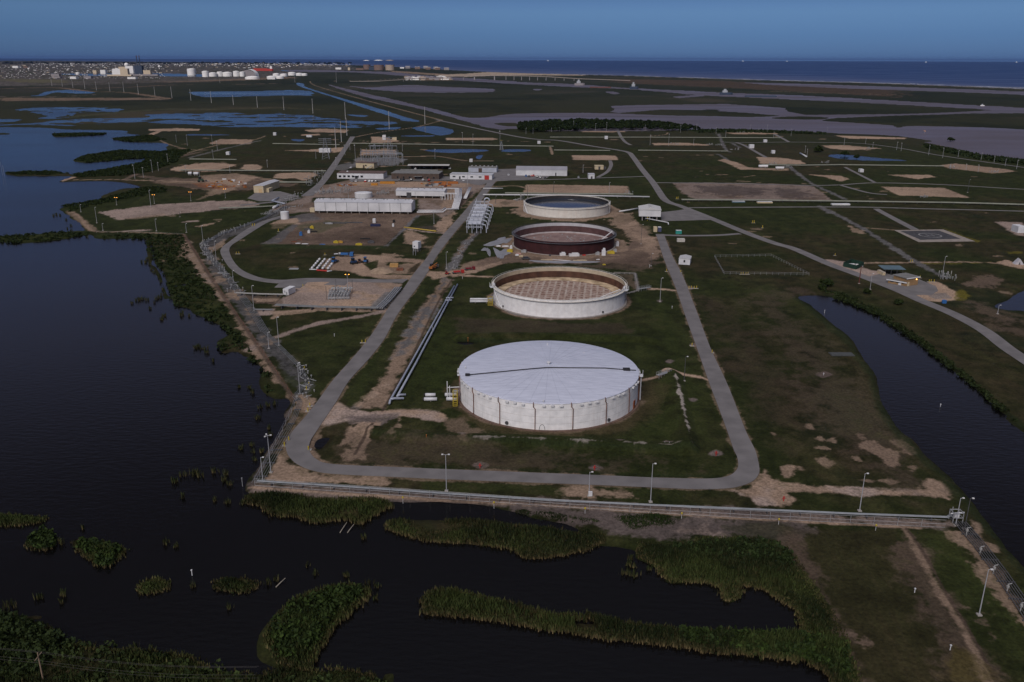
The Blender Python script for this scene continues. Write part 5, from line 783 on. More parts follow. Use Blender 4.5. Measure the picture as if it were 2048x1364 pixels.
# small tanks
def vtank(x0, x1, yb, yt, label, m=white, name="storage_tank", cat="storage tank", dome=.08, z=LANDZ, group=None):
    xc = (x0 + x1) / 2; p = G(xc, yb, z); r = (x1 - x0) / 2 * MPP(xc, yb); d = p[:2] / np.linalg.norm(p[:2]) * r; h = hgt(xc, yb, yt, z)
    T = empty(name, (p[0] + d[0], p[1] + d[1], z), 0, label, cat, group); MB().ring((0, 0, 0), [(r, 0), (r, h)], 40).build("shell", m, T, True)
    MB().ring((0, 0, h), [(r + .05, -.1), (r + .05, .02), (r * .5, r * dome * .7), (.01, r * dome)], 40).build("roof", m, T, True); return T
vtank(562, 578.5, 439, 424.5, "small white cylindrical tank beside the loop road"); vtank(710, 745, 397, 387.5, "low wide white tank behind the long white hall")

# ---- buildings
RF = [None]
def rep(src, name, loc, rz, parent, sc=None):   # one more copy of a small part
    o = src.copy(); COL.objects.link(o); o.parent = parent; o.location = [float(v) for v in loc]; o.rotation_euler = (0, 0, rz)
    if sc: o.scale = sc
    return o
def bld(name, label, fl, fr, yt, depth, wm=white, rm=whiteroof, rise=0.0, ov=.25, lift=0.0, axis='x', cat="building"):
    A = gp(*fl); B = gp(*fr); w = float(np.linalg.norm(B[:2] - A[:2])); rz = math.atan2(B[1] - A[1], B[0] - A[0]); h = hgt(fl[0], fl[1], yt)
    E = empty(name, (A[0], A[1], Z0), rz, label, cat)
    MB().box((w / 2, depth / 2, lift), (w, depth, h - lift)).build("wall", wm, E)
    mb = MB()
    if rise: mb.gable((w / 2, depth / 2, h + .004), (w + 2 * ov, depth + 2 * ov), rise, 0, axis)
    else: mb.box((w / 2, depth / 2, h + .004), (w + 2 * ov, depth + 2 * ov, .3))
    RF[0] = mb.build("roof", rm, E)
    if lift:
        n = max(3, int(w / 6))
        for k in range(n):
            for y in (.8, depth - .8): MB().box((w * (k + .5) / n, y, -.3), (.5, .5, lift + .3)).build("pier", concr, E)
    return E, w, depth, h
def win(E, x, z, w, h, m=glass, name="window", y=-.04, t=.08):
    f = MB().box((x, y, z), (w, t, h)).build(name, m, E); return f
def doorr(E, x, w, h, m=dsteel, y=-.04): return win(E, x, .05, w, h, m, "door", y)
E, w, d, h = bld("pump_hall", "long white metal hall with a ribbed roof, behind the loop road", (630, 426), (824, 428.5), 403.8, 15, white, whiteroof, 1.3, .3, 1.6)
for k in range(9): win(E, w * (k + .5) / 9 + w / 18 - .1, 1.7, .22, h - 1.9, dsteel, "panel_joint")
mb = MB()
for k in range(9):
    for s in (0, 2.4): mb.ring((w * (k + .3) / 9 + s, 6.3, h + 1.0), [(.4, 0), (.4, .8), (.01, 1.0)], 8)
mb.build("roof_vent", steel, RF[0])
MB().box((w / 2, d / 2, h + 1.28), (w * .97, .8, .35)).build("ridge_cap", whiteroof, RF[0]); MB().box((-3, 5, 0), (3.5, 3, 3)).build("annex", cream, E)
E, w, d, h = bld("pump_hall", "shorter white metal hall beside the bundle of white pipes", (792, 395.5), (889, 397), 381, 15, white, whiteroof, 1.2, .3, 1.8)
doorr(E, w * .27, 4, 4.5); win(E, w * .4, 3, .3, 2, steel)
mb = MB()
for k in range(8): mb.ring((w * (k + .5) / 8, 5.5, h + .8), [(.45, 0), (.45, .9), (.01, 1.1)], 8)
mb.build("roof_vent", steel, RF[0])
E, w, d, h = bld("office_building", "long white office with a brown flat roof and small dark windows", (674.5, 357), (767, 358), 346.3, 18, white, brownroof)
for k in range(6): win(E, 2.8 + k * 4.2, 1.2, 2.4, 1.9)
doorr(E, 18.5, 2.6, 2.8); MB().box((18.5, -1.2, 3), (4, 2.4, .2)).build("door_canopy", whiteroof, E); mb = MB().box((8, 9, h + .3), (1.5, 1.5, .8)).build("roof_unit", white, RF[0])
E, w, d, h = bld("office_building", "long dark brown office with a grey flat roof, left of the red-door workshop", (783, 358), (878, 359.5), 346.5, 22, brownw, grayroof)
for k in range(7): win(E, 6 + k * 5.8, 1.0, 1.5, 1.6)
doorr(E, 26, 4, 2.6); MB().box((26, -1.5, 2.9), (8, 3, .25)).build("door_canopy", grayroof, E); MB().box((w / 2, 20, h + .3), (w * .8, 1.5, 1.2)).build("roof_screen", grayroof, RF[0])
E, w, d, h = bld("workshop_building", "white workshop with a bright red roller door at its right end", (900, 358), (984, 359.5), 348.8, 14, white, whiteroof)
doorr(E, w - 5, 4.4, 3.9, redp); doorr(E, 9.5, 1.6, 2.8, dsteel)
for x in (4, 13, 21, 29): win(E, x, 1.8, 2.6, 1.2)
for k in range(14): MB().box((1.5 + k * 1.35, 2, h + .3), (.9, .8, .7)).build("roof_unit", steel, RF[0])
E, w, d, h = bld("workshop_building", "pale blue-white workshop with roof vents behind the red-door building", (937, 344), (993, 345), 334.8, 12, mat("pale_blue_cladding", (.4, .43, .5), .6, .06, .3), grayroof, .8)
doorr(E, 12, 3.6, 4, brownw)
for k in range(7): MB().box((3 + k * 4.2, 4, h + .7), (1.4, 1.4, 1)).build("roof_vent", steel, RF[0])
E = empty("vehicle_canopy", gp(816, 339), 0, "long pale roofed vehicle shelter on posts behind the brown office", "shelter"); w = 81 * MPP(850, 339); hc_ = hgt(816, 339, 331.2)
MB().gable((w / 2, 6.5, hc_), (w + 1, 14), .8).build("roof", mat("pale_canopy_sheet", (.43, .42, .40), .6, .06, .2), E)
for k in range(8):
    for y in (.5, 12.5): MB().tube([(w * k / 7, y, 0), (w * k / 7, y, hc_)], .15, 6).build("post", dsteel, E)
MB().box((w / 2, 13, 0), (w, .2, hc_ * .75)).build("back_wall", brownw, E)
E, w, d, h = bld("warehouse", "large white warehouse with a pale pitched roof above the row of parked machines", (1032, 351), (1134, 352), 339.2, 24, white, mat("lavender_roof_sheet", (.30, .30, .33), .5, .06, .15, stretch=(1, .1, 1)), 2.2)
win(E, w * .78, .1, 1.2, 3, dsteel, "door"); win(E, w * .5, h - 1.0, w * .98, .25, steel, "gutter")
E, w, d, h = bld("control_house", "yellowish control house beside the substation", (712, 335.5), (748, 337), 325.5, 9, cream, brownroof); doorr(E, 9, 2, 3, brownw); win(E, 11.5, 2, 1.6, 1.5); 
o = MB()
for s in (0, 1.6): o.tube([(w - 6, -4 - s, .5), (w - 1, -2 - s, 3.2)], .35, 6)
o.build("bus_duct", steel, E)
E, w, d, h = bld("equipment_shed", "small cream shed with two dark doors on the track north of the warehouse", (1190, 339), (1207, 339), 332, 7, cream, cream); doorr(E, 4.5, 2, 3); doorr(E, 10.5, 2, 3)
E, w, d, h = bld("equipment_shed", "small white shed with a dark window beside the track, below the cream shed", (1177, 357.5), (1189, 357.5), 348.8, 8, white, whiteroof); doorr(E, 3, 1.6, 2.2)
E, w, d, h = bld("storage_shed", "yellowish metal shed with a long pale roof near the dirt works, far left", (508, 385.5), (527.5, 386), 371.3, 34, cream, whiteroof, .9, .2, 0, 'y'); doorr(E, 6, 3, 3.4, mat("yellow_door", (.5, .36, .2), .7)); MB().box((w + 1.5, 8, 0), (3, 8, 3.2)).build("annex", cream, E)
E, w, d, h = bld("pump_house", "square white pump house on stilts right of the far tank", (1277.5, 441), (1321, 442), 419.6, 17, white, mat("off_white_roof", (.5, .5, .49), .6, .06, .3), 1.6, .3, 3.0, 'y')
mb = MB()
for k in range(5): mb.box((w / 2 + (k % 2) * 1.0 - .5, 3 + k * 2.8, h + 1.2), (1, .8, .8))
mb.build("roof_vent", steel, RF[0]); mb = MB()
for k in range(5): mb.tube([(2 + k * 2.6, 1 + k % 2, 0), (2 + k * 2.6, 1 + k % 2, 3)], .4, 8)
mb.build("pump", dsteel, E); MB().tube([(w * .4, .5, 0), (w * .4, .5, 3)], .3, 8).build("riser_pipe", yel, E)
E, w, d, h = bld("equipment_shed", "white shed with one dark window beside the right-hand road", (1357, 529.5), (1379.5, 531), 517, 8.5, white, mat("pale_sheet_roof", (.45, .45, .46), .6), .7, .15, .25, 'y'); win(E, w * .5, 1.6, .9, 1.3, rubber)
E, w, d, h = bld("equipment_shed", "white cubic cabin on the paved pad left of the metering skid", (566.5, 590.5), (577.5, 591.5), 579, 6.5, white, white, 0, .02, .3); win(E, 1.0, 1.5, .6, .9, steel); doorr(E, 2, .7, 1.9, steel)
E, w, d, h = bld("equipment_cabin", "white raised cabin at the end of the pipe gantry by the main road", (825.5, 503), (836.5, 504), 484.5, 4, white, white, 0, .02, 1.9); win(E, 1.2, 2.9, .8, .7)
mb = MB()
for k in range(6): mb.tube([(1 + k * .8, -1 - k * 1.6, 0), (1 + k * .8, -1 - k * 1.6, 2.4)], .12, 5); mb.tube([(2.6 + k * .8, -1 - k * 1.6, 0), (2.6 + k * .8, -1 - k * 1.6, 2.4)], .12, 5)
for z in (1.2, 2.3): mb.tube([(1, -1, z), (5, -9, z)], .14, 5); mb.tube([(2.6, -1, z), (6.6, -9, z)], .14, 5)
mb.build("gantry", steel, E)
# gatehouse group
E, w, d, h = bld("gatehouse", "low tan brick gatehouse wing with a white fascia and grey roof", (1775.5, 566), (1811, 572.5), 558.3, 8, brick, grayroof, 0, .6); MB().box((w / 2, -.65, h - .35), (w + 1.3, .12, .5)).build("fascia", white, E)
for x in (2, 5, 8): win(E, x, 1, 1.6, 1.4)
doorr(E, w - 3, 1.4, 2.2, white); 
E, w, d, h = bld("gatehouse", "taller tan brick block of the gatehouse with a lit wall lamp", (1811, 573), (1835, 569.5), 557, 8, brick, grayroof, 0, .5); doorr(E, 1.7, 1.4, 2.1, cream); MB().box((w / 2, -.56, h - .2), (w + 1.1, .12, .5)).build("fascia", white, E)
MB().box((w - 1.4, -.12, h - 1.2), (.5, .2, .35)).build("wall_lamp", mat("lit_lamp", (1, .6, .2), .5, emit=((1, .5, .12), 6)), E)
E = empty("carport", gp(1770, 549.5), R_(-4), "blue-grey flat-roofed open carport behind the gatehouse", "carport"); MB().box((4.5, 4, 3.0), (11.5, 9, .25)).build("roof", blueroof, E)
for x in (0, 3, 6, 9):
    for y in (0, 8): MB().tube([(x, y, 0), (x, y, 3)], .12, 6).build("post", dsteel, E)
E, w, d, h = bld("shipping_container", "tan storage container beside the blue carport", (1765, 551), (1771, 551.5), 545.5, 6, cream, mat("pale_container_top", (.42, .37, .3), .8), 0, .02, 0, cat="container"); win(E, w / 2, .1, .1, h - .3, brick, "door_seam"); E.rotation_euler = (0, 0, E.rotation_euler[2] + R_(25))
P = [gp(*q) for q in ((1686, 533), (1702, 526), (1727, 532.5), (1712, 539))]; E = empty("screened_compound", (P[0][0], P[0][1], Z0), 0, "dark green screened enclosure by the access road", "enclosure")
for a, b in zip(P, P[1:] + P[:1]):
    v = (b - a)[:2]; L = np.linalg.norm(v); m_ = (a + b)[:2] / 2 - P[0][:2]; MB().box((m_[0], m_[1], 0), (L, .12, 2.4), math.atan2(v[1], v[0])).build("screen", greenp, E)
m_ = sum(P)[:2] / 4 - P[0][:2]
mb = MB().box((m_[0] - 1, m_[1], 0), (3, 1.2, 1.5)).box((m_[0] + 2, m_[1] + .4, 0), (1.5, 1.2, 1.2)); mb.build("cabinet", white, E)
E = empty("white_tent", gp(2029, 529), R_(-12), "white triangular tent-like shelter at the right edge", "tent"); MB().add([(0, 0, 0), (5, 0, 0), (5, 4, 0), (0, 4, 0), (2.5, 0, 3.2), (2.5, 4, 3.2)], [(0, 1, 4), (2, 3, 5), (1, 2, 5, 4), (3, 0, 4, 5)]).build("fabric", mat("white_canvas", (.42, .42, .45), .8), E); MB().add([(1.9, -.03, 0), (3.1, -.03, 0), (2.5, -.03, 1.6)], [(0, 1, 2)]).build("opening", dsteel, E)
# containers and cabins
def boxthing(name, label, cat, x0, x1, yb, yt, depth, m, top=None, rot=0, z=0):
    xc = (x0 + x1) / 2; p = gp(x0, yb); w = (x1 - x0) * MPP(xc, yb); h = hgt(xc, yb, yt); E = empty(name, p, R_(rot), label, cat)
    MB().box((w / 2, depth / 2, z), (w, depth, h - z)).build("body", m, E); MB().box((w / 2, depth / 2, h + .003), (w - .1, depth - .1, .12)).build("roof", top or m, E)
    mb = MB(); n = max(2, int(w / .9))
    for k in range(n + 1): mb.box((w * k / n, -.03, z), (.1, .06, h - z))
    mb.build("rib", m, E); return E
boxthing("portable_toilets", "pair of teal portable toilets with pale roofs beside the side road", "toilets", 1352, 1363, 468, 461.3, 2.4, teal, white)
boxthing("dark_trash_container", "dark blue-grey covered bin beside the top of the right-hand road", "bin", 1316, 1322.5, 463.5, 455, 3, mat("slate_blue_paint", (.06, .07, .13), .6), white); boxthing("guard_booth", "beige guard booth at the top of the right-hand road", "booth", 1307.5, 1314, 464, 454.5, 3, cream)
boxthing("skip_container", "long white container beside the side road, below the teal toilets", "container", 1354.5, 1369.5, 484, 478, 2.4, mat("ivory_paint", (.46, .44, .4), .6)); boxthing("shipping_container", "dark blue container lying on the gravel yard", "container", 741, 760, 453, 449, 2.5, mat("navy_paint", (.02, .025, .07), .6)); boxthing("equipment_cabinet", "upright white cabinet behind the dark blue container", "cabinet", 745.5, 751, 446, 438, 2.2, white)
boxthing("equipment_cabinet", "small white cabinet at the right of the gravel yard", "cabinet", 784.5, 788, 453.5, 448, 1.5, white); boxthing("shipping_container", "yellow-tan container on the contractor yard by the main road", "container", 779.5, 796, 534.5, 528.5, 2.6, mat("tan_container_paint", (.4, .24, .09), .7)); boxthing("shipping_container", "rust-red container on the contractor yard by the main road", "container", 793, 806, 541.5, 537.5, 2.4, rust)
for x0, x1, yb, t in ((760, 789, 367.5, "long orange container row behind the white offices, left"), (742, 755, 370.8, "short yellow-orange container near the white flat tank"), (868, 893, 367.3, "orange container left in the laydown row"), (895, 916, 367.5, "orange container right in the laydown row")): boxthing("shipping_container", t, "container", x0, x1, yb, yb - 3.6, 3, orangep if x0 > 850 else mat("amber_paint", (.45, .2, .03), .7))
mj = [orangep, mat("tan_crate", (.35, .25, .15), .8), dsteel, rust, steel]
for k in range(26):
    x = rng.uniform(846, 900); y = rng.uniform(368, 374); o = MB().box((0, 0, 0), (rng.uniform(2, 7), rng.uniform(1, 2.5), rng.uniform(.6, 1.8))).build("stacked_material", mj[k % 5]); o.location = gp(x, y); o.rotation_euler = (0, 0, rng.normal() * .2); tag(o, "stack of construction material among the orange laydown pile", "material stack", "stacks in the orange laydown pile")
for k in range(46):
    x, y = (rng.uniform(670, 712), rng.uniform(369, 373)) if k < 14 else (rng.uniform(412, 492), rng.uniform(358, 376)); o = MB().box((0, 0, 0), (rng.uniform(1, 4), rng.uniform(.8, 2), rng.uniform(.4, 1.4))).build("stacked_material", [mat("ochre_paint", (.3, .14, .03), .8), orangep, steel, rust, white][k % 5] if k else rust); o.location = gp(x, y); o.rotation_euler = (0, 0, rng.normal() * .6)
    tag(o, "loose stack of pipe or timber " + ("left of the white tank" if k < 14 else "on the reddish dirt works at left"), "material stack", "stacks left of the white tank" if k < 14 else "stacks on the reddish dirt works")
FIELD = [(1209.5,1215.5,278.2,272.5,"small white box on the pad road just below the wood"),(1075,1081,287.5,282.5,"small white box beside the junction left of the access road"),(1528,1534,284.7,279.5,"small white box between the two far pad roads"),(1499,1508,296.5,289.3,"white box beside the diagonal pad road"),(1544,1550,307,301.2,"white box right of the diagonal pad road"),(1720,1727,344.5,338.5,"white box on the small gravel pad at right"),(546.5,552,270.8,265.2,"white box alone on the marsh edge, upper left"),(452,458.5,309.8,304,"white box at the end of the left pad track"),(613,623,274.3,270.8,"low white trailer on the upper left pad"),(638,660,305,297.5,"longer white building by the north road"),(765,771.5,280,270.5,"tall white box behind the substation"),(784.5,793,280.5,275,"yellowish box behind the substation"),(939,945,324,318.6,"white box at the end of the track, near the small pond"),(2035,2050,466,453,"white cabin on the gravel pad at the right edge")]
for x0, x1, yb, yt, t in FIELD: boxthing("equipment_shed", t, "shed", x0, x1, yb, yt, 5 if x1 - x0 < 12 else 8, cream if "yellow" in t else white)

# ---- pipes and racks
def pipe(name, pts, r, m, label, cat="pipeline", sup=0, z=.8, n=8, group=None, supm=None):
    P = [gp(q[0], q[1]) + np.array([0, 0, q[2] if len(q) > 2 else z]) for q in pts]; o0 = P[0].copy(); o0[2] = Z0; E = empty(name, o0, 0, label, cat, group)
    MB().tube([p - o0 for p in P], r, n).build("pipe", m, E, True)
    if sup:
        for a, b in zip(P[:-1], P[1:]):
            L = np.linalg.norm(b - a); k = max(1, int(L / sup))
            for j in range(k): c = a + (b - a) * (j + .5) / k - o0; MB().box((c[0], c[1], -.2), (.3, .3, max(.1, c[2] - r + .2))).build("support", supm or concr, E)
    return E
pipe("pipeline", [(908.6,575),(872,640),(825,725),(780.5,805,.7),(779,811,.7)], .37, pipeb, "left pipe of the long pale pair running along the lawn", sup=14, n=12); pipe("pipeline", [(915,571.6),(879,640),(832,730),(794.6,796.7,.7)], .37, pipeb, "right pipe of the long pale pair running along the lawn", sup=14, n=12)
pipe("pipeline", [(781,803),(788,801.3),(808,801)], .42, pipeb, "pale stub pipe turning right at the end of the pair, lower"); pipe("pipeline", [(795.5,795.7),(800,794),(812,793.6)], .42, pipeb, "pale stub pipe turning right at the end of the pair, upper"); pipe("pipeline", [(892,599.5,.9),(907,599,.9)], .4, pipeb, "short crossover pipe on the pale pair, upper"); pipe("pipeline", [(890,604.5,.9),(904,604,.9)], .4, pipeb, "short crossover pipe on the pale pair, lower")
for y, x0, x1, t in ((794, 851, 871, "upper"), (802.5, 848.5, 874, "lower")):
    E = pipe("pipeline", [(x0, y, .8), (x1, y, .8)], .6, pipew, "fat white pipe stub beside the front tank, " + t, sup=4, n=12); p = gp(x0 - 3, y) - gp(x0, y); MB().tube([(p[0], p[1], .8), (-.02, 0, .8)], .52, 12).build("dark_cap", darkpipe, E)
    pipe("pipeline", [(x1 + 19, y - .5, .8), (x1 + 42, y - .5, .8)], .6, pipew, "white pipe entering the front tank, " + t, sup=4, n=12)
for y, t in ((601.8, "upper"), (606.3, "lower")): E = pipe("pipeline", [(940, y, .9), (984, y, .9)], .5, pipew, "white pipe leading into the second tank, " + t, sup=5, n=10)
def stairtower(x, yb, hz, w, d, label, m=yel):
    E = empty("access_stair", gp(x, yb), 0, label, "stair"); mb = MB()
    for a in (0, w):
        for b in (0, d): mb.tube([(a, b, 0), (a, b, hz + 1)], .1, 5)
    for z in (hz, hz + 1, hz * .5):
        mb.tube([(0, 0, z), (w, 0, z)], .07, 5); mb.tube([(0, d, z), (w, d, z)], .07, 5); mb.tube([(0, 0, z), (0, d, z)], .07, 5); mb.tube([(w, 0, z), (w, d, z)], .07, 5)
    mb.build("frame", m, E); mb = MB()
    for k in range(9): t = k / 8; mb.box((w / 2, d * t - d * .0, hz * t), (w, .35, .06))
    mb.build("tread", m, E); MB().box((w / 2, d + .8, hz), (w + .6, 2, .08)).build("landing", steel, E); return E
stairtower(906, 812, 4.0, 1.4, 2.2, "yellow steel stair at the left side of the front tank"); stairtower(976, 611, 2.8, 2.2, 2, "yellow steel crossover beside the second tank")
o = MB()
for x in (0, .8): o.tube([(x, 0, 0), (x, 0, 6.2 - x * 2)], .16, 6)
o.tube([(0, 0, 4), (4.5, .6, 4)], .14, 6); o = o.build("vent_stack", white); o.location = gp(895, 797); tag(o, "thin white vent pipes beside the yellow stair", "vent pipe")
# bundle of white pipes right of the halls
for k in range(6):
    dx = k * 2.4
    pipe("pipeline", [(886 + dx * .4, 388.5, 5.0), (911 + dx, 389, 5.0), (911 + dx, 405, 4.0), (904 + dx, 420, 1.2)] if k < 4 else [(911 + dx, 389, 5.0), (911 + dx, 405, 4.0), (904 + dx, 420, 1.2)], .42, pipew, "white pipe in the bundle stepping down beside the short hall", group="bundled white pipes beside the short hall")
for k in range(4): pipe("pipeline", [(938 + k * 1.6, 384.5, 4.2), (927 + k * 1.8, 400, 1.2)], .35, pipew, "thin white pipe in the slanting pair group left of the main road", group="slanting white pipes beside the main road")
pipe("pipeline", [(834, 427.5, 1.2), (885, 427.5, 1.2), (893, 421.5, 1.2), (918, 421, 1.2)], .55, pipew, "white pipe running right from the long hall to the bundle, lower", sup=8); pipe("pipeline", [(836, 424.5, 1.4), (883, 424.6, 1.4), (891, 419.5, 1.4)], .45, pipew, "white pipe running right from the long hall to the bundle, upper", sup=8)
E = empty("pipe_rack", gp(884, 400), 0, "white steel rack carrying pipes at the end of the short hall", "pipe rack")
for x in np.linspace(0, 12, 6):
    for y in (0, 4): MB().tube([(x, y, 0), (x, y, 5)], .2, 6).build("post", white, E)
mb = MB()
for y in (0, 4): mb.tube([(0, y, 5), (12, y, 5)], .25, 6)
for x in np.linspace(0, 12, 6): mb.tube([(x, 0, 5), (x, 4, 5)], .18, 6)
mb.build("beam", white, E)
mfold = mat("manifold_paint", (.42, .45, .52), .5, .1, .4)
# white manifold structure beside the main road
E = empty("pipe_manifold", gp(934, 466), R_(0), "tall white pipe manifold with stacked banks of tubes beside the main road", "manifold")
pa, pb = gp(934, 466), gp(962, 466); mw = np.linalg.norm(pb - pa); dl = (gp(952, 424) - pa)[:2]; dep = float(np.linalg.norm(dl)); E.rotation_euler = (0, 0, math.atan2(dl[1], dl[0]) - math.pi / 2)
for i in range(7):
    y = dep * i / 6; mb = MB()
    for x in (0, mw * .36, mw * .7, mw): mb.tube([(x, y, 0), (x, y, 8.0)], .22, 6)
    mb.build("column", mfold, E)
    mb = MB()
    for z in (4.0, 8.0): mb.box((mw / 2, y, z - .2), (mw + 1.2, .5, .45))
    mb.tube([(mw * .05, y, 8.2), (mw * .05, y + 1, 9.8)], .15, 6); mb.build("beam", mfold, E)
    if i < 6:
        mb = MB()
        for k in range(5): mb.tube([(.4, y + .8 + k * dep / 36, 6.0), (mw - .4, y + .8 + k * dep / 36, 6.0)], .42, 8)
        mb.build("tube_bank", mfold, E)
    mb = MB(); mb.tube([(mw + .5, y, 6), (mw + 3, y, 5.4), (mw + 3.6, y, 3), (mw + 3.6, y, .3)], .35, 8); mb.build("downpipe", mfold, E)
mb = MB().tube([(mw * .9 + 2 * math.cos(t), dep - 1, 8.6 + 2 * math.sin(t)) for t in np.linspace(0, math.pi, 9)], .5, 8); mb.build("u_bend", mfold, E); mb = MB()
for k in range(5): mb.box((mw / 2, dep * (k + .5) / 5, 8.3), (mw, .8, .3))
mb.build("grating", steel, E)
# metering skid on the tan pad
E = empty("metering_skid", gp(655.5, 599), R_(3), "galvanised metering skid of upright pipes on the tan pad", "metering skid"); w = 43 * MPP(680, 598)
MB().box((w / 2, .3, .4), (w, .9, .8)).build("base_beam", steel, E)
for i in range(7):
    x = w * (i + .3) / 7; mb = MB()
    for j in range(5): y = j * 3.0; mb.tube([(x, y, 0), (x, y, 2.2 + (i * 7 + j * 3) % 4 * .6)], .2, 6); mb.sphere((x, y, 2.1), .4, 6)
    mb.tube([(x, 0, 1.2), (x, 13, 1.2)], .3, 8); mb.tube([(x, 12, 1.2), (x, 13.5, 2.6)], .2, 6); mb.build("meter_run", steel, E)
mb = MB().tube([(0, 12.6, 2.2), (w, 12.6, 2.2)], .35, 8); mb.build("header_pipe", steel, E); MB().ring((w * .6, 7, 0), [(1.0, 0), (1.0, 2.6), (.01, 3.2)], 12).build("prover_drum", steel, E)
for x, y in ((-.5, 0), (w * .4, -2), (w * .2, 14), (w, 12)): MB().tube([(x, y, 0), (x, y, 6.5)], .1, 5).build("mast", dsteel, E)
def rack(pts, label, r=.25, z=.9, nl=2, gap=1.2, m=trayg, every=7, pm=dsteel, name="pipe_rack", post=.25, ph=None):
    P = np.array([gp(*q) for q in pts]); o0 = P[0]; E = empty(name, o0, 0, label, "pipe rack" if name == "pipe_rack" else "cable tray")
    T = np.gradient(P[:, :2], axis=0); T /= np.linalg.norm(T, axis=1)[:, None]; N = np.stack([-T[:, 1], T[:, 0]], 1)
    for k in range(nl):
        off = (k - (nl - 1) / 2) * gap; MB().tube([(p[0] - o0[0] + n[0] * off, p[1] - o0[1] + n[1] * off, z) for p, n in zip(P, N)], r, 6).build("pipe", m, E)
    wd = gap * (nl - 1) + .8; s0 = None; tot = sum(np.linalg.norm(P[i + 1] - P[i]) for i in range(len(P) - 1)); every = max(every, tot / 90)
    for i in range(len(P) - 1):
        L = np.linalg.norm(P[i + 1] - P[i]); k = max(1, int(L / every)); rz = math.atan2(*(P[i + 1] - P[i])[1::-1])
        for j in range(k):
            c = P[i] + (P[i + 1] - P[i]) * (j + .5) / k - o0
            if s0 is None: s0 = MB().box((0, 0, -.2), (post, wd, (ph or z - r) + .2)).build("support", pm, E); s0.location = (c[0], c[1], 0); s0.rotation_euler = (0, 0, rz)
            else: rep(s0, "support", (c[0], c[1], 0), rz, E)
    return E
rack([(1010,388.5),(1266,391)], "long pale pipe rack behind the far tank", .5, 1.1, 2, 1.6, trayg, 8); pipe("pipeline", [(966,392.5),(1120,393.5),(1299,397)], .55, pipew, "long white pipe running just behind the far tank", sup=10, z=1.4)
rack([(1363,402),(1500,402.8),(1680,405),(1893,407.8),(1948,409),(2048,412),(2300,420)], "long pale pipe rack crossing the right side of the plant", .4, 1.2, 3, 1.3, trayg, 9)
rack([(1108,301.6),(1220,302.6)], "thin pale pipe rack left of the access road", .5, 1, 2, 2, trayg, 14); rack([(1276,302),(1456,303.8)], "thin pale pipe rack right of the access road", .5, 1, 2, 2, trayg, 14); rack([(701,288),(850,290),(1000,292.7),(1107,294)], "thin pale pipe rack crossing north of the offices", .5, 1, 2, 2.4, trayg, 14)
rack([(546,288.5),(679,291)], "thin pale pipe rack left of the north road", .5, 1, 2, 2, trayg, 14); rack([(380,319.8),(473,320.8)], "pale pipe rack above the left tan pad", .5, 1, 2, 2, trayg, 12); rack([(360,342),(509,343.2),(652,344)], "pale pipe rack reaching the north road from the left", .5, 1.1, 2, 2, trayg, 8); rack([(549,366.5),(621,366.8)], "short pale pipe rack right of the yellowish shed", .5, 1.1, 3, 1.5, trayg, 8)
rack([(1100,275.6),(1300,275.8),(1560,277)], "far thin pipe rack beyond the upper pads", .5, 1, 2, 2.2, trayg, 18); rack([(1523,331.3),(1606,332.2),(1680,331.2),(1887,333.8)], "pale pipe rack below the upper right pads", .5, 1, 2, 2, trayg, 14); rack([(438,418.5),(500,417),(553,414)], "pale pipe rack along the upper edge of the left lawn", .4, 1, 2, 1.4, trayg, 8)
rack([(471,590),(522,592.5),(567,593.5)], "short white pipe rack ending at the cubic cabin", .18, 1.2, 2, 1.1, mat('dull_white_pipe', (.30, .30, .29), .6), 5); rack([(551,615.5),(640,619.5),(758,621.5)], "pipe rack along the lower edge of the tan pad", .14, 1.5, 4, .8, cond, 6); rack([(508,622),(546,622.5)], "short low rack left of the tan pad", .18, .8, 2, 1, cond, 6)
rack([(758,622),(775,606),(797,580)], "grey valve rack beside the main road, right of the tan pad", .3, 1.4, 4, 1.0, steel, 3)
# cable tray and conduits along the perimeter fence
rack([(514,968),(700,980),(900,994),(1100,1007),(1300,1016.5),(1500,1025),(1700,1034),(1893,1041),(1906,1035)], "long grey cable tray following the bottom fence", .09, 1.0, 4, .22, mat("tray_steel", (.22, .24, .26), .6, .1, .5), 7, dsteel, "cable_tray", .15)
rack([(514,968),(545,914),(575,862)], "bundle of grey conduits climbing the left fence from the corner", .07, .4, 5, .7, cond, 8, dsteel, "cable_tray"); rack([(575,862),(590,835),(600,806),(590,795),(602,780),(616,765),(600,735),(560,695),(530,665)], "grey conduits zigzagging up the dike", .07, .4, 4, .5, cond, 8, dsteel, "cable_tray"); rack([(530,665),(505,622),(480,588),(445,542),(415,508),(404,490)], "grey conduits running up the dike beside the loop road", .09, .45, 6, .6, cond, 6, dsteel, "cable_tray")
rack([(404,490),(440,470),(490,452),(530,436),(570,414)], "grey conduits running from the dike corner to the small white tank", .10, .5, 6, .6, cond, 6, dsteel, "cable_tray"); rack([(1918,1046),(1960,1095),(2000,1148),(2048,1218),(2120,1330),(2300,1620)], "dark conduit bundle running down the right edge", .12, .5, 6, .6, dsteel, 6, dsteel, "cable_tray", .15)
E = empty("valve_station", gp(1905, 1046), 0, "grey valve and junction frame at the lower right corner of the fence", "valve station"); mb = MB()
for x, y in ((0, 0), (2.4, 0), (0, 2), (2.4, 2), (1.2, 3)): mb.tube([(x, y, 0), (x, y, 2.8)], .12, 5)
for z in (1.4, 2.7): mb.tube([(0, 0, z), (2.4, 0, z)], .1, 5); mb.tube([(0, 2, z), (2.4, 2, z)], .1, 5); mb.tube([(0, 0, z), (0, 2, z)], .1, 5); mb.tube([(2.4, 0, z), (2.4, 2, z)], .1, 5)
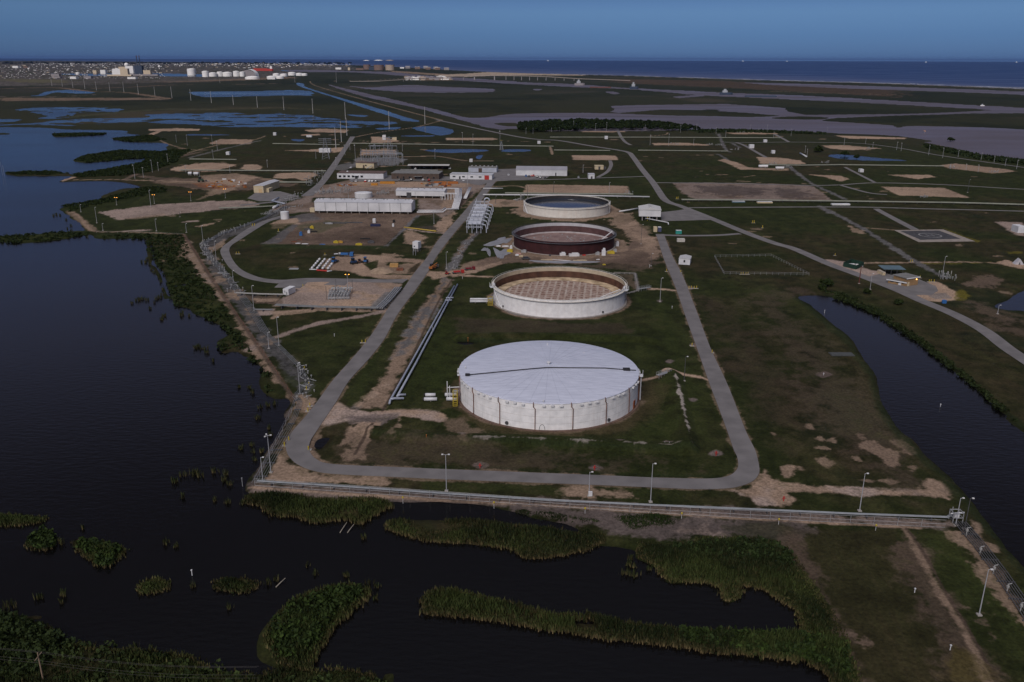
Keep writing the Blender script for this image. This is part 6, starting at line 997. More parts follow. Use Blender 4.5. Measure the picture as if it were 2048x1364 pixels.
mb.build("frame", steel, E); MB().box((1.2, 1, 1.0), (1.2, .7, 1.1)).build("cabinet", white, E); MB().tube([(-.6, .4, 2.4), (3, 1, 2.4)], .16, 6).build("pipe", white, E)
for k in range(5): q = gp(1932 + k * 27, 1072 + k * 38); o = MB().tube([(0, 0, 0), (0, 0, 2.3)], .12, 6).tube([(0, 0, 2.2), (.9, .3, 2.2)], .1, 5).box((0, 0, 1.3), (.5, .4, .6)).build("junction_post", palebox); o.location = q; tag(o, "pale junction post number %s down the right conduit bundle" % ["one", "two", "three", "four", "five"][k], "junction post", "junction posts along the right conduit bundle")
# valves on the conduit strips, one thing per cluster
def valves(pts, n, label, sp=1.6, hm=1.6):
    L = np.array([gp(*q) for q in pts]); E = empty("valve_cluster", L[0], 0, label, "valves"); VP = [MB().tube([(0, 0, 0), (0, 0, 1)], .12, 5).box((0, 0, 1), (.5, .5, .3)).build("valve", steel, E), MB().tube([(0, 0, 0), (0, 0, 1)], .12, 5).box((0, 0, .9), (.6, .35, .5)).build("junction_box", palebox, E), MB().tube([(-1.5, 0, .5), (1.5, 1, .5)], .13, 5).tube([(0, .5, 0), (0, .5, 1)], .1, 5).build("spool", steel, E)]
    seg = np.linalg.norm(np.diff(L, axis=0), axis=1)
    for k in range(n):
        i = rng.choice(len(seg), p=seg / seg.sum()); c = L[i] + (L[i + 1] - L[i]) * rng.random() - L[0]; c[:2] += rng.normal(size=2) * sp; hh = rng.uniform(.5, hm)
        src = VP[(0, 0, 1, 2)[k % 4]]; rep(src, src.name, (c[0], c[1], 0), rng.random() * 3, E, (1, 1, hh))
    return E
valves([(404,490),(415,508),(445,542),(480,588)], 90, "jumble of grey valves on the dike beside the loop road bend"); valves([(404,488),(440,470),(500,450)], 50, "valves along the strip above the loop road bend"); valves([(540,430),(580,400),(600,385)], 60, "dark valve clutter between the shed and the long hall", 3, 2); valves([(618,372),(640,345)], 50, "dark pipe clutter beside the north road", 4, 2.5); valves([(640,388),(700,383)], 70, "upright valves and pipes behind the long white hall", 3, 4); valves([(745,392),(780,385)], 40, "dark pipework between the two white halls", 3, 2.5); valves([(530,430),(600,412)], 50, "white and grey pipe ends by the small white tank", 3, 1.6); valves([(905,540),(925,500),(950,468)], 50, "low valves along the gravel strip right of the main road", 1, .8); valves([(600,735),(620,768),(600,800)], 30, "valves on the gravel point where the dike turns", 1.5, 1.2); valves([(1885,556),(1902,558)], 26, "white and grey pipework cluster behind the gatehouse", 1.6, 3.2); valves([(1250,389),(1262,388)], 16, "white pipe riser at the right end of the far pad", 1, 3); valves([(1035,402),(1050,398)], 16, "white pipe risers left of the far tank", 1, 4)
for k, (x, y) in enumerate([(1650,326),(1545,329),(1575,336),(1470,300),(1438,291),(1740,298),(1848,395),(1985,345),(1905,336),(1520,262),(1480,266),(1350,289),(1420,290)]): valves([(x-6,y),(x+8,y)], 12, "small wellhead pipework on tan pad at far right, item %s" % "abcdefghijklm"[k], 1.5, 2.4)
for x0, x1, y, t in ((1465, 1490, 405.5, "pale blue-grey low building beside the right rack"), (1515, 1545, 406.5, "low tan-roofed box beside the right rack"), (1664, 1700, 410.5, "long low white trailer beside the right rack")): boxthing("equipment_shed", t, "shed", x0, x1, y, y - 2.6, 3, [blueroof, cream, white][[1465, 1515, 1664].index(x0)], white)
for x0, x1, y, t in ((1517, 1535, 336, "left white horizontal vessel on the dirt pad at right"), (1551, 1567, 339.5, "right white horizontal vessel on the dirt pad at right"), (388, 397, 351, "small white horizontal drum above the dirt works"), (377, 384, 350.5, "smaller white drum left of the drum above the dirt works")):
    p = gp(x0, y); w = (x1 - x0) * MPP(x0, y); E = empty("horizontal_vessel", p, 0, t, "vessel"); MB().tube([(0, 0, 2), (.5, 0, 2), (w - .5, 0, 2), (w, 0, 2)], 1.3, 12).build("drum", white, E, True); MB().box((w * .25, 0, 0), (.5, 2, 1)).box((w * .75, 0, 0), (.5, 2, 1)).build("saddle", concr, E)

# ---- substation
lat = mat("lattice_steel", (.24, .26, .29), .6, .1, .5)
def lattice(x, yb, yt, wm, label, arms=(), group=None):
    p = gp(x, yb); h = hgt(x, yb, yt); E = empty("lattice_tower", p, R_(10), label, "pylon", group); mb = MB(); c = [(-1, -1), (1, -1), (1, 1), (-1, 1)]; n = 8
    for i in range(4):
        for k in range(n):
            s0, s1 = wm / 2 * (1 - .8 * k / n), wm / 2 * (1 - .8 * (k + 1) / n); z0, z1 = h * k / n, h * (k + 1) / n; a, b = c[i], c[(i + 1) % 4]
            mb.tube([(a[0] * s0, a[1] * s0, z0), (a[0] * s1, a[1] * s1, z1)], .16, 4); mb.tube([(a[0] * s0, a[1] * s0, z0), (b[0] * s1, b[1] * s1, z1)], .09, 4)
    mb.build("lattice", lat, E)
    for z in arms: MB().tube([(-wm * .9, 0, h * z), (wm * .9, 0, h * z)], .2, 4).build("cross_arm", lat, E)
    return E
lattice(652, 318, 276, 8, "slim lattice pylon left of the north road", (.7, .8, .9, .97)); lattice(750.5, 333, 287, 7, "lattice pylon at the left of the substation", (.9,)); lattice(779.5, 315, 273, 7, "lattice pylon at the right of the substation", (.85, .95)); lattice(1003, 300, 283, 4, "small far lattice mast near the small pond")
for k, (x, y, wpx, hh) in enumerate([(722, 318, 70, 9), (728, 326, 78, 10), (742, 312, 52, 12), (748, 331, 48, 8), (760, 322, 44, 9)]):
    p = gp(x, y); w = wpx * MPP(x, y); E = empty("substation_gantry", p, 0, ["steel gantry at the rear left of the substation", "long steel gantry across the middle of the substation", "tall steel gantry at the back of the substation", "front steel gantry of the substation", "low steel gantry between the two pylons"][k], "gantry"); n = 7
    for i in range(n): MB().tube([(w * i / (n - 1), 0, 0), (w * i / (n - 1), 0, hh + (i % 2) * 3)], .22, 5).build("column", lat, E)
    MB().tube([(0, 0, hh), (w, 0, hh)], .3, 5).tube([(0, 1.5, hh - 1), (w, 1.5, hh - 1)], .2, 5).build("beam", lat, E); mb = MB()
    for i in range(12): mb.tube([(w * (i + .5) / 12, 1, 0), (w * (i + .5) / 12, 1, 3.4)], .28, 5)
    mb.build("insulator", mat("insulator_grey", (.2, .2, .21), .5), E)
# ---- masts, lamp poles
lampw = mat("lamp_head", (.62, .62, .62), .5, .03); polem = mat("pole_grey", (.33, .34, .36), .6, .06, .3); litm = mat("sodium_lamp", (1, .5, .1), .5, 0, emit=((1.0, .36, .04), 3.5))
def pole(x, yb, xt, yt, label, heads=1, m=None, lit=False, r=.13, box=False):
    p = gp(x, yb); h = hgt(x, yb, yt); E = empty("lamp_post", p, 0, label, "lamp post", None); m = m or polem
    MB().tube([(0, 0, 0), (0, 0, h)], r, 8, r * .6).build("pole", m, E); MB().box((0, 0, -.1), (.9, .9, .35)).build("base", concr, E)
    for k in range(heads):
        a = {1: [0], 2: [0, math.pi], 3: [.2, 2.2, 4.2]}[heads][k]; q = .55 if heads > 1 or lit else .35
        MB().tube([(0, 0, h - .1), (math.cos(a) * q, math.sin(a) * q, h + .05)], .06, 5).build("arm", m, E)
        MB().box((math.cos(a) * (q + .3), math.sin(a) * (q + .3), h - .05), (.5, .35, .2), a).build("lamp", litm if lit else lampw, E)
    if box: MB().box((.3, -.3, .25), (1.0, .6, 1.2)).build("cabinet", white, E)
    return E
POLES = [(542,945,0,870,"tall pole with three white floodlights at the left bend",3),(526,963,0,914,"shorter camera pole in the left fence corner",1),(893,982,0,909,"twin-armed lamp pole along the bottom fence, left",2),(1178,992,0,944,"single lamp pole with a base cabinet along the bottom fence",1),(1301,1004,0,927,"tall lamp pole along the bottom fence below the front tank's right side",1),(1719,1022,0,945,"lamp pole on the dirt track at lower right",1),(1911,1051,0,994,"white-headed lamp pole at the lower right fence corner",1),(1929,1058,0,994,"dark pole just right of the fence-corner lamp pole",1),(1958,1230,0,1134,"tall lamp pole standing in the grass at lower right",1),(600,788,0,725,"lamp pole on the dike point left of the main road",1),(558,691,0,634,"lamp pole on the dike above the gravel track",1),(538,697,0,664,"thin short pole on the dike left of the gravel track",1),(508,622,0,571,"lamp pole left of the tan pad",1),(467,565,0,541,"short pole inside the loop road bend, below",1),(433,523,0,482,"pole inside the loop road bend, above",1),(406,481,0,451,"pole at the top corner of the dike strip",1),(373,465,0,447,"short pole on the lawn above the dike corner",1),(313,462,0,438,"pole on the left lawn near the dike path",1),(206,461,0,447,"short pole near the lake corner of the path",1),(194,446,0,414,"tall thin pole by the left track",1),(162,424,0,409,"thin pole at the lake point",1),(302,413,0,380,"pole with camera head above the long tan pad",1),(360,434,0,424,"thin dark pole on the long tan pad",1),(893,537,0,504,"pale pole on the gravel strip beside the main road",1),(1282,488,0,449,"pole right of the dark red tank, upper",1),(1302,532,0,507,"pole right of the dark red tank, lower",1),(1320,603,0,556,"pole right of the second tank",1),(1740,579,0,547,"lamp pole on the grass by the access road",1),(1884,555,0,512,"tall thin mast behind the gatehouse",1),(1995,628,0,610,"thin post at the tip of the right pond",1),(1055,395,0,372,"dark pole left in the far tan pad",1),(1107,389,0,364,"dark pole right in the far tan pad",1),(1218,388,0,365,"thin pole at the far right of the far tan pad",1),(991,408,0,392,"dark pole left of the far tank",1),(935,370,0,345,"pole on the main road corner above the manifold",1),(697,398,0,380,"pole behind the long white hall",1),(868,448,0,424,"pole beside the gravel yard",1),(1935,385,0,359,"dark pole on the right tan pad",1),(1166,345,0,330,"pole on the lawn right of the warehouse",1)]
for x, yb, xt, yt, t, n in POLES: pole(x, yb, xt, yt, t, n, dsteel if "dark" in t else None, box="cabinet" in t, r=.13 * max(1, MPP(x, yb) / .3))
pole(1368, 762, 0, 713, "dark pole beside the tan footpath right of the front tank", 1, dsteel); pole(1718, 567, 0, 532, "dark red mast beside the access road", 1, mat("dark_red_mast", (.11, .03, .025), .7), r=.28)
for x, yb, yt, t in ((696, 578, 549, "lamp post with two glowing orange lamps above the metering skid"), (451, 396, 378, "pole with glowing orange lamp by the dirt works"), (382, 402, 384, "pole with glowing orange lamp in the scrub, right"), (309, 407, 389.5, "pole with glowing orange lamp in the scrub, middle"), (233.5, 410, 395, "pole with glowing orange lamp nearest the lake"), (1849, 266, 262, "tiny glowing beacon on the river")):
    E = pole(x, yb, 0, yt, t, 2, lit=True, r=.12)
THIN = [(1052,268,256),(1066,268,256),(1103,264,256),(1119,263,255),(1147,257,242),(1191,261,247),(1213,263,245),(1243,283,300),(1290,262,250),(1361,265,250),(1300,290,270),(1337,292,268),(1387,290,278),(1393,262,248),(1432,268,255),(1451,275,262),(1500,262,250),(1534,265,250),(1547,276,264),(1582,272,258),(1610,306,292),(1614,312,298),(1655,262,255),(1688,290,276),(1731,287,277),(1745,298,285),(1793,300,284),(1802,302,286),(1857,310,290),(1885,316,296),(1916,314,300),(1962,320,306),(1988,325,312),(2010,332,318),(2033,338,320),(1932,340,328),(1900,338,328),(1956,344,330),(700,300,287),(690,310,290),(740,300,287),(805,303,290),(806,330,310),(870,318,298),(723,322,298),(711,322,290),(770,296,280),(1000,300,262),(946,290,268),(925,286,265),(645,360,340),(632,318,300),(672,330,315),(425,290,270),(427,320,300),(435,300,282),(375,292,270),(353,285,270),(336,325,308),(317,342,325),(305,345,320),(287,355,335),(270,358,330),(372,345,330),(400,362,345),(460,345,332),(535,335,320)]
first = None
for x, yb, yt in THIN:
    if yt > yb: continue
    h = hgt(x, yb, yt); p = gp(x, yb)
    if first is None:
        first = empty("utility_pole", p, 0, "thin grey utility pole standing in the far pads and lawns", "utility pole", "thin utility poles scattered over the far pads"); MB().tube([(0, 0, 0), (0, 0, 10)], .16, 5, .1).build("pole", polem, first); MB().box((.3, 0, 9.8), (.9, .5, .3)).build("lamp", lampw, first); first.scale = (1.2, 1.2, h / 10)
    else: clone(first, p, rng.random() * 6, None, (1.2, 1.2, h / 10))
# transmission line poles across the marsh
TL = [(104,172,154),(125,173,158),(146,175.5,157),(170,177.5,153),(193,180.5,162),(220,182.5,164),(248,184.5,164),(277,188.5,167),(310,191.5,173),(344,196,173),(382,201,178),(423,206,182),(467,210,190),(515,215,192),(568,220,193),(626,227,197),(691,238,204),(672,298,255),(683,284,242),(778.5,257,222),(850,248,213),(673,165,144),(590,165,152),(440,166,158),(694,271,236)]
f0 = None
names = ["first","second","third","fourth","fifth","sixth","seventh","eighth","ninth","tenth","eleventh","twelfth","thirteenth","fourteenth","fifteenth","sixteenth"]
for k, (x, yb, yt) in enumerate(TL):
    h = hgt(x, yb, yt); p = gp(x, yb); lab = "tall pale transmission pole, %s from the left across the marsh" % names[k] if k < 16 else ["tall transmission pole over the marsh pond, end of the line", "tall pale pole beside the white building on the north road", "tall pale pole just beyond the white building on the north road", "tall pale pole by the levee pond", "slim pole where the levee track forks", "distant pale pole left of the far causeway", "distant pole at the canal mouth below the far tanks", "distant pole below the far white tanks", "thick grey pole at the head of the north road"][k - 16]
    if f0 is None:
        f0 = empty("transmission_pole", p, 0, lab, "transmission pole", "pale transmission poles across the marsh"); MB().tube([(0, 0, 0), (0, 0, 10)], .5, 6, .25).build("pole", mat("pale_pole", (.42, .42, .42), .7), f0)
        for z in (8.2, 9, 9.8): MB().tube([(-1.6, 0, z), (1.6, 0, z)], .06, 4).build("cross_arm", dsteel, f0)
        f0.scale = (1.2, 1.2, h / 10)
    else: s = .75 + .45 * min(1, MPP(x, yb) / 1.2); clone(f0, p, 0, lab, (s, s, h / 10))
# wooden power pole with wires in the bottom left corner
p = gp(87, 1362, .3); E = empty("power_pole", p, 0, "wooden power pole in the marsh thicket at the bottom left", "power pole"); hp_ = hgt(87, 1362, 1301); MB().tube([(0, 0, 0), (0, 0, hp_)], .16, 8, .11).build("pole", wood, E); MB().box((0, 0, hp_ - .9), (.12, 2.4, .12)).build("cross_arm", wood, E)
for dy, zz, t in ((-1.1, hp_ - .7, "near"), (1.1, hp_ - .7, "far"), (0, hp_, "top"), (.2, hp_ - 2.5, "low")):
    d1 = gp(-420, 1280)[:2] - p[:2]; d2 = gp(520, 1390)[:2] - p[:2]
    P = [(p[0] + d1[0] * s, p[1] + d1[1] * s + dy, p[2] + zz - 1.2 * math.sin(math.pi * s)) for s in np.linspace(1, 0, 8)] + [(p[0] + d2[0] * s, p[1] + d2[1] * s + dy, p[2] + zz - 1.2 * math.sin(math.pi * s)) for s in np.linspace(.1, 1, 8)]
    o = MB().tube(P, .014, 4).build("power_line", mat("aluminium_wire", (.09, .085, .08), .8)); tag(o, "thin overhead wire over the bottom left thicket, the %s one" % t, "wire")
# ---- perimeter fence
def fence(pts, label, every=4.5, hh=2.1, m=steel, r=.055, rails=(1.0,), offset=0):
    P = np.array([gp(*q) for q in pts]); o0 = P[0]; E = empty("chain_link_fence", o0, 0, label, "fence"); rl = MB()
    n = 0; s0 = MB().tube([(0, 0, 0), (0, 0, hh)], r, 5, cap=False).build("post", m, E)
    for a, b in zip(P[:-1], P[1:]):
        L = np.linalg.norm(b - a); k = max(1, int(L / every))
        for j in range(k): c = a + (b - a) * j / k - o0; n += 1; n == 1 or rep(s0, "post", (c[0], c[1], 0), 0, E)
        for q in rails: rl.tube([tuple(a - o0 + [0, 0, hh * q]), tuple(b - o0 + [0, 0, hh * q])], r * .6, 4, cap=False)
    rl.build("rail", m, E); return E
fence([(510,972),(700,985),(900,999),(1100,1013),(1300,1026),(1500,1037),(1700,1047),(1890,1056)], "long chain-link fence along the bottom of the site", 4.6, 2.2, steel, .06, (1, .5, .08)); fence([(510,972),(545,905),(578,840),(594,800)], "fence climbing the left edge of the site from the corner", 4.6, 2.2, steel, .05, (1, .5))
fence([(1429,515),(1448,549),(1618,551),(1542,513),(1429,515)], "low fence round an empty square of lawn at right", 3.2, 1.5, steel, .06, (1, .5)); fence([(366,471),(392,508),(430,566),(470,626),(520,698),(590,802)], "fence line along the shore dike", 5, 1.3, rust, .05, (1,)); fence([(193,466),(300,467.5),(368,471)], "thin fence along the path above the shoreline", 6, 1.2, steel, .05, (1,)); fence([(1228,547.5),(1270,548.5),(1277,583),(1250,590)], "pale low barrier right of the second tank", 2.5, .9, concr, .1, (1, .6))
fence([(1345,405),(1365,404),(1667,406)], "row of short posts in front of the square gravel area", 8, 1.4, dsteel, .08, (1,))
# ---- bollards, markers, hydrants
def bollard(x, y, label, m=yel, h=1.2, r=.16, n=1, gap=1.3, group=None):
    E = empty("bollard", gp(x, y), 0, label, "bollard", group)
    for k in range(n): MB().tube([(k * gap, (k % 2) * .6, 0), (k * gap, (k % 2) * .6, h)], r, 8).build("post", m, E)
    MB().box((gap * (n - 1) / 2, .3, -.1), (gap * n + .4, 1.4, .14)).build("base", concr, E)
for x, y, n, t in ((617,900,1,"leaning yellow bollard on the inside of the left bend"),(618,771,1,"yellow bollard on the dike point, upper"),(613,779,1,"yellow bollard on the dike point, lower"),(620,813,1,"yellow bollard beside the main road, upper of two"),(616,823,1,"yellow bollard beside the main road, lower of two"),(578,881,1,"yellow bollard outside the left bend, upper"),(569,892,1,"yellow bollard outside the left bend, lower"),(609,739,1,"small yellow bollard right of the dike lamp pole"),(724,686,2,"pair of yellow bollards left of the main road on the lawn"),(1384,692,1,"yellow bollard left of the right-hand road, below"),(1424,706,1,"yellow bollard right of the right-hand road, below"),(1333,543,1,"yellow bollard left of the right-hand road, above"),(1361,545,1,"orange-yellow bollard right of the right-hand road, above"),(1378,577,4,"cluster of pale yellow bollards right of the road"),(1482,549,4,"row of bright yellow bollards at the fenced lawn square"),(505,452,2,"pair of yellow bollards beside the loop road, upper"),(473,508,2,"pair of yellow bollards inside the loop road bend"),(557,463,1,"yellow bollard by the gravel yard corner"),(606,573,1,"yellow bollard behind the cubic cabin"),(1670,511,1,"yellow bollard on the lawn above the access road"),(1505,446,2,"yellow bollards on the right lawn, upper"),(1525,456,1,"orange marker post on the right lawn"),(1821,524,2,"yellow bollards where the gravel strip meets the path"),(1858,564,3,"yellow bollards behind the gatehouse"),(1840,556,1,"yellow bollard right of the gatehouse"),(1353,398,2,"yellow frame by the corner of the square gravel area"),(650,510,1,"yellow bollard behind the pipe stack"),(1002,282,1,"orange marker on the levee road")): bollard(x, y, t, n=n, h=1.3 if y > 500 else 1.8, r=.17 if y > 500 else .25)
for k, (x, y) in enumerate([(806,1005),(988,1015),(1170,1027),(1363,1037),(1557,1049),(1751,1061)]):
    E = empty("pipeline_marker", gp(x, y), 0, "yellow-topped marker post below the bottom fence, %s from the left" % names[k], "marker post", "yellow marker posts below the fence"); MB().tube([(0, 0, -.3), (0, 0, 1.3)], .05, 6).build("post", white, E); MB().ring((0, 0, 1.25), [(.2, 0), (.26, .25), (.14, .5), (.01, .55)], 8).build("cap", yel, E)
MB_ = None
for x, y, m, t in ((960,936,redp,"red fire monitor on a stone pad below the front tank, left"),(1189,940,redp,"red fire monitor on a stone pad above the bottom road"),(1432,911,redp,"red fire monitor in the right inner corner of the road"),(1567,1002,redp,"red fire monitor on the dirt patch outside the right bend"),(928,880,yel,"yellow hydrant on the dry ground below the front tank"),(1240,890,yel,"yellow hydrant on a stone circle below the front tank")):
    E = empty("fire_monitor", gp(x, y), 0, t, "hydrant"); MB().tube([(0, 0, 0), (0, 0, 1.1)], .14 if m is redp else .32, 8).build("body", m, E); MB().tube([(-.45, 0, .8), (.45, 0, .8)], .1 if m is redp else .22, 8).build("outlet", m, E); MB().sphere((0, 0, 1.2), .24, 6).build("cap", m, E)
E = empty("pipe_posts", gp(1329, 893), 0, "two white posts on a round stone pad below the front tank", "posts"); [MB().tube([(x, 0, 0), (x, 0, 1.5)], .11, 6).build("post", white, E) for x in (0, 1.4)]
for x, y, h, m, t in ((853,880,1.6,orangep,"orange marker stake in the lawn left of the front tank"),(865,669,3.2,polem,"short pale post beside the pale pipe pair"),(936,681,1.2,orangep,"small stake by the ditch behind the front tank"),(669,673,1.0,white,"white well marker on the lawn left of the main road"),(1344,617,1.0,white,"white well marker on the lawn right of the second tank"),(1299,535,1.4,white,"white ball-topped post below the right pole"),(925,558,1.0,white,"white marker on a pale disc near the second tank"),(1647,750,.6,white,"white marker in the bare patch of the right lawn"),(1881,811,.4,white,"white float in the right-hand canal"),(1649,625,1,white,"white gauge post at the canal edge"),(384,1148,.9,white,"thin white stake standing in the lower lake"),(485,970,2,steel,"thin stake in the lake beside the fence corner"),(5,350,12,steel,"left thin navigation pole in the upper lake"),(9,352,10,steel,"right thin navigation pole in the upper lake"),(1900,1300,1.0,white,"white marker stake in the grass at bottom right"),(1829,1185,.9,white,"pale stake in the middle of the lower right slope")):
    o = MB().tube([(0, 0, -.4), (0, 0, h)], .09, 6).box((0, 0, h), (.3, .3, .2)).build("marker_stake", m); o.location = gp(x, y); tag(o, t, "stake")
# ---- white pipe pieces stacked on the contractor yard
u = gp(640, 519) - gp(623, 539); u = u[:2]
for i in range(4):
    for k in range(5):
        if i == 3 and k > 2: continue
        q = gp(624, 538.5)[:2] + u * (k / 5) * 1.05 + np.array([i * 3.0, -i * .4]); E = empty("pipe_spool", (q[0], q[1], Z0), 0, None, "pipe piece", "short white pipe pieces laid in rows"); d = u / np.linalg.norm(u) * 2.2
        E['label'] = "short white pipe piece in the rows stacked on the contractor yard"
        MB().tube([(0, 0, .7), (d[0], d[1], .7)], .62, 10).build("pipe", white, E, True)
for k in range(5): q = gp(635 + k * 4, 542.2 + k * .25); o = MB().tube([(-.5, .3, .45), (1.1, -.1, .45)], .42, 8).build("pipe_spool", redp); o.location = q; tag(o, "short red pipe piece in the line below the white pipe rows", "pipe piece", "red pipe pieces below the white rows")
pipe("pipeline", [(619, 540, .4), (634, 540.5, .4)], .3, white, "thin white pipe lying below the white pipe rows"); pipe("pipeline", [(654, 544, .4), (664, 543, .4)], .3, white, "white pipe end right of the red pieces")
# yellow pipe, white angled pipes
pipe("pipeline", [(808, 455.5, .4), (872, 463.5, .4)], .4, mat("yellow_pipe", (.45, .32, .06), .6), "straight yellow pipe lying right of the gravel yard"); pipe("pipeline", [(1291, 441, 1.6), (1336, 448, 1.0), (1337, 449.5, .3)], .4, pipew, "white pipe slanting out from under the pump house"); pipe("pipeline", [(1238, 425, .8), (1255, 423.5, 1.2), (1275, 421, 1.6)], .5, pipew, "white pipe joining the far tank to the pump house")
pipe("pipeline", [(543, 404, 1.0), (570, 410, 1.0)], .6, pipeb, "pale pipe angled on the grass left of the long hall, upper"); pipe("pipeline", [(545, 403.5, 1.0), (558, 397.5, 1.0)], .6, pipeb, "pale pipe meeting the angled pipe, pointing to the shed"); pipe("pipeline", [(547, 418, 1.0), (557, 413, 1.0)], 1.0, pipew, "fat white pipe end on the grass left of the long hall"); pipe("pipeline", [(966, 378.5, .8), (1006, 378.5, .8)], .4, pipew, "short white pipe beside the main road above the manifold"); pipe("pipeline", [(1600, 308, 1), (1613, 315, 1)], .9, pipew, "short white pipe on the lawn beside the small far pond")
# ---- liner sheets, debris round the red tank
def sheet(px, m, label, z=.12, name="liner_sheet"):
    P = GP(cat_rom(px, 4)); c = P.mean(0); V = [(c[0], c[1], Z0 + z + .5)] + [(p[0], p[1], Z0 + z + .12 * rng.normal()) for p in P]; V = [tuple(v) for v in V]; inner = [((p[0] + c[0]) / 2, (p[1] + c[1]) / 2, Z0 + z + .3 + .12 * rng.normal()) for p in P]; n = len(P)
    F = [(1 + i, 1 + (i + 1) % n, n + 1 + (i + 1) % n, n + 1 + i) for i in range(n)] + [(0, n + 1 + i, n + 1 + (i + 1) % n) for i in range(n)]; o = MB().add(V + inner, F).build(name, m); tag(o, label, "sheet"); return o
lm_ = mat("grey_liner", (.21, .215, .235), .6, .1, .4)
sheet([(966,492),(985,485),(1000,480),(1005,488),(990,493),(975,494)], lm_, "crumpled grey liner sheet at the upper left of the red tank"); sheet([(962,503),(970,497),(980,502),(981,514),(976,512),(972,504)], lm_, "curved grey liner sheet left of the red tank"); sheet([(986,497),(996,505),(1010,500),(1022,508),(1010,513),(1006,519),(995,517)], lm_, "large grey liner sheet nearest the red tank"); sheet([(995,480),(1010,476),(1013,482),(1024,478),(1015,488),(1000,487)], lm_, "grey liner sheet against the wall of the red tank"); sheet([(1060,523),(1100,525),(1190,524.5),(1193,527),(1120,529),(1070,526)], lm_, "long grey liner strip on the dirt below the red tank")
for k, (x, y, c, a, b, h) in enumerate([(997,493,white,2.6,1,.8),(1011,493.5,white,4,1,.8),(1022,497,white,1.6,1.4,2),(1020,504,yel,3.4,1.6,1.8),(1048,504.5,steel,3,2,1.6),(1034,511,white,2,1.4,.8),(1042,513,cream,2.4,1.4,.6),(1037,508.5,mat("pink_crate",(.4,.25,.22),.8),3,1.2,.8),(1100,512,dsteel,1,1,1),(1125,511,white,3.4,2.2,2.2),(1148,512,white,6,2.2,1.9),(1168,511,redp,2,1,.6),(1195,509.5,steel,2.4,2,1.8),(1207,510.5,white,2.2,2.2,4.2),(1222,507,yel,4.2,2,1.6),(1230,503,steel,2,2,1.6),(1094,520,cream,7,.5,.3),(1125,521,white,12,.4,.3),(1160,521,cream,8,.5,.4),(1196,519.5,white,2,.6,.4),(1208,530,yel,1.6,1,.6),(1234,492,white,2,1.6,3)]):
    o = MB().box((0, 0, 0), (a, b, h * .75)).box((a * .1, .1, h * .75 + .003), (a * .6, b * .7, h * .25)).build("work_equipment", c); o.location = gp(x, y); o.rotation_euler = (0, 0, rng.normal() * .15); tag(o, "%s piece of repair equipment by the red tank, %s from the left" % ({white.name: "white", yel.name: "yellow", steel.name: "grey", cream.name: "cream", dsteel.name: "dark", redp.name: "red"}.get(c.name, "pinkish"), str(["1st","2nd","3rd"][k] if k < 3 else "%dth" % (k + 1))), "equipment", "repair equipment round the red tank")
YD = [(624,457,yel,2.5,1.5,1.5),(618,466,white,1.6,1.4,1.6),(602,471,bluep,1.8,1.5,2),(672,486,yel,3,1.5,1.2),(680,485.5,mat("ochre_skip",(.42,.24,.04),.7),3.5,1.6,1),(718,490,yel,4,1.6,.9),(742,486,dsteel,4,2,1.2),(628,464,rubber,4,2,.6),(616,460,dsteel,5,2,.8),(600,480,rust,3,1,.5),(588,484,rust,3.4,1,.5),(596,487,white,3,.8,.3),(610,488,white,4,.8,.3),(645,489,bluep,3.5,.7,.3),(708,446,dsteel,12,1,.6),(670,447,dsteel,16,1,.7),(788,445,rubber,1.6,1.4,1.6),(730,478,rubber,6,1.5,.5),(658,448,steel,5,1,.8),(570,558,trayg,0.1,.1,.1),(588,538,steel,5,2.4,.3)]
for k, (x, y, c, a, b, h) in enumerate(YD):
    if c is trayg: continue
    o = MB().box((0, 0, 0), (a, b, h)).box((a * .05, 0, h + .003), (a * .5, b * .8, h * .3)).build("yard_equipment", c); o.location = gp(x, y); tag(o, "%s low object lying on the gravel yard, item %s" % (c.name.split('_')[0].replace('galvanised', 'grey').replace('rubber', 'black'), "abcdefghijklmnopqrstuvwx"[k]), "equipment", "loose objects on the gravel yard")
# ---- vehicles
def car(kind, m, label=None, group=None):
    E = empty("parked_car", (0, 0, Z0), 0, label, "car", group); mb = MB()
    L, Wd = 4.9, 1.9
    if kind == 'truck': L, Wd = 5.7, 2.0
    prof = [(-L/2, .45), (-L/2, 1.0), (-L/2 + 1.3, 1.1), (L/2 - .1, 1.0), (L/2, .5)] 
    mb.add([(x, s * Wd / 2, z) for s in (-1, 1) for x, z in prof], [(4, 3, 2, 1, 0), (5, 6, 7, 8, 9)] + [(i, (i + 1) % 5, 5 + (i + 1) % 5, 5 + i) for i in range(5)]); mb.build("body", m, E)
    c0_, c1_ = (-.2, 1.5) if kind == 'truck' else (-1.6, 1.3)
    MB().add([(c0_ - .3, -Wd/2 + .08, 1.05), (c1_ + .4, -Wd/2 + .08, 1.05), (c1_ + .4, Wd/2 - .08, 1.05), (c0_ - .3, Wd/2 - .08, 1.05), (c0_, -Wd/2 + .25, 1.65), (c1_ - .2, -Wd/2 + .25, 1.65), (c1_ - .2, Wd/2 - .25, 1.65), (c0_, Wd/2 - .25, 1.65)], [(0, 1, 5, 4), (1, 2, 6, 5), (2, 3, 7, 6), (3, 0, 4, 7), (0, 3, 2, 1), (4, 5, 6, 7)]).build("window", glass, E)
    MB().box(((c0_ + c1_) / 2 - .1, 0, 1.652), (c1_ - c0_ - .1, Wd - .5, .06)).build("roof", m, E)
    for x in (-L/2 + .95, L/2 - .95):
        for s in (-1, 1): o = MB().ring((0, 0, 0), [(.01, -.12), (.38, -.12), (.38, .12), (.01, .12)], 12).build("wheel", rubber, E); o.location = (x, s * (Wd/2 - .08), .38); o.rotation_euler = (R_(90), 0, 0)
    return E
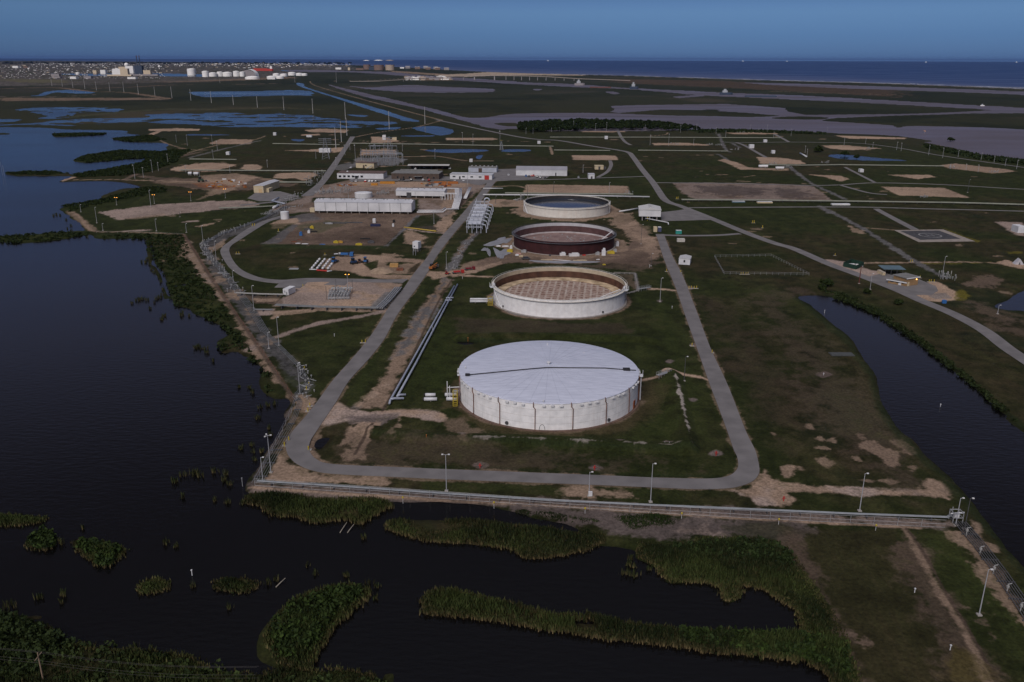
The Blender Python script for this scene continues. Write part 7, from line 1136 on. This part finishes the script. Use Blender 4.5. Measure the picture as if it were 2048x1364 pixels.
cw = car('truck', white); cd_ = car('car', dsteel); cs = car('car', mat("silver_paint", (.3, .31, .33), .4)); cr = car('truck', redp); cb = car('truck', bluep)
CARS = [(704,363.5,cs,"silver car left in front of the white office"),(712,363.5,cw,"white pickup second in front of the white office"),(731,363.8,cr,"red pickup in front of the white office"),(739,363.8,cw,"white pickup right in front of the white office"),(745,364,cs,"silver car near the right end of the white office"),(752,364,cd_,"dark car at the right end of the white office"),(800,360.5,cd_,"dark car left in front of the brown office"),(806,360.5,cd_,"second dark car in front of the brown office"),(823,360.7,cd_,"dark car in the middle of the brown office front"),(846,360.8,cw,"white pickup in front of the brown office"),(858,361,cr,"red pickup in front of the brown office"),(910,361.5,cw,"white pickup left in front of the red-door workshop"),(927,362,cw,"white pickup right in front of the red-door workshop"),(883,347,cs,"silver car between the brown office and the workshop"),(885,352,cd_,"dark car between the brown office and the workshop"),(900,338,cw,"white pickup at the right end of the vehicle shelter"),(822,342,cw,"white van behind the brown office, left"),(831,339,cw,"white truck behind the brown office, right"),(1017,351,cw,"white pickup between the workshop and the warehouse"),(1052,353,cb,"blue pickup first in the row before the warehouse"),(1058,354,cd_,"dark machine second in the row before the warehouse"),(1064,352.5,cr,"red pickup third in the row before the warehouse"),(1067,352.5,cr,"second red pickup in the row before the warehouse"),(1074,355,cd_,"dark car fifth in the row before the warehouse"),(1081,356.5,cd_,"dark car sixth in the row before the warehouse"),(1090,357,cd_,"dark car at the right end of the row before the warehouse"),(1052,519,cd_,"dark pickup on the dirt lane below the red tank"),(702,336,cw,"white pickup left of the control house"),(1157,356,cs,"silver car on the road right of the warehouse row") ]
used = set()
for x, y, c, t in CARS:
    if c.name in used: clone(c, gp(x, y), R_(90 if y < 365 else 10) + rng.normal() * .1, t)
    else: used.add(c.name); c.location = gp(x, y); c.rotation_euler = (0, 0, R_(90) + rng.normal() * .1); c['label'] = t; c['name_done'] = 1
for q in COL.objects:
    if 'name_done' in q: del q['name_done']
for k in range(9):
    x = 826 + k * 7.4; clone([cd_, cr, cd_, cw, cd_, cb, cd_, cd_, cr][k], gp(x, 335.5), R_(90), "%s vehicle under the long shelter, %s from the left" % (["dark","red","dark","white","dark","blue","dark","dark","red"][k], names[k]))
def machine(x, y, label, m, kind, rz=0.0, s=1.0):
    E = empty(kind, gp(x, y), rz, label, kind.replace('_', ' ')); E.scale = (s, s, s)
    if kind == "telehandler":
        MB().box((0, 0, .5), (4, 1.8, .9)).build("chassis", m, E); MB().box((-.6, .35, 1.4), (1.5, 1, 1.2)).build("cab", glass, E); MB().tube([(-1.8, -.5, 1.5), (2.6, -.5, 2.4)], .22, 6).build("boom", m, E); MB().box((2.9, -.5, .6), (.3, 1.4, 1.2)).build("fork", dsteel, E)
    elif kind == "flatbed_truck":
        MB().box((-1.8, 0, .9), (6.5, 2.3, .25)).build("bed", dsteel, E); MB().box((2.6, 0, .5), (2, 2.3, 2.1)).build("cab", m, E); MB().box((3.3, 0, 1.5), (.7, 2.1, .8)).build("windscreen", glass, E); MB().box((-1.6, 0, 1.16), (4.5, 1.9, .9)).build("load", m, E)
    else:
        MB().box((0, 0, .8), (2.8, 1.5, .9)).build("body", m, E); MB().box((-.5, 0, 1.7), (1.3, 1.3, 1.3)).build("cab", glass, E); MB().box((-.5, 0, 3.0), (1.5, 1.5, .12)).build("roof", m, E); MB().tube([(1.2, .5, 1.2), (2.6, .5, .7)], .12, 5).box((2.9, 0, .3), (.6, 2, .7)).build("bucket", dsteel, E)
    for x_ in ((-1.2, 1.2) if kind != "flatbed_truck" else (-4, -2.9, 2.6)):
        for s_ in (-1, 1): o = MB().ring((0, 0, 0), [(.01, -.18), (.55, -.18), (.55, .18), (.01, .18)], 12).build("wheel", rubber, E); o.location = (x_, s_ * .95, .55); o.rotation_euler = (R_(90), 0, 0)
    return E
machine(668.5, 526, "blue loader beside the white pipe rows", bluep, "loader", R_(70), 1.1); machine(708, 528, "dark blue loader in the middle of the contractor yard", mat("dark_blue_paint", (.02, .05, .12), .5), "loader", R_(40), 1.15); machine(720, 526, "small orange-brown loader between the two blue machines", rust, "loader", R_(60), .8); machine(731, 525.5, "blue loader at the right end of the machine row", bluep, "loader", R_(90), 1.1)
machine(695, 513, "blue flatbed trailer truck at the back of the contractor yard", bluep, "flatbed_truck", R_(-5)); machine(866, 538, "orange telehandler beside the main road", orangep, "telehandler", R_(60), 1.2); machine(918, 547, "red flatbed truck on the dirt lane crossing the main road", redp, "flatbed_truck", R_(18), .75); machine(941, 540, "dark red truck right of the red flatbed on the dirt lane", mat("maroon_paint", (.16, .02, .025), .5), "flatbed_truck", R_(22), .7); machine(894, 549, "small red loader on the dirt lane next to the gravel strip", redp, "loader", R_(30), .6); machine(675, 510, "white small trailer truck behind the blue loader", white, "flatbed_truck", R_(20), .5); machine(402, 364, "dark green excavator on the orange dirt, far left", mat("dull_green_paint", (.05, .09, .06), .7), "loader", R_(30), 1.6)
o = MB().ring((0, 0, 0), [(.01, 0), (1.1, 0), (1.1, 1.4), (.01, 1.5)], 16).build("blue_barrel", bluep); o.location = gp(1888, 606); tag(o, "round blue tub on the grass below the gatehouse pad", "tub")
o = MB().ring((0, 0, 0), [(6.5, 0), (4.5, 1.2), (1.5, 2.2), (.01, 2.4)], 24).build("dirt_pile", mat("dirt", (.27, .2, .14), .95, .2, .5)); o.location = gp(763, 543); tag(o, "low round pile of dirt on the contractor yard", "dirt pile")
# footbridges
for x0, y0, x1, y1, t in ((1315, 757, 1340, 749, "grey railed footbridge on the path right of the front tank"), (1276, 583, 1300, 579, "grey railed footbridge right of the second tank")):
    a, b = gp(x0, y0), gp(x1, y1); E = empty("footbridge", a, 0, t, "footbridge"); d = (b - a); L = np.linalg.norm(d); rz = math.atan2(d[1], d[0]); E.rotation_euler = (0, 0, rz); MB().box((L / 2, 0, 1.2), (L, 1.4, .15)).build("deck", steel, E); mb = MB()
    for s in (-.7, .7):
        for z in (1.8, 2.3): mb.tube([(0, s, z), (L, s, z)], .05, 5)
        for k in range(6): mb.tube([(L * k / 5, s, 0), (L * k / 5, s, 2.3)], .05, 5)
    mb.build("railing", steel, E)
o = MB().box((0, 0, 0), (9, 4, .25)).box((0, 0, .253), (8.4, 3.4, .1)).build("steel_mat", mat("dark_mat", (.06, .065, .065), .8)); o.location = gp(1683, 709); tag(o, "dark rectangular mat on the lawn beside the canal", "mat")
HAZE = 6e-6
# ------------------------------------------------------------------ far shore: port, town, causeway, beach, boats
fw = mat("far_white_wall", (.85, .85, .83), .7, .05, .01); fcream = mat("far_cream_wall", (.62, .52, .38), .7, .05, .01); fgrey = mat("far_grey_wall", (.3, .28, .29), .8, .1, .01); fdark = mat("far_dark_steel", (.05, .07, .11), .7, .1, .01); fbrown = mat("far_brown_concrete", (.2, .14, .12), .8, .1, .01); ftan = mat("far_tan_wall", (.42, .34, .27), .8, .1, .01)  # far white is paler than near paint: sunlight on the town put into the colour
def fbox(x0, x1, yb, yt, m, label, cat="building", depth=30, name="building", group=None, roofm=None):
    p = gp(x0, yb); w = (x1 - x0) * MPP((x0 + x1) / 2, yb); h = hgt((x0 + x1) / 2, yb, yt); E = empty(name, p, 0, label, cat, group)
    MB().box((w / 2, depth / 2, 0), (w, depth, h)).build("wall", m, E); MB().box((w / 2, depth / 2, h + .05), (w * 1.02, depth * 1.02, max(.8, h * .08))).build("roof", roofm or m, E); return E
for x0, x1, yb, yt, t in [(375.5,392,151,138,"tall white far tank, leftmost of the port tanks"),(405,418,154,142.5,"second tall white far tank of the port"),(418,434,153.2,146,"low white far tank right of the second tall one"),(434.5,446,153,144,"white far tank in the middle of the port row"),(446,464,153,145,"wide domed white far tank in the middle of the port row"),(467,479,153,142.5,"tall white far tank before the curved roof"),(480,490,153,144,"white far tank beside the curved white roof"),(491,519,158.8,154.3,"low broad white far tank nearest the marsh"),(534,553,157.5,153,"low white far tank with banded wall, left"),(552,568,157.5,152.8,"low white far tank with banded wall, right"),(546,560,152,147.5,"small white far tank behind the banded pair"),(560,575,153,148.3,"white far tank left of the end row"),(576.5,592,151,145.2,"white far tank in the end row, left"),(592,606,151.5,146.8,"white far tank in the end row, middle"),(603,615,151.5,147.5,"white far tank in the end row, right"),(152,160,149,145,"low round white far tank left of the power block"),(225,229,149,141,"slim white far silo left of the power block")]: vtank(x0, x1, yb, yt, t, fw, dome=.15)
E = empty("curved_roof_hall", gp(478, 153), 0, "white arched roof over the far port tanks", "hall"); w = 32 * MPP(480, 153); mb = MB(); Pn = [(w / 2 + w / 2 * math.cos(t), 0, hgt(478, 153, 138.5) * math.sin(t)) for t in np.linspace(0, math.pi, 14)]; V = [(x, 20, z) for x, _, z in Pn] + [(x, 90, z) for x, _, z in Pn]; MB().add(V, [(i, i + 1, 15 + i, 14 + i) for i in range(13)]).build("roof", fw, E); MB().add([(x, 21, z * .9) for x, _, z in Pn], [tuple(range(14))]).build("end_wall", fgrey, E)
for x0, x1, yb, yt, m, t in [(226,241,149.5,138.3,fw,"bright white far block of the power plant"),(241,256,150.5,138,fcream,"tan far block of the power plant"),(238,268,146,134.5,fcream,"tall cream far hall behind the tan block"),(252,267,146.5,133,fw,"tall white ribbed far hall of the power plant"),(201,211,147.5,140.5,fw,"white far block left of the power plant"),(186,193,147,141,fcream,"cream far block left of the white block"),(287,301,148.5,141,fcream,"yellowish far hall right of the two stacks"),(270,285,147.5,132.5,fdark,"dark steel boiler frame between far stacks"),(214,262,152,149.4,fcream,"long low cream far building in front of the power plant"),(262,315,151.3,148.8,fgrey,"long grey far dock building"),(255,271,158,154.5,fw,"white far shed in front of the port water"),(140,152,157.8,153.5,fw,"white far shed in the left flats"),(168,182,157,152.5,fgrey,"grey far shed in the left flats"),(102,118,152,148,fgrey,"dark-roofed far shed, upper left"),(104,120,156,153,fgrey,"dark-roofed far shed, lower left"),(25,36,136,132,fw,"white far building at the far left, first"),(47,55,136,132.5,fbrown,"reddish far building at the far left"),(671,682,138.8,135.3,fw,"white far shed left of the brown domes"),(696,700,140.5,135.5,fcream,"cream far block left of the brown domes"),(535,550,158.6,155.5,fw,"banded white far wall by the port")]: fbox(x0, x1, yb, yt, m, t)
for x, yb, yt, t in [(254, 138, 125.5, "white spherical far tank on the power plant"), (57.5, 141, 135.5, "small white far sphere at the left"), (319, 138, 130.5, "small white far sphere right of the stacks"), (360, 134, 130, "white far sphere in the town"), (142.5, 130, 126, "white far water tower at left")]:
    r = (yb - yt) * .32 * MPP(x, yb); h = hgt(x, yb, yt); E = empty("spherical_tank", gp(x, yb), 0, t, "spherical tank"); MB().sphere((0, 0, h - r), r, 10).build("sphere", fw, E, True); MB().tube([(0, 0, 0), (0, 0, h - 1.8 * r)], r * .35, 8).build("leg", fw, E)
for x, t in ((277, "left of two dark far stacks"), (282.3, "right of two dark far stacks")):
    E = empty("chimney_stack", gp(x, 147), 0, t, "chimney"); h = hgt(x, 147, 111); r = 1.1 * MPP(x, 147); MB().tube([(0, 0, 0), (0, 0, h * .9)], r, 10, r * .7).build("shaft", fdark, E); MB().tube([(0, 0, h * .9), (0, 0, h)], r * .8, 10, r * .8).build("top_band", mat("stack_band", (.12, .06, .06), .8), E)
# red ship at the dock
p = gp(506, 142, 0); u_ = MPP(525, 142); E = empty("cargo_ship", (p[0], p[1], 0), 0, "long red cargo ship moored in the far port", "ship"); L = 40 * u_; mb = MB().prism([(0, 12), (L * .05, 0), (L * .95, 0), (L, 12), (L * .95, 24), (L * .05, 24)], 0, hgt(525, 142, 137.5, 0)); mb.build("hull", mat("ship_red", (.45, .05, .04), .6), E); MB().box((L * .9, 12, hgt(525, 142, 137.5, 0)), (L * .1, 18, 5 * u_)).build("bridge_house", fw, E); MB().box((L * .35, 12, hgt(525, 142, 137.5, 0)), (L * .7, 14, 1.3 * u_)).build("deck_cargo", mat("cargo_red", (.3, .08, .06), .7), E)
# brown domed tanks
for x0, x1, yb, yt, m, rf, t in [(727,741,139,128,fbrown,fw,"left brown far tank with a pale top"),(748,768,140.5,128.5,fbrown,fw,"middle brown far tank with a pale dome"),(771,789,140.5,128.5,ftan,ftan,"right tan far tank of the three beside the sea")]:
    E = vtank(x0, x1, yb, yt + 1.2, t, m); 
    for q in children(E):
        if q.name.startswith("roof"): q.data.materials[0] = rf; q.scale = (1, 1, 1.8)
for x0, x1, yb, yt, m in ((712, 727, 140, 136.5, fbrown), (738, 748, 140, 134, fdark), (800, 808, 137, 134.5, fw)): fbox(x0, x1, yb, yt, m, "low block beside the brown far tanks, near x of %s" % {712: "the left end", 738: "the gap", 800: "the right end"}[x0])
for k, (x0, x1, yb) in enumerate([(811,820,137),(830,840,138.3),(847,856,137),(851,861,139),(867,876,138.5),(870,880,139.5),(888,898,140.2)]): fbox(x0, x1, yb, yb - 4.4, fbrown if k % 2 else fgrey, "pale-roofed far beach building, %s from the left" % names[k], roofm=fw)
# town across the water: one house per copy
hm = []
for k, m in enumerate((fw, fcream, fgrey, ftan)):
    mb = MB().box((0, 0, 0), (14, 11, 5)).gable((0, 0, 5.01), (15, 12), 2.4); me_o = mb.build("house", m); me_o.location = (0, -5000, -50); hm.append(me_o)
cnt = 0
ZN = [(340,700,126.5,131.5,95,1.15),(300,600,131,136,40,1.3),(0,240,128.5,146,78,1.1),(60,360,140,150,40,1.2),(0,330,146,158,40,.9)]
for x0, x1, y0, y1, n, s in ZN:
    for k in range(n):
        x = rng.uniform(x0, x1); y = rng.uniform(y0, y1); c = hm[rng.choice(4, p=[.5, .2, .15, .15])].copy(); COL.objects.link(c); p = gp(x, y); c.location = p; u = MPP(x, y) / 5.0 * s; q = rng.uniform(.25, .9, 3)
        c.scale = (u * q[0] * 1.6, u * q[1], u * q[2] * .8); c.rotation_euler = (0, 0, rng.normal() * .3); tag(c, "tiny pale far building of the town and port on the horizon", "house", "small far buildings of the town"); cnt += 1
for o in hm: bpy.data.objects.remove(o)
mbs = [MB(), MB()]
for k in range(1500):                           # the rest of the town, past the first three hundred
    z = rng.random(); x = rng.uniform(60, 700) if z < .7 else rng.uniform(0, 330); y = 126.3 + abs(rng.normal()) * 3.2 if z < .7 else rng.uniform(132, 158)
    if y > 158: continue
    q = gp(x, y); u = MPP(x, y); mbs[k % 3 == 0].box(q, (u * rng.uniform(.4, 1.5), u * rng.uniform(.8, 2.5), u * rng.uniform(.25, .7)))
for mb, m, t in ((mbs[0], fw, "white roofs of the dense town spread along the horizon"), (mbs[1], fgrey, "grey and dark roofs of the dense town along the horizon")): tag(mb.build("town_roofs", m), t, "town", kind="stuff")
for k in range(30):
    x = rng.uniform(812, 905); y = rng.uniform(155, 160.5); m = [fw, fgrey, ftan][k % 3]; p = gp(x, y); o = MB().box((0, 0, 0), (rng.uniform(15, 45), 12, rng.uniform(4, 9))).gable((0, 0, 9.2), (18, 10), 2).build("marina_building", m); o.location = p; tag(o, "small pale building on the canal bank below the causeway", "building", "small buildings on the canal bank")
# dark treeline clumps of the town
c1 = rng.uniform([0, 125], [700, 128], (200, 2)); cen = np.array([np.append(gp(x, y)[:2], 4) for x, y in c1]); rad = np.array([[MPP(x, y) * 3.5, MPP(x, y) * 2, 9] for x, y in c1]); stuff("far_treeline", [leaves(cen, rad, 3500, 14, np.array([.03, .035, .025]), np.array([.015, .018, .015]))], "dark low treeline of the town along the horizon", "trees")
# causeway bridge
E = empty("causeway_bridge", gp(700, 163), 0, "long pale causeway bridge rising over the canal before the beach", "bridge"); o0 = gp(700, 163)
dk = [(700,163,162.4),(760,163,161.5),(825,162,157.3),(880,160.5,153.8),(930,159.3,151.9),(989,159.6,150.6),(1050,160.5,151.4),(1100,161,153.2),(1160,161.5,157),(1260,162,160.5)]
P = [np.append(gp(x, yb)[:2], Z0 + hgt(x, yb, yt)) - np.append(o0[:2], 0) for x, yb, yt in dk]; V = []; F = []
for p in P: V += [(p[0], p[1] - 8, p[2] - 2.5 - Z0), (p[0], p[1] - 8, p[2] - Z0), (p[0], p[1] + 8, p[2] - Z0), (p[0], p[1] + 8, p[2] - 2.5 - Z0)]
for i in range(len(P) - 1): F += [(4 * i + k, 4 * i + (k + 1) % 4, 4 * i + 4 + (k + 1) % 4, 4 * i + 4 + k) for k in range(4)]
MB().add(V, F).build("deck", mat("bridge_concrete", (.33, .29, .26), .8, .05, .01), E); pm_ = mat("bridge_pier", (.3, .29, .3), .8, .05, .01)
for x in (807,824,841,885,905,927,949,989,1012,1028,1043,1059,1075,1092,1110,1128,1148):
    yb = np.interp(x, [d[0] for d in dk], [d[1] for d in dk]); yt = np.interp(x, [d[0] for d in dk], [d[2] for d in dk]); q = gp(x, yb) - o0; w_ = 2.2 if x in (949, 989) else 1.0
    MB().box((q[0], q[1], -1), (w_ * MPP(x, yb), 10, hgt(x, yb, yt) - 1.5)).build("pier", pm_, E)
# boats
boatw = mat("boat_white", (.42, .45, .48), .6, .05, .1)
def boat(x, y, L, hh, m, label, top=None, name="boat"):
    top = top or boatw; p = G(x, y, 0); E = empty(name, (p[0], p[1], 0), R_(8), label, "boat"); MB().prism([(-L / 2, 0), (-L * .4, -L * .12), (L * .3, -L * .12), (L / 2, 0), (L * .3, L * .12), (-L * .4, L * .12)], -.5, hh * .4).build("hull", m, E); MB().box((-L * .1, 0, hh * .4), (L * .35, L * .16, hh * .35)).box((-L * .1, 0, hh * .75), (L * .16, L * .1, hh * .25)).build("cabin", top, E)
boat(1159, 170.8, 45, 24, fgrey, "white tug on the canal, left"); boat(1268, 178.5, 34, 26, fdark, "white tug with dark hull on the canal, middle"); boat(1452, 189.5, 45, 18, fdark, "pale blue and white workboat on the canal, right"); boat(1965, 212, 12, 5, fw, "tiny white boat near the right end of the canal")
for x, y, t in ((1096, 122, "leftmost tiny white ship on the horizon"), (1486, 123, "second tiny white ship on the horizon"), (1574, 123.3, "third tiny white ship on the horizon"), (1852, 125, "fourth, brightest white ship on the horizon"), (2033, 125, "rightmost tiny white ship on the horizon")): boat(x, y, 3.5 * MPP(x, y), 2.2 * MPP(x, y), fw, t, fw)
for x0, x1, y, m, t in ((1180, 1222, 175.5, mat("barge_red", (.14, .07, .065), .8), "long low reddish barge on the canal"), (1490, 1553, 193.8, fdark, "long dark barge tow on the canal")):
    a, b = G(x0, y, 0), G(x1, y + .4, 0); d = b - a; E = empty("barge", a, math.atan2(d[1], d[0]), t, "barge"); L = np.linalg.norm(d); MB().box((L / 2, 0, -.5), (L, 14, 4)).build("hull", m, E); MB().box((L / 2, 0, 3.55), (L * .96, 10, 1)).build("hatch_cover", m, E)

# ------------------------------------------------------------------ the air itself
hz = bpy.data.materials.new("haze_air"); hz.use_nodes = True; t = hz.node_tree; t.nodes.remove(t.nodes["Principled BSDF"]); v = t.nodes.new("ShaderNodeVolumePrincipled"); v.inputs["Color"].default_value = (.17, .31, .66, 1); v.inputs["Density"].default_value = HAZE; t.links.new(v.outputs[0], t.nodes["Material Output"].inputs["Volume"])
o = MB().box((0, 95000, -3), (900000, 400000, 330)).build("haze", hz); tag(o, kind="stuff")
